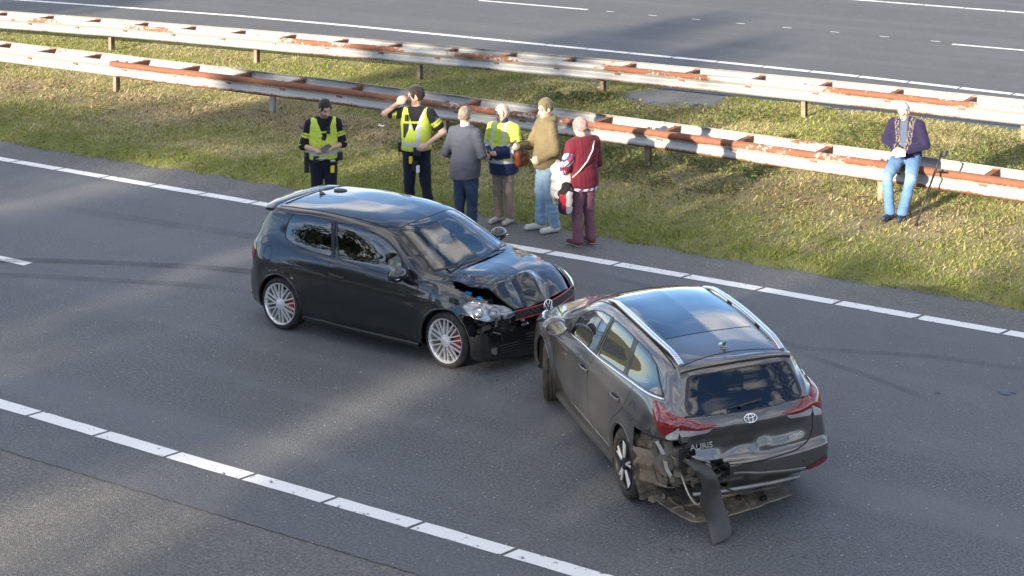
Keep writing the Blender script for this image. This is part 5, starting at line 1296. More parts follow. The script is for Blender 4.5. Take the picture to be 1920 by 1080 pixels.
    O = resample(round_poly(TP, .03), .03); c_ = O.mean(0); V = []; n_ = len(O); rings = 9
    zf = lambda x, y: .022 + .05 * float(sstep(-.4, .1, x)) + .03 * max(0, -y - .2) + .006 * math.sin(x * 30) * math.sin(y * 24)
    for f in np.linspace(1, .08, rings):
        for p in O: q = c_ + (p - c_) * f; V.append((q[0], q[1], zf(*q)))
    V.append((c_[0], c_[1], zf(*c_))); F_ = [(i * n_ + j, i * n_ + (j + 1) % n_, (i + 1) * n_ + (j + 1) % n_, (i + 1) * n_ + j) for i in range(rings - 1) for j in range(n_)] + [((rings - 1) * n_ + j, (rings - 1) * n_ + (j + 1) % n_, len(V) - 1) for j in range(n_)]
    F_ = [tuple(f)[::-1] for f in F_]
    VB = [(x, y, z - .014) for x, y, z in V[:n_]]; kb = len(V); V += VB; F_ += [(j, kb + j, kb + (j + 1) % n_, (j + 1) % n_) for j in range(n_)]
    smooth_by_angle(mobj('tray_sheet', V, F_, M_TRAY, ut, True), 30)
    for a_, b_ in (((-.70, .42), (-.15, .52)), ((-.74, .30), (-.05, .30)), ((-.72, .10), (-.05, .16)), ((-.66, -.12), (-.12, -.15)), ((-.64, -.34), (-.2, -.4)), ((-.45, .56), (-.45, .1)), ((-.40, .05), (-.45, -.55))):
        P_ = [(a_[0] + (b_[0] - a_[0]) * t, a_[1] + (b_[1] - a_[1]) * t) for t in np.linspace(0, 1, 10)]
        Geo().sweep([(x, y, zf(x, y) + .008) for x, y in P_], [(-.006, -.012), (.006, -.012), (.004, .012), (-.004, .012)]).build('rib', M_TRAY, ut)
    for x_, y_ in ((-.50, -.10), (-.6, -.3)): Geo().lathe([(.03, -.01), (.028, .03), (.012, .032), (.01, .015)], 12, Matrix.Translation((x_, y_, zf(x_, y_))) @ Matrix.Rotation(math.pi / 2, 4, 'X')).build('boss', M_BLACKP, ut)
    Geo().box((-.13, .50, .10), (.20, .22, .13), .5, None, .01).build('tray_box', M_TRAY, ut); Geo().box((-.20, .63, .05), (.08, .10, .07), .4, None, .01).build('tray_clip', M_TRAY, ut)
    # mirrors
    for s_ in (-1, 1):
        mr_ = empty('door_mirror', (1.90, s_ * .945, 1.03), 0, car)
        sdf_obj('mirror_shell', lambda X, Y, Z: smax(sd_ell(X, Y, Z, (.01, 0, .0), (.105, .13, .088)), -(X + .05), .02), (-.12, -.16, -.12), (.14, .16, .14), .012, M_PGREY, mr_)
        n_ = 24; ov = [(-.0525, .112 * math.cos(a), .070 * math.sin(a)) for a in np.linspace(0, 2 * math.pi, n_, endpoint=False)]; mobj('mirror_glass', ov, [tuple(range(n_))], M_CHROME, mr_, False)
        Geo().tube([(-.052, p[1] * 1.06, p[2] * 1.08) for p in ov + ov[:1]], .008, 6, False).build('mirror_rim', M_PGREY, mr_, True)
        Geo().box((.0, -s_ * .11, -.055), (.07, .17, .035), 0, None, .012).build('mirror_foot', M_BLACKP, mr_)
    # front lamps (seen edge-on) and bonnet line
    for s_ in (1, -1):
        cv = (lambda a, z, s=s_: (3.0 + .69 * a, s * .66 - s * .72 * a, z), (-.72, -.69 * s_, 0))
        hl = empty('headlight', (0, 0, 0), 0, car); HL = [(-.28, .82), (-.10, .70), (.2, .66), (.26, .70), (.0, .80)]
        decal(b, HL, cv, .006, 'lamp_bowl', M_LAMPIN, hl, rnd=.02, edge=.01); decal(b, HL, cv, .02, 'lamp_cover', M_LENS, hl, rnd=.02, edge=.02, scale=1.02)
        ribbon(b, [(2.45, s_ * .70), (2.75, s_ * .64), (3.0, s_ * .58), (3.2, s_ * .48)], 'top', .010, .0012, 'bonnet_seam', M_SEAM, car)
    # interior
    rbox('dashboard', (1.95, 0, .86), (.40, 1.30, .22), M_DASH, car, .07); rbox('floor_pan', (.7, 0, .26), (2.7, 1.35, .05), M_UNDER, car, .01)
    for y_ in (-.36, .36): seat(car, 1.05, y_)
    rbox('rear_bench', (.20, 0, .46), (.5, 1.25, .2), M_SEAT, car, .07); rbox('rear_backrest', (-.06, 0, .80), (.16, 1.25, .60), M_SEAT, car, .06); rbox('load_cover', (-.45, 0, .98), (.70, 1.2, .02), M_SEAT, car, .008)
    steering(car, 1.60, .36, .98); sdf_obj('rear_view_mirror', lambda X, Y, Z: sd_box(X, Y, Z, (1.75, 0, 1.26), (.03, .22, .065), .015), (1.7, -.16, 1.2), (1.8, .16, 1.33), .01, M_BLACKP, car)
    sdf_obj('passenger_airbag', lambda X, Y, Z: sd_ell(X, Y, Z, (1.55, .36, 1.0), (.14, .2, .16)) + .015 * np.sin(X * 31 + Y * 17) * np.sin(Z * 27), (1.35, .1, .8), (1.75, .6, 1.2), .02, M_SEAT, car)
    for cx in (0, 2.6):
        for s_ in (-1, 1): wheel(car, cx, s_ * (.862 if cx == 0 else .85), s_, RW, .228, 'twin', 0.0 if cx == 0 else math.radians(-20))
    return car
M_GLOSSG = plain('roof_glass', (.004, .005, .006), .04, coat=1.0, var=.05); M_ALUD = plain('bumper_trim_grey', (.16, .155, .15), .4, .5, .1); M_HANG = plain('scuffed_bumper_skin', (.040, .038, .036), .38, .2, .35, 12); M_LETTER = plain('silver_lettering', (.62, .62, .62), .35, .4, .05)
mty = Mat('tray_plastic', Roughness=.85); _co = mty.obj_co(); _n = mty.noise(_co, 6, 6, .7); mty.set(Base_Color=mty.mix(mty.ramp(_n, .35, .65), (.13, .112, .09), (.33, .275, .205))).bump(mty.noise(_co, 40, 4), .4, .006); M_TRAY = mty.m
AURIS = build_auris()
# ------------------------------------------------------------------ small shards of glass and plastic from the crash
def shards(N, seed):
    r = np.random.default_rng(seed); k = N // 2
    u = np.concatenate([r.normal(-11.4, .75, k), r.normal(-7.3, .7, N - k)]); v = np.concatenate([r.normal(14.6, .45, k), r.normal(12.9, .45, N - k)]); s = r.uniform(.004, .018, N)
    a = r.uniform(0, 6.28, (N, 1)); T = np.stack([np.cos(a + np.array([[0, 1.7, 3.4, 4.9]])), np.sin(a + np.array([[0, 1.7, 3.4, 4.9]])), np.zeros((N, 4))], -1) * s[:, None, None] * r.uniform(.5, 1.4, (N, 4, 1))
    V = np.stack([u, v, np.full(N, .010)], 1)[:, None, :] + T; V[..., 2] += r.uniform(0, .012, (N, 4)); cols = np.array([(.02, .02, .02), (.03, .03, .03), (.22, .22, .22), (.09, .085, .08), (.05, .05, .05)])[r.integers(0, 5, N)]
    return V.reshape(-1, 3), np.arange(N)[:, None] * 4 + np.array([[0, 1, 2, 3]]), np.repeat(cols, 4, 0)
_V, _F, _C = shards(150, 9)
msh = Mat('shard_plastic', Roughness=.3); msh.set(Base_Color=msh.attr())
tag(mobj('debris', _V, _F, msh.m, smooth=False, col=_C), 'small shards of glass and plastic scattered by the crash', 'debris', kind='stuff')
# ------------------------------------------------------------------ people
class Vox:
    def __init__(s, lo, hi, h):
        s.lo = np.array(lo, float); s.h = h; s.n = np.ceil((np.array(hi) - s.lo) / h).astype(int) + 1; s.D = np.full(s.n, .2)
        s.ax = [s.lo[i] + h * np.arange(s.n[i]) for i in range(3)]
    def _sl(s, blo, bhi):
        a = np.clip(np.floor((np.array(blo) - s.lo) / s.h).astype(int), 0, s.n); b = np.clip(np.ceil((np.array(bhi) - s.lo) / s.h).astype(int) + 1, 0, s.n)
        return tuple(slice(a[i], b[i]) for i in range(3))
    def add(s, fn, blo, bhi, k=.02, op='u'):
        sl = s._sl(blo, bhi)
        if any(q.stop <= q.start for q in sl): return
        X, Y, Z = np.meshgrid(*[s.ax[i][sl[i]] for i in range(3)], indexing='ij'); d = fn(X, Y, Z)
        s.D[sl] = smin(s.D[sl], d, k) if op == 'u' else smax(s.D[sl], d, k)
    def cone(s, a, b, ra, rb, k=.02, op='u'):
        m = max(ra, rb) + .07; s.add(lambda X, Y, Z: sd_cone(X, Y, Z, a, b, ra, rb), np.minimum(a, b) - m, np.maximum(a, b) + m, k, op)
    def ell(s, c, r, k=.02): s.add(lambda X, Y, Z: sd_ell(X, Y, Z, c, r), np.array(c) - np.array(r) - .07, np.array(c) + np.array(r) + .07, k)
    def cut(s, fn, k=.004): X, Y, Z = np.meshgrid(*s.ax, indexing='ij', sparse=True); s.D = smax(s.D, np.broadcast_to(fn(X, Y, Z), s.D.shape), k)
    def wrinkle(s, amp, sc=1.0, seed=0):
        X, Y, Z = np.meshgrid(*s.ax, indexing='ij', sparse=True)
        s.D = s.D + amp * (np.sin(X * 31 * sc + Z * 38 * sc + seed) * np.sin(Y * 27 * sc - Z * 21 * sc + seed * 2) + .6 * np.sin(Z * 63 * sc + X * 22 * sc + 3 * np.sin(X * 14 + seed)))
    def mesh(s):
        D = s.D; D[0], D[-1] = .2, .2; D[:, 0], D[:, -1] = .2, .2; D[:, :, 0], D[:, :, -1] = .2, .2
        it = lambda X, Y, Z: D
        return sdf_mesh(it, s.lo, s.lo + s.h * (np.array(D.shape) - 1.0001), s.h)

def clothmat(name, rough=.85, sheen=.06, bs=140, emis=0.0):
    m = Mat(name, Roughness=rough); co = m.obj_co(); c = m.attr(); n = m.noise(co, 26, 4, .65)
    m.set(Base_Color=m.mix(m.ramp(n, .3, .7, 0, .28), c, m.n('MixRGB', {0: 1.0, 1: c, 2: (.45, .45, .45, 1)}, blend_type='MULTIPLY').outputs[0]), Sheen_Weight=sheen, Specular_IOR_Level=.2)
    m.bump(m.math('ADD', m.noise(co, bs, 2), m.math('MULTIPLY', n, .8)), .35, .006); return m.m
M_CLOTH = clothmat('cloth'); M_HIVIS = clothmat('hi_vis_cloth', .7, .1)
msk = Mat('skin', Roughness=.55, Subsurface_Weight=.08); msk.set(Base_Color=msk.attr(), Subsurface_Radius=(.01, .004, .002)); M_SKIN = msk.m
M_HAIR = clothmat('hair', .6, .2, 220); M_LEATHER = clothmat('leather', .42, 0, 90)
M_PHONE = plain('phone', (.012, .012, .014), .12, coat=1.0); M_PAPER = plain('paper', (.78, .78, .76), .8, var=.05)

LO, HI = (-.62, -.80, -.02), (.62, .55, 1.95)
def rotm(yaw=0, pitch=0, roll=0):
    return np.array(Matrix.Rotation(yaw, 3, 'Z') @ Matrix.Rotation(pitch, 3, 'X') @ Matrix.Rotation(roll, 3, 'Y'))
class Pose:
    def __init__(s, **k):
        s.hipL, s.hipR = (.09, 0, .90), (-.09, 0, .90); s.kneeL, s.kneeR = (.10, -.015, .50), (-.10, -.015, .50); s.ankL, s.ankR = (.11, .025, .09), (-.11, .025, .09)
        s.toeL, s.toeR = (.135, -.165, .035), (-.135, -.165, .035)
        s.shL, s.shR = (.19, .0, 1.43), (-.19, .0, 1.43); s.elL, s.elR = (.25, .03, 1.14), (-.25, .03, 1.14); s.wrL, s.wrR = (.25, -.05, .90), (-.25, -.05, .90)
        s.hdL, s.hdR = None, None; s.head = (0, 0, 0); s.pel = (0, .0, .94); s.chest = (0, 0, 1.28); s.neck = (0, .015, 1.50); s.belly = 0.0; s.w = 1.0
        s.__dict__.update(k)
def hand_pts(el, wr, curl, palm_n):
    el, wr = np.array(el), np.array(wr); f = (wr - el) / np.linalg.norm(wr - el); pn = np.array(palm_n, float); pn -= f * (pn @ f); pn /= np.linalg.norm(pn); sd_ = np.cross(f, pn)
    return f, pn, sd_
def add_hand(v, el, wr, pn, curl=.7, thumb=1):
    f, n, s_ = hand_pts(el, wr, curl, pn); wr = np.array(wr); pc = wr + f * .045
    v.cone(wr, pc, .026, .034, .015); v.ell(pc + f * .01, np.abs(f) * .045 + np.abs(s_) * .036 + np.abs(n) * .018 + .006, .012)
    for i, (o, L) in enumerate(((-.030, .070), (-.010, .080), (.010, .075), (.029, .060))):
        a = pc + f * .035 + s_ * o; b = a + (f * math.cos(curl * .6) + n * math.sin(curl * .6)) * L * .5; c = b + (f * math.cos(curl * 1.6) + n * math.sin(curl * 1.6)) * L * .5
        v.cone(a, b, .0095, .009, .006); v.cone(b, c, .009, .0078, .006)
    a = wr + f * .025 - s_ * .028 * thumb; b = a - s_ * thumb * .022 + f * .03 + n * .012; c = b + f * .028 + n * .016; v.cone(a, b, .012, .010, .008); v.cone(b, c, .010, .0085, .006)
def torso(v, p, t=0.0, k=.07, low=True):
    c, q = np.array(p.chest), np.array(p.pel); m = (c + q) / 2; w_ = p.w
    v.ell(c + (0, 0, .0), (.178 * w_ + t, .118 + t, .235 + t), k); v.ell(m + (0, -.015 - p.belly * .5, -.03), (.155 * w_ + t, .112 + t + p.belly, .21 + t), k)
    if low: v.ell(q, (.168 * w_ + t, .125 + t, .14 + t), k)
    sl, sr = np.array(p.shL), np.array(p.shR); v.cone(sl * .75 + sr * .25 + (0, 0, .005), sr * .75 + sl * .25 + (0, 0, .005), .068 + t, .068 + t, k)
def arm(v, sh, el, wr, t=0.0, upto=1.0, r=(.056, .045, .041, .030)):
    sh, el, wr = map(np.array, (sh, el, wr)); v.cone(sh, el, r[0] + t, r[1] + t, .035)
    if upto > 0: v.cone(el, el + (wr - el) * upto, r[2] + t * 1.0, r[2] + (r[3] - r[2]) * upto + t, .02)
def legs(v, p, t=0.0, r=(.088, .060, .054, .040), flare=0.0):
    for h_, k_, a_ in ((p.hipL, p.kneeL, p.ankL), (p.hipR, p.kneeR, p.ankR)):
        v.cone(h_, k_, r[0] + t, r[1] + t, .03); v.cone(k_, a_, r[2] + t, r[3] + t + flare, .03)
def person(label, loc, turn, H, p, skin, group=None):
    o = empty('person', loc, .5078 + turn); o.scale = (H / 1.78,) * 3; tag(o, label, 'person', group); o['_p'] = 0
    del o['_p']
    hd = p.head; Rm = rotm(hd[0], hd[1], hd[2] if len(hd) > 2 else 0); piv = np.array(p.neck) + (0, 0, .03); base = np.array((0, .015, 1.53)); Ri = Rm.T
    def hl(X, Y, Z):
        a, b, c = X - piv[0], Y - piv[1], Z - piv[2]
        return (Ri[0, 0] * a + Ri[0, 1] * b + Ri[0, 2] * c + base[0], Ri[1, 0] * a + Ri[1, 1] * b + Ri[1, 2] * c + base[1], Ri[2, 0] * a + Ri[2, 1] * b + Ri[2, 2] * c + base[2])
    o_hl = hl; v = Vox(LO, HI, .010); hc = piv + Rm @ np.array((0, -.01, .12)); blo, bhi = hc - .24, hc + .24
    torso(v, p); legs(v, p)
    for sh, el, wr, pn, th in ((p.shL, p.elL, p.wrL, p.hdL, 1), (p.shR, p.elR, p.wrR, p.hdR, -1)):
        arm(v, sh, el, wr); cu = .7
        if pn is None: pn = (-1 if th > 0 else 1, -.3, 0)
        if len(pn) == 4: cu = pn[3]; pn = pn[:3]
        add_hand(v, el, wr, pn, cu, th)
    for a_, t_ in ((p.ankL, p.toeL), (p.ankR, p.toeR)): v.cone(np.array(a_) + (0, .02, -.04), t_, .035, .03, .02)
    v.cone(p.neck - np.array((0, 0, .06)), hc - Rm @ np.array((0, -.015, .06)), .058, .052, .03)
    E = lambda c, r: (lambda X, Y, Z: sd_ell(*hl(X, Y, Z), c, r)); Cn = lambda a, b, r0, r1: (lambda X, Y, Z: sd_cone(*hl(X, Y, Z), a, b, r0, r1))
    v.add(E((0, .018, 1.685), (.076, .097, .098)), blo, bhi, .03); v.add(E((0, -.022, 1.615), (.060, .072, .076)), blo, bhi, .03); v.add(E((0, -.058, 1.572), (.034, .030, .026)), blo, bhi, .02)
    v.add(Cn((0, -.085, 1.668), (0, -.112, 1.630), .009, .014), blo, bhi, .008)
    for s_ in (-1, 1):
        v.add(E((s_ * .078, .015, 1.650), (.012, .026, .036)), blo, bhi, .006); v.add(Cn((s_ * .012, -.083, 1.692), (s_ * .045, -.072, 1.692), .010, .009), blo, bhi, .010)
    v.add(Cn((-.02, -.088, 1.598), (.02, -.088, 1.598), .009, .009), blo, bhi, .006)
    V, F = v.mesh(); hx, hy, hz = hl(V[:, 0], V[:, 1], V[:, 2]); C = np.tile(np.array(skin), (len(V), 1)).astype(float)
    face = (hy < -.045) & (hz > 1.54) & (hz < 1.76)
    eye = face & (np.abs(np.abs(hx) - .031) < .013) & (np.abs(hz - 1.668) < .008); brow = face & (np.abs(np.abs(hx) - .033) < .020) & (np.abs(hz - 1.693) < .0065); lip = face & (np.abs(hx) < .024) & (np.abs(hz - 1.598) < .009)
    C[eye] *= .22; C[brow] *= .35; C[lip] = C[lip] * (.85, .55, .55)
    if getattr(p, 'beard', None) is not None:
        bd = (hz < 1.625) & (hz > 1.535) & (hy < .02) & (np.abs(hx) < .08) & ~((np.abs(hx) < .022) & (np.abs(hz - 1.598) < .006)); C[bd] = C[bd] * .45 + np.array(p.beard) * .55
    mobj('body', V, F, M_SKIN, o, True, C); o_dict = dict(o=o, hl=hl, hc=hc, p=p, blo=blo, bhi=bhi); return o_dict
def hair(P, col, line=1.735, back=1.60, t=.013, top=.0, long_=0):
    v = Vox(P['hc'] - .20, P['hc'] + .20, .008); hl = P['hl']; v.add(lambda X, Y, Z: sd_ell(*hl(X, Y, Z), (0, .022, 1.688 + top), (.078 + t, .100 + t, .100 + t)), P['blo'], P['bhi'], .01)
    if long_: v.add(lambda X, Y, Z: sd_cone(*hl(X, Y, Z), (0, .06, 1.66), (0, .075, 1.58 - long_), .085, .06), P['blo'], P['bhi'], .03)
    X, Y, Z = np.meshgrid(*v.ax, indexing='ij'); a, b, c = hl(X, Y, Z)
    lim = np.where(b < -.02, line - .15 * np.clip((np.abs(a) - .045) / .03, 0, 1) * np.clip((b + .10) / .08, 0, 1), np.where(b < .03, line - (b + .02) * 2.0, back)); v.D = smax(v.D, lim - c, .012)
    v.D += .004 * np.sin(a * 90 + b * 40) * np.sin(c * 70 + b * 55); V, F = v.mesh(); n = fbm(V[:, 0] * 40, V[:, 1] * 40, V[:, 2] * 15, seed=2, o=2); mobj('hair', V, F, M_HAIR, P['o'], True, np.array(col)[None] * (1 + .45 * n[:, None]))
def crease(V, F, amp, seed):
    n = np.zeros_like(V); q = np.cross(V[F[:, 2]] - V[F[:, 0]], V[F[:, 3]] - V[F[:, 1]])
    for j in range(4): np.add.at(n, F[:, j], q)
    n /= np.maximum(np.linalg.norm(n, axis=1), 1e-9)[:, None]; x, y, z = V.T
    a = vnoise(x * 7 + z * 5, y * 7 - z * 3, z * 13, seed=seed); b = vnoise(x * 15 - z * 9, y * 15, z * 22 + x * 8, seed=seed + 7)
    f = (1 - np.abs(a) * 2.2) * .7 + b * .35; return V + n * (amp * (f - .3) * .75)[:, None]
def garment(P, name, mat, colf, parts, t, cuts=(), wr=.0035, h=.0125, seed=0, upto=.9, lo=LO, hi=HI, extra=None, sc=1.0, low=True, r_arm=None):
    p = P['p']; v = Vox(lo, hi, h)
    if 'torso' in parts: torso(v, p, t, low=low)
    if 'armL' in parts: arm(v, p.shL, p.elL, p.wrL, t, upto)
    if 'armR' in parts: arm(v, p.shR, p.elR, p.wrR, t, upto)
    if 'legs' in parts: legs(v, p, t, flare=.012); v.ell(p.pel, (.168 * p.w + t, .125 + t, .13 + t), .05)
    if extra: extra(v)
    for c in cuts: v.cut(c)
    V, F = v.mesh(); V = crease(V, F, wr * 2.0, seed); C = colf(V) if callable(colf) else np.tile(np.array(colf, float), (len(V), 1)); C = C * (1 + .12 * fbm(V[:, 0] * 6, V[:, 1] * 6, V[:, 2] * 6, seed=seed, o=2))[:, None]
    return mobj(name, V, F, mat, P['o'], True, C)
def shoes(P, col, sole, h=.010):
    p = P['p']
    for a_, t_ in ((p.ankL, p.toeL), (p.ankR, p.toeR)):
        a_, t_ = np.array(a_), np.array(t_); d = t_ - a_; d[2] = 0; d /= np.linalg.norm(d); b0 = np.array((a_[0], a_[1], a_[2] - .045)) - d * .035; v = Vox(np.minimum(a_, t_) - .13, np.maximum(a_, t_) + .13, h)
        z0 = t_[2] - .035; v.cone(b0, t_ + (0, 0, .004), .046, .040, .02); v.cone(a_ + (0, 0, .0), b0 + d * .03, .045, .05, .03); v.cut(lambda X, Y, Z: z0 - Z, .006)
        V, F = v.mesh(); C = np.where((V[:, 2] < z0 + .026)[:, None], np.array(sole)[None], np.array(col)[None] * (1 + .25 * fbm(V[:, 0] * 30, V[:, 1] * 30, V[:, 2] * 30, seed=3, o=2))[:, None]); mobj('shoe', V, F, M_LEATHER, P['o'], True, C)
def cmask(V, base, rules):
    C = np.tile(np.array(base, float), (len(V), 1))
    for m, c in rules: C[m] = c
    return C
def seg_t(V, a, b):
    a, b = np.array(a), np.array(b); d = b - a; t = np.clip((V - a) @ d / (d @ d), 0, 1); return t, np.linalg.norm(V - a - t[:, None] * d, axis=1)
def sleeve(V, p, s):
    sh, el, wr = ((p.shL, p.elL, p.wrL), (p.shR, p.elR, p.wrR))[s]; t1, d1 = seg_t(V, sh, el); t2, d2 = seg_t(V, el, wr); up = d1 < d2
    on = (np.minimum(d1, d2) < .105) & ~((up) & (t1 < .12)); return on, np.where(up, t1 * .5, .5 + t2 * .5)
def below(z): return lambda X, Y, Z: z - Z
def above(z): return lambda X, Y, Z: Z - z
def gh_at(u, v): h_, _ = grass_h(np.array([u]), np.array([v])); return max(0.0, float(h_[0]))
SK1, SK2 = (.50, .31, .22), (.55, .36, .27)
NAVY = (.010, .012, .020); YEL = (.52, .63, .08); GREYR = (.50, .53, .56)
def vest(P, seed, vert=None):
    p = P['p']; zt = 1.47
    def cf(V):
        f = V[:, 1] < .0
        C = cmask(V, YEL, [((V[:, 2] > 1.005) & (V[:, 2] < 1.055), GREYR)])
        if vert is not None: m_ = (np.abs(V[:, 0] - (vert + .10 * (V[:, 2] - 1.1))) < .024) & (V[:, 2] > 1.05); C[m_] = GREYR; m_ = (np.abs(V[:, 2] - 1.27) < .022) & (V[:, 0] < vert + .03) & (V[:, 0] > -.06); C[m_] = GREYR
        return C
    def vneck(X, Y, Z): return np.where((Y < .02), (.36 * (Z - 1.20) - np.abs(X - .02)) * 1.0, -1.0)
    return garment(P, 'hi_vis_vest', M_HIVIS, cf, ('torso',), .030, (below(.93), lambda X, Y, Z: np.abs(X) - (.222 - .16 * np.clip(Z - 1.30, 0, 1)), vneck, lambda X, Y, Z: Z - 1.515, lambda X, Y, Z: .055 - np.hypot(X, Y - .01) + 0 * Z - .5 * (Z < 1.44)), .004, .0125, seed)
def gear(P, items):
    for nm, c, d, mat, rz in items: Geo().box(c, d, rz, None, .010).build(nm, mat, P['o'])
M_GEAR = plain('black_gear', (.012, .012, .013), .55); M_YGEAR = plain('yellow_gear', (.75, .55, .02), .5); M_CHROME2 = plain('steel_gear', (.5, .5, .5), .3, .9)
def belt(P, z=.965):
    p = P['p']; V = []; n = 36
    for i in range(n):
        a = 2 * math.pi * i / n
        for dz, r_ in ((-.028, .0), (-.026, .012), (.026, .012), (.028, .0)): V.append((math.cos(a) * (.192 + r_), math.sin(a) * (.148 + r_), z + dz))
    mobj('belt', V, [(4 * i + j, 4 * ((i + 1) % n) + j, 4 * ((i + 1) % n) + j + 1, 4 * i + j + 1) for i in range(n) for j in range(3)], M_GEAR, P['o'], True)

def shirt_police(P, upto, seed, cut_el=None):
    p = P['p']
    def cf(V):
        C = np.tile(np.array((.012, .013, .017)), (len(V), 1))
        for s in (0, 1):
            on, t = sleeve(V, p, s); C[on & (t > .20) & (t < .30)] = YEL; C[on & (t > .235) & (t < .255)] = (.012, .013, .017)
            C[on & (t > .47) & (t < .49)] = YEL if upto < .2 else C[on & (t > .47) & (t < .49)]
        m = (np.abs(V[:, 2] - 1.33) < .014) & (V[:, 1] < 0) & (np.abs(V[:, 0]) < .09); C[m] = YEL
        return C
    return cf
def badge(P, s):
    p = P['p']; sh, el = ((p.shL, p.elL), (p.shR, p.elR))[s]; c = np.array(sh) * .76 + np.array(el) * .24; d = np.array((1 if s == 0 else -1, -.55, 0)); d /= np.linalg.norm(d); c = c + d * .080
    R_ = Vector(d).to_track_quat('Z', 'Y').to_matrix(); G_ = Geo(); pl = [(-.030, .036), (.030, .036), (.032, -.005), (0, -.045), (-.032, -.005)]
    G_.prism(pl, -.004, .004, Matrix.Translation(c) @ R_.to_4x4()); o = G_.build('sleeve_badge', plain('badge_blue', (.02, .04, .14), .5), P['o'])
    Geo().prism([(0, .012), (.012, -.003), (0, -.02), (-.012, -.003)], .004, .006, Matrix.Translation(c) @ R_.to_4x4()).build('badge_crest', plain('badge_gold', (.6, .42, .08), .4, .5), o)

# --- officer with phone
def officer_phone():
    p = Pose(elL=(.275, -.02, 1.13), wrL=(.085, -.26, 1.115), elR=(-.285, -.01, 1.12), wrR=(-.075, -.255, 1.10), hdL=(-1, 0, .9, 1.0), hdR=(.6, 0, .8, .8), head=(.45, .42, 0), neck=(0, -.005, 1.50), beard=(.05, .03, .02), w=1.05)
    P = person('officer in yellow vest looking down at a phone, behind the hatchback', (-17.22, 18.67, 0.0), .20, 1.86, p, SK1, 'police officers on the verge')
    garment(P, 'shirt', M_CLOTH, shirt_police(P, .12, 1), ('torso', 'armL', 'armR'), .016, (below(.93), above(1.535)), .003, .0125, 1, .12); vest(P, 2)
    garment(P, 'trousers', M_CLOTH, (.013, .017, .030), ('legs',), .018, (above(1.0), below(.10)), .004, .013, 3); shoes(P, (.012, .012, .012), (.01, .01, .01)); belt(P)
    hair(P, (.030, .020, .014), 1.735, 1.62, .014, .008); badge(P, 1); badge(P, 0)
    gear(P, [('holster', (-.235, .0, .86), (.07, .10, .24), M_GEAR, 0), ('pistol_grip', (-.24, -.02, 1.0), (.04, .10, .07), M_GEAR, .3), ('pouch', (.225, -.03, .96), (.07, .09, .12), M_GEAR, .2), ('pouch', (-.10, -.165, .955), (.08, .04, .09), M_GEAR, 0), ('baton', (-.03, -.175, .965), (.16, .022, .022), M_CHROME2, 0), ('cuffs', (.13, -.165, .92), (.07, .03, .035), M_CHROME2, .2), ('yellow_pistol', (.125, -.150, .80), (.055, .035, .10), M_YGEAR, 0), ('radio', (.075, -.165, 1.36), (.05, .035, .10), M_GEAR, 0), ('radio_aerial', (.095, -.16, 1.46), (.010, .010, .12), M_GEAR, 0), ('body_camera', (.0, -.155, 1.25), (.045, .03, .05), M_GEAR, 0)])
    ph = Geo().box((0, 0, 0), (.075, .15, .009), 0, None, .003).build('phone', M_PHONE); ph.parent = None
    M_ = P['o'].matrix_basis @ Matrix.Translation((.045, -.385, 1.165)) @ Matrix.Rotation(.6, 4, 'X') @ Matrix.Rotation(-.9, 4, 'Z'); ph.matrix_world = M_; tag(ph, 'dark phone in the hands of the officer behind the hatchback', 'phone', 'phones held by people')
def officer_arm():
    p = Pose(elR=(-.415, -.10, 1.44), wrR=(-.20, -.145, 1.605), elL=(.375, .03, 1.17), wrL=(.19, -.155, 1.035), hdR=(.5, .6, .2, .8), hdL=(-.3, .8, .2, .7), head=(-1.15, .05, 0), beard=(.05, .035, .025), kneeL=(.13, -.02, .5), ankL=(.17, .02, .09), toeL=(.22, -.15, .035), w=1.06, belly=.02)
    P = person('officer in yellow vest with one hand raised to the face', (-16.22, 19.60, .0), -.12, 1.95, p, SK2, 'police officers on the verge')
    garment(P, 'shirt', M_CLOTH, shirt_police(P, 0, 5), ('torso',), .016, (below(.93), above(1.54)), .003, .0125, 5, 0, extra=lambda v: [v.cone(sh, np.array(sh) * .35 + np.array(el) * .65, .078, .074, .03) for sh, el in ((p.shL, p.elL), (p.shR, p.elR))]); vest(P, 6, .075)
    garment(P, 'trousers', M_CLOTH, (.013, .017, .030), ('legs',), .020, (above(1.0), below(.10)), .005, .013, 7); shoes(P, (.012, .012, .012), (.01, .01, .01)); belt(P)
    hair(P, (.022, .017, .014), 1.745, 1.60, .022, .012); badge(P, 0)
    gear(P, [('pouch', (-.215, -.02, .97), (.06, .10, .14), M_GEAR, 0), ('pouch', (.06, -.165, .94), (.10, .05, .12), M_GEAR, 0), ('yellow_pistol', (-.03, -.165, .82), (.05, .035, .10), M_YGEAR, .1), ('leg_holster', (.02, -.155, .74), (.08, .05, .14), M_GEAR, 0), ('spray_can', (.07, -.165, .70), (.045, .045, .10), plain('spray_white', (.7, .7, .7), .4), .1), ('watch', (.215, -.125, 1.055), (.05, .05, .035), M_CHROME2, .7), ('radio', (-.09, -.16, 1.40), (.045, .035, .09), M_GEAR, 0), ('chest_panel', (-.10, -.150, 1.22), (.075, .02, .20), M_GEAR, 0)])
officer_phone(); officer_arm()

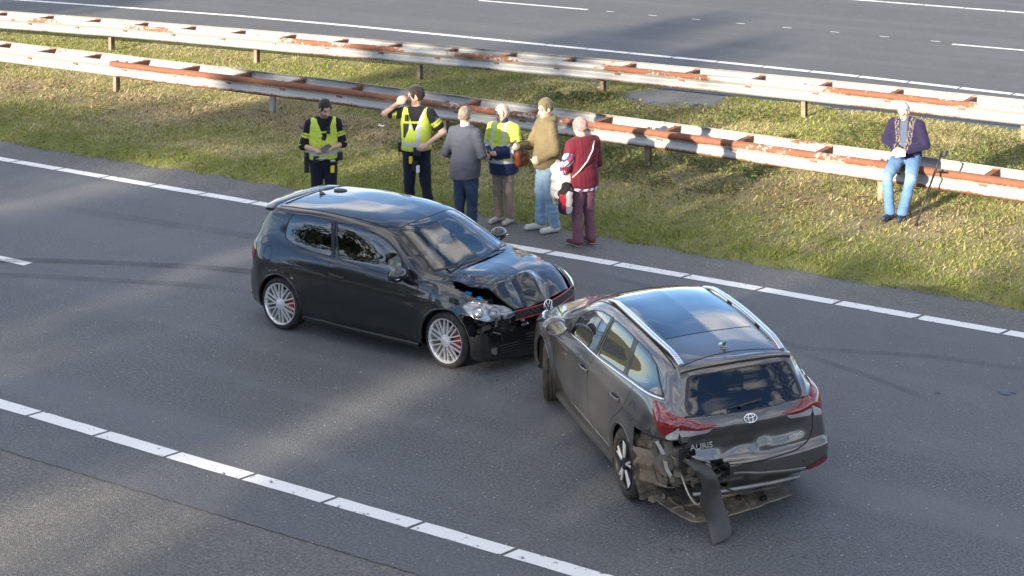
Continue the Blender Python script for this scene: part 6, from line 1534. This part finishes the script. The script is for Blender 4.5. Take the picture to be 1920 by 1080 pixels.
# --- man in slate jacket, back to the camera
def man_jacket():
    p = Pose(elL=(.30, .04, 1.13), wrL=(.235, -.17, 1.00), elR=(-.28, .0, 1.13), wrR=(-.14, -.24, 1.10), hdR=(.5, 0, 1, .9), head=(.35, .12, 0), w=1.12, belly=.03)
    P = person('man in slate grey blazer and dark jeans with his back turned', (-15.0, 19.22, 0.0), 2.75, 1.85, p, SK2, 'bystanders on the verge')
    sl = lambda V: cmask(V, (.058, .066, .090), [(((np.abs(V[:, 2] - .80) < .012)), (.05, .054, .07))])
    garment(P, 'blazer', M_CLOTH, sl, ('torso', 'armL', 'armR'), .017, (below(.80), above(1.53)), .005, .0125, 9, .93, extra=lambda v: v.cone((0, .01, .98), (0, .015, .78), .20, .212, .08))
    garment(P, 'shirt_collar', M_CLOTH, (.75, .76, .78), (), .0, (), 0, .01, 0, extra=lambda v: v.cone((0, .0, 1.49), (0, .0, 1.545), .072, .064, .01), lo=(-.15, -.15, 1.4), hi=(.15, .15, 1.65))
    garment(P, 'jeans', M_CLOTH, (.022, .042, .085), ('legs',), .022, (above(1.0), below(.08)), .006, .013, 10); shoes(P, (.03, .025, .02), (.02, .02, .02)); hair(P, (.20, .16, .13), 1.745, 1.60, .010)
    t = Geo().box((0, 0, 0), (.16, .22, .010), 0, None, .003).build('tablet', M_PHONE); t.matrix_world = P['o'].matrix_basis @ Matrix.Translation((.235, -.30, 1.035)) @ Matrix.Rotation(.35, 4, 'X'); tag(t, 'dark tablet held by the man in the slate blazer', 'tablet')
def person_hivis():
    p = Pose(elL=(.27, -.02, 1.12), wrL=(.03, -.20, 1.10), elR=(-.27, .0, 1.13), wrR=(-.15, -.23, 1.06), hdL=(-.2, .3, 1, .8), hdR=(.6, 0, .5, .8), head=(-.35, .22, 0), w=1.12, belly=.03, kneeL=(.09, -.015, .5), ankL=(.10, .025, .09), toeL=(.11, -.165, .035))
    P = person('person in yellow and navy hi-vis coat with beige trousers', (-14.86, 19.96, gh_at(-14.86, 19.96)), -.45, 1.75, p, SK2, 'bystanders on the verge')
    NB = (.018, .030, .085)
    def cf(V):
        C = cmask(V, YEL, [(V[:, 2] < .945, NB), ((V[:, 2] > .945) & (V[:, 2] < .995), GREYR), ((np.abs(V[:, 2] - 1.17) < .022), GREYR), ((np.abs(np.abs(V[:, 0]) - .10) < .022) & (V[:, 2] > 1.17), GREYR)])
        for s in (0, 1):
            on, t = sleeve(V, p, s); C[on & (t > .02)] = YEL; C[on & (t > .30) & (t < .37)] = GREYR; C[on & (t > .42)] = NB; C[on & (t > .62) & (t < .70)] = GREYR
        return C
    garment(P, 'hi_vis_coat', M_HIVIS, cf, ('torso', 'armL', 'armR'), .040, (below(.76), above(1.54)), .006, .0125, 12, .93, extra=lambda v: v.cone((0, .01, .98), (0, .015, .74), .205, .225, .08))
    garment(P, 'collar', M_CLOTH, NB, (), 0, (), 0, .01, 0, extra=lambda v: v.cone((0, .01, 1.49), (0, .0, 1.55), .085, .075, .01), lo=(-.15, -.15, 1.4), hi=(.15, .15, 1.65))
    garment(P, 'trousers', M_CLOTH, (.30, .23, .175), ('legs',), .024, (above(1.0), below(.07)), .006, .013, 13); shoes(P, (.55, .50, .45), (.6, .58, .55)); hair(P, (.42, .36, .30), 1.74, 1.58, .020, long_=.0)
    # handbag on the shoulder
    hb = empty('handbag', P['o'].matrix_basis @ Vector((.30, .03, .86)), .5078 - .45); tag(hb, 'brown leather handbag on the shoulder of the hi-vis coat', 'handbag')
    V, F = (lambda v: (v.add(lambda X, Y, Z: sd_box(X, Y, Z, (0, 0, .15), (.12, .30, .25), .05), (-.2, -.3, -.1), (.2, .3, .4)), v.wrinkle(.004), v.mesh())[-1])(Vox((-.15, -.25, -.05), (.15, .25, .4), .012)); mobj('bag_body', V, F, M_LEATHER, hb, True, np.tile(np.array((.17, .045, .018)), (len(V), 1)))
    Geo().tube([(.0, -.10, .27), (-.05, -.09, .45), (-.14, -.05, .62), (-.13, .06, .62), (-.05, .10, .45), (0, .10, .27)], .010, 7).build('bag_strap', plain('strap_brown', (.16, .05, .025), .5), hb, True)
man_jacket(); person_hivis()
def man_hoodie():
    p = Pose(elR=(-.25, -.14, 1.13), wrR=(-.12, -.36, 1.16), elL=(.27, .02, 1.13), wrL=(.14, -.15, 1.02), hdR=(.8, 0, .6, 1.0), head=(.25, .20, 0), kneeR=(-.10, -.05, .5), ankR=(-.11, -.05, .09), toeR=(-.13, -.24, .035), kneeL=(.10, .0, .5), ankL=(.11, .07, .09), toeL=(.14, -.12, .035), w=1.0)
    P = person('tall person in khaki hoodie and light blue jeans', (-14.05, 19.92, gh_at(-14.05, 19.92)), -1.10, 1.93, p, SK2, 'bystanders on the verge'); KH = (.150, .122, .066)
    garment(P, 'hoodie', M_CLOTH, KH, ('torso', 'armL', 'armR'), .026, (below(.86), above(1.56)), .006, .0125, 15, .95, extra=lambda v: (v.cone((0, .01, 1.0), (0, .01, .88), .185, .178, .08), v.ell((0, .075, 1.50), (.125, .085, .075), .04), v.cone((0, -.02, 1.49), (0, .0, 1.545), .085, .08, .02), v.ell((0, -.125, 1.02), (.14, .03, .09), .02)))
    jc = lambda V: np.array((.26, .38, .50))[None] * (1 + .28 * fbm(V[:, 0] * 9, V[:, 1] * 9, V[:, 2] * 4, seed=4)[:, None])
    garment(P, 'jeans', M_CLOTH, jc, ('legs',), .026, (above(.98), below(.06)), .007, .013, 16); shoes(P, (.62, .60, .54), (.72, .71, .68)); hair(P, (.13, .11, .06), 1.735, 1.60, .016, .006)
    ph = Geo().box((0, 0, 0), (.075, .15, .009), 0, None, .003).build('phone', M_PHONE); ph.matrix_world = P['o'].matrix_basis @ Matrix.Translation((-.085, -.465, 1.215)) @ Matrix.Rotation(.5, 4, 'X'); tag(ph, 'dark phone held out by the person in the khaki hoodie', 'phone', 'phones held by people')
def woman_maroon():
    p = Pose(elL=(.275, -.02, 1.12), wrL=(.215, -.25, 1.11), elR=(-.26, -.03, 1.12), wrR=(-.12, -.24, 1.08), hdL=(-.3, 0, 1, .8), head=(.25, .30, 0), neck=(0, -.01, 1.50), w=1.1, belly=.02)
    P = person('person in maroon cardigan and mauve trousers, back to the viewer', (-13.18, 19.58, 0.0), -2.45, 1.80, p, SK2, 'bystanders on the verge')
    mc = lambda V: np.array((.105, .012, .022))[None] * (1 + .5 * (np.sin(V[:, 0] * 120) > .2)[:, None] * .5)
    garment(P, 'cardigan', M_CLOTH, mc, ('torso', 'armL', 'armR'), .034, (below(.84), above(1.54)), .004, .0125, 18, .80, extra=lambda v: v.cone((0, .01, .98), (0, .015, .84), .195, .205, .08))
    garment(P, 'blouse_hem', M_CLOTH, lambda V: np.where((np.sin(V[:, 0] * 70 + V[:, 2] * 40) > 0)[:, None], np.array((.6, .58, .6)), np.array((.10, .08, .2))), ('torso',), .026, (below(.80), above(.90)), .004, .0125, 19, extra=lambda v: v.cone((0, .01, .95), (0, .015, .80), .19, .20, .08))
    garment(P, 'trousers', M_CLOTH, (.175, .080, .105), ('legs',), .024, (above(1.0), below(.06)), .005, .013, 20, extra=lambda v: [v.cone(k_, a_, .068, .075, .02) for k_, a_ in ((p.kneeL, p.ankL), (p.kneeR, p.ankR))]); shoes(P, (.13, .028, .030), (.62, .60, .58)); hair(P, (.34, .20, .19), 1.74, 1.58, .018)
    # scarf on the arm, strap over the back
    garment(P, 'scarf', M_CLOTH, lambda V: np.where((np.sin(V[:, 0] * 60 + V[:, 2] * 55) > .3)[:, None], np.array((.05, .05, .16)), np.where((np.sin(V[:, 1] * 80) > .6)[:, None], np.array((.45, .05, .08)), np.array((.68, .66, .66)))), (), 0, (), .006, .011, 3, lo=(.1, -.3, .9), hi=(.42, .2, 1.4), extra=lambda v: (v.cone((.265, .02, 1.27), (.29, -.03, 1.10), .085, .07, .02), v.cone((.29, -.03, 1.10), (.27, -.12, 1.0), .07, .05, .02)))
    Geo().tube([(-.12, .10, 1.47), (-.05, .165, 1.36), (.06, .185, 1.22), (.16, .15, 1.10), (.22, .06, 1.0)], .010, 7).build('bag_strap', plain('pale_strap', (.62, .58, .55), .6), P['o'], True)
    # coat over the forearm
    ct = empty('folded_coat', P['o'].matrix_basis @ Vector((.26, -.16, .62)), P['o'].rotation_euler.z); tag(ct, 'cream coat draped over the forearm of the maroon cardigan', 'coat')
    v = Vox((-.2, -.26, -.2), (.2, .26, .62), .013); v.add(lambda X, Y, Z: sd_box(X, Y, Z, (.0, .0, .30), (.20, .36, .50), .08), (-.3, -.4, -.1), (.3, .4, .7), .03); v.cone((0, -.12, .15), (.0, -.17, -.03), .06, .045, .05); v.cone((.03, .08, .2), (.03, .10, -.05), .07, .05, .05); v.wrinkle(.013, .75, 2)
    V, F = v.mesh(); mobj('coat_cloth', V, F, M_CLOTH, ct, True, np.tile(np.array((.60, .565, .52)), (len(V), 1)) * (1 + .1 * fbm(V[:, 0] * 8, V[:, 1] * 8, V[:, 2] * 8))[:, None])
    bg_ = empty('cloth_bag', P['o'].matrix_basis @ Vector((.32, .02, .47)), P['o'].rotation_euler.z); tag(bg_, 'black cloth bag with red panel hanging below the cream coat', 'bag')
    v = Vox((-.15, -.22, -.05), (.15, .22, .48), .012); v.add(lambda X, Y, Z: sd_box(X, Y, Z, (0, 0, .2), (.12, .26, .36), .06), (-.3, -.4, -.1), (.3, .4, .6)); v.cone((0, 0, .3), (-.03, -.02, .42), .09, .06, .05); v.wrinkle(.007); V, F = v.mesh()
    mobj('bag_cloth', V, F, M_CLOTH, bg_, True, cmask(V, (.016, .015, .016), [((V[:, 0] > .03) & (V[:, 1] > .0) & (V[:, 1] < .10) & (V[:, 2] > .10) & (V[:, 2] < .32), (.42, .02, .035)), ((V[:, 1] > .10) & (V[:, 2] > .05), (.55, .50, .47))]))
man_hoodie(); woman_maroon()
def man_seated():
    p = Pose(pel=(0, .06, .83), chest=(0, .0, 1.14), shL=(.20, -.01, 1.30), shR=(-.20, -.01, 1.30), neck=(0, -.03, 1.37), elL=(.30, -.04, 1.03), wrL=(.06, -.25, .965), elR=(-.30, -.03, 1.05), wrR=(-.07, -.25, .985), hdL=(-.2, .2, 1, .9), hdR=(.3, 0, -1, .9), head=(-.12, .55, 0),
             hipL=(.10, .03, .82), hipR=(-.10, .03, .82), kneeL=(.19, -.40, .60), kneeR=(-.17, -.42, .60), ankL=(.08, -.47, .09), ankR=(-.10, -.50, .09), toeL=(.09, -.65, .035), toeR=(-.14, -.68, .035), w=1.12, belly=.04, beard=(.72, .71, .69))
    uu, vv = -9.72, 23.16
    P = person('bearded person in navy cardigan sitting on the near guardrail', (uu, vv, gh_at(-9.6, 22.65) - .0), -.42, 1.80, p, SK2)
    def cf(V):
        C = np.tile(np.array((.020, .016, .050)), (len(V), 1)); x, z = V[:, 0], V[:, 2]; fr = V[:, 1] < -.03
        for s in (-1, 1):
            cxx = s * (.075 + .12 * (z - 1.0)); w_ = (np.abs(x - cxx) < .032) & fr & (z > .98); C[w_ & (np.abs(np.abs(x - cxx) - .026) < .005)] = (.20, .17, .13); C[w_ & (np.sin(z * 60 + s * x * 160) > .8)] = (.24, .20, .15)
        m = fr & (np.abs(x) < .045 + .04 * (z - 1.0)) & (z > 1.0); C[m] = (.075, .10, .15); return C
    garment(P, 'cardigan', M_CLOTH, cf, ('torso', 'armL', 'armR'), .034, (below(.80), above(1.42)), .005, .0125, 22, .88, lo=(-.62, -.80, -.02), hi=(.62, .5, 1.9))
    jc = lambda V: np.array((.085, .17, .32))[None] * (1 + .45 * fbm(V[:, 0] * 8, V[:, 1] * 6, V[:, 2] * 5, seed=4)[:, None]) + .16 * np.exp(-((V[:, 2] - .62) / .10) ** 2)[:, None] * np.array((.7, .9, 1.0))[None]
    garment(P, 'jeans', M_CLOTH, jc, ('legs',), .026, (above(.92), below(.07)), .006, .013, 23, lo=(-.62, -.80, -.02), hi=(.62, .5, 1.9)); shoes(P, (.030, .045, .085), (.03, .035, .05)); hair(P, (.36, .35, .34), 1.75, 1.60, .010)
    nb = Geo(); nb.box((0, 0, 0), (.20, .14, .012), 0, None, .003).box((.03, -.075, .012), (.15, .10, .004), .2); o = nb.build('notebook', M_PAPER); o.matrix_world = P['o'].matrix_basis @ Matrix.Translation((-.01, -.335, .945)) @ Matrix.Rotation(.35, 4, 'X') @ Matrix.Rotation(.15, 4, 'Z'); tag(o, 'white notebook in the hands of the seated person', 'notebook')
    # crutch leaning on the rail
    g0 = Vector((-9.30, 22.50, gh_at(-9.3, 22.5))); tp = Vector((-9.12, 23.06, 1.02)); cr = empty('crutch', g0); tag(cr, 'black forearm crutch leaning on the guardrail beside the seated person', 'crutch'); d = tp - g0; u_ = d.normalized(); sd_ = Vector((.874, .486, 0))
    Geo().tube([(0, 0, .02), tuple(u_ * (d.length * .72))], .015, 8).build('shaft', M_GEAR, cr, True); Geo().tube([tuple(u_ * (d.length * .70)), tuple(d)], .017, 8).build('upper_shaft', M_GEAR, cr, True)
    h0 = u_ * d.length * .74; Geo().tube([tuple(h0), tuple(h0 + sd_ * .05 + Vector((0, 0, .006))), tuple(h0 + sd_ * .13)], [.017, .016, .019], 8).build('handgrip', M_GEAR, cr, True)
    cuff = []; 
    for a in np.linspace(-2.2, 2.2, 12): cuff += [tuple(d + sd_ * (.055 + .055 * math.cos(a + math.pi)) + u_.cross(sd_) * .055 * math.sin(a) - u_ * .05), tuple(d + sd_ * (.055 + .06 * math.cos(a + math.pi)) + u_.cross(sd_) * .06 * math.sin(a) + u_ * .035)]
    mobj('cuff', cuff, [(2 * i, 2 * i + 2, 2 * i + 3, 2 * i + 1) for i in range(11)], M_GEAR, cr, True); Geo().tube([(0, 0, .0), tuple(u_ * .05)], [.017, .014], 8).build('rubber_tip', M_GEAR, cr, True)
man_seated()
# ------------------------------------------------------------------ roadside trees behind the camera: they shade the road and show in the car windows
M_BARK = plain('bark', (.09, .07, .05), .9, bump=.6, bs=25)
M_TLEAF = leafmat('tree_leaf', .3)
def gap(u, v):
    """designed light map: how far crowns are thinned to let sunlight land at (u, v) on the ground"""
    L = .06 + 0 * u
    wob = fbm(u * 1.1, v * .16, seed=51)
    back = sstep(22.2, 25.2, v + 1.6 * wob + .25 * np.clip(-24 - u, 0, 8)); tall = sstep(-24.8, -23.2, u) * sstep(-14.6, -16.6, u)
    L = np.maximum(L, back * (1 - tall * np.clip(.92 + .5 * fbm(u * 1.5, v * .12, seed=53), 0, 1)))
    L = np.maximum(L, .45 * sstep(.12, .4, wob) * sstep(20, 22, v))
    for cu, cv, ru, rv, a in ((-12.9, 23.3, .42, 1.5, .95), (-12.2, 9.9, .95, 2.4, 1.6), (-13.4, 8.6, .5, 2.0, 1.2), (-11.9, 14.0, .56, 1.9, 1.15), (-12.7, 12.4, .5, 1.1, .45), (-13.9, 10.6, .4, 1.2, .55), (-10.3, 11.2, .3, 1.2, .4), (-14.4, 13.2, .4, 1.3, .4), (-16.6, 13.4, .5, 1.5, .35), (-9.4, 22.9, 1.2, .8, .8), (-7.5, 23.6, 1.6, 1.2, .8)):
        L = np.maximum(L, a * np.exp(-(((u - cu) / ru) ** 2 + ((v - cv) / rv) ** 2)))
    L = np.where(v > 29.5, L * np.clip(.95 + 1.5 * fbm(u * .55 + 3, v * .07, seed=57), .15, 1), L)
    L = np.where(u < -45, 0, np.where(u > 8, .2, L))
    return np.clip(L, 0, 1)
TANE = math.tan(SUN_EL)
def tree(u, v, H, R, label, seed, nleaf=5000, base=.08, open_=1.0):
    r = np.random.default_rng(seed); t = empty('roadside_tree', (u, v, -.15)); tag(t, label, 'tree', 'trees along the near verge')
    G_ = Geo(); sway = r.normal(0, .25, 2)
    G_.tube([(0, 0, -.2), (sway[0] * .3, sway[1] * .3, H * .25), (sway[0], sway[1], H * .55), (sway[0] * 1.3, sway[1] * 1.3, H * .9)], [H * .024, H * .018, H * .011, .03], 9)
    nc = 34; cl = []
    for k in range(nc):
        f = r.uniform(base, 1.0); a = r.uniform(0, 2 * np.pi); rad = R * max(.15, 1 - ((f - .45) / .62) ** 2) ** .5 * r.uniform(.2, 1.0)
        c = np.array([math.cos(a) * rad, math.sin(a) * rad, H * f * .96]); cl.append((c, r.uniform(.30, .46) * R))
        zb = max(H * .12, c[2] - rad * .7); G_.tube([(sway[0] * .6, sway[1] * .6, zb), tuple(c * .6 + np.array([0, 0, zb * .4])), tuple(c)], [H * .005, H * .003, .015], 5)
    G_.build('trunk', M_BARK, t, True)
    per = nleaf // nc; P = []
    for c, rr in cl:
        d = r.normal(0, 1, (per, 3)); d /= np.linalg.norm(d, axis=1)[:, None]; d *= (r.uniform(0, 1, (per, 1)) ** .45) * rr; d[:, 2] *= .8; P.append(c + d)
    P = np.concatenate(P); lu = P[:, 0] + u + SUN_DIR.x * P[:, 2] / TANE; lv = P[:, 1] + v + SUN_DIR.y * P[:, 2] / TANE
    P = P[r.uniform(0, 1, len(P)) > np.clip(gap(lu, lv) * 1.35, 0, 1) * open_]; n = len(P)  # leaves removed to shape the sun streaks on the ground
    s = r.uniform(.17, .33, (n, 1)); e1 = r.normal(0, 1, (n, 3)); e1 /= np.linalg.norm(e1, axis=1)[:, None]; e2 = np.cross(e1, r.normal(0, 1, (n, 3))); e2 /= np.linalg.norm(e2, axis=1)[:, None]
    V = np.stack([P - e1 * s, P - e2 * s * .6, P + e1 * s, P + e2 * s * .6], 1)
    cols = np.array([(.055, .085, .02), (.08, .11, .03), (.13, .12, .03), (.05, .07, .02)])[r.integers(0, 4, n)] * r.uniform(.7, 1.3, (n, 1))
    mobj('crown', V.reshape(-1, 3), np.arange(n)[:, None] * 4 + np.array([[0, 1, 2, 3]]), M_TLEAF, t, smooth=False, col=np.repeat(cols, 4, 0))
TR = [(-96, -44, 16, 6), (-84, -42, 17, 6), (-73, -44, 16, 5.6), (-63, -42, 16.5, 5.4), (-55, -40, 17, 4.8), (-47.5, -38, 17.5, 4.6), (-40.5, -39, 17.5, 4.4), (-34.4, -38, 18.0, 4.2), (-28.6, -40, 21.0, 4.2), (-24.6, -44, 22.0, 3.4),
      (-21.4, -38, 18.6, 4.2), (-15.8, -40, 18.0, 4.2), (-10.4, -38, 17.6, 4.2), (-4.8, -41, 18.6, 4.4), (-8.2, -44, 18.6, 4.4), (-2.0, -44, 18.4, 4.4), (-19, -44, 18.6, 4.4), (1.4, -38, 17.8, 4.6), (8.4, -40, 17.0, 4.8), (17, -42, 17, 5.4), (28, -44, 17, 6), (40, -44, 17, 6),
      (-37.0, -48, 19.0, 4.4), (-31.0, -49, 21.0, 4.2), (-18.6, -48, 20.0, 4.4), (-13.0, -49, 19.4, 4.4), (-7.4, -48, 19.6, 4.4), (-1.6, -49, 19.2, 4.4), (5, -48, 19.6, 4.6)]
for i_, (a_, b_, H_, R_) in enumerate(TR):
    tree(a_, b_, H_, R_, 'tall leafy roadside tree on the near verge behind the viewer', 100 + i_)
tree(-44.0, -18.5, 15.6, 4.2, 'round leafy roadside tree standing apart nearer the road', 160, 5000, .12, 0.0)
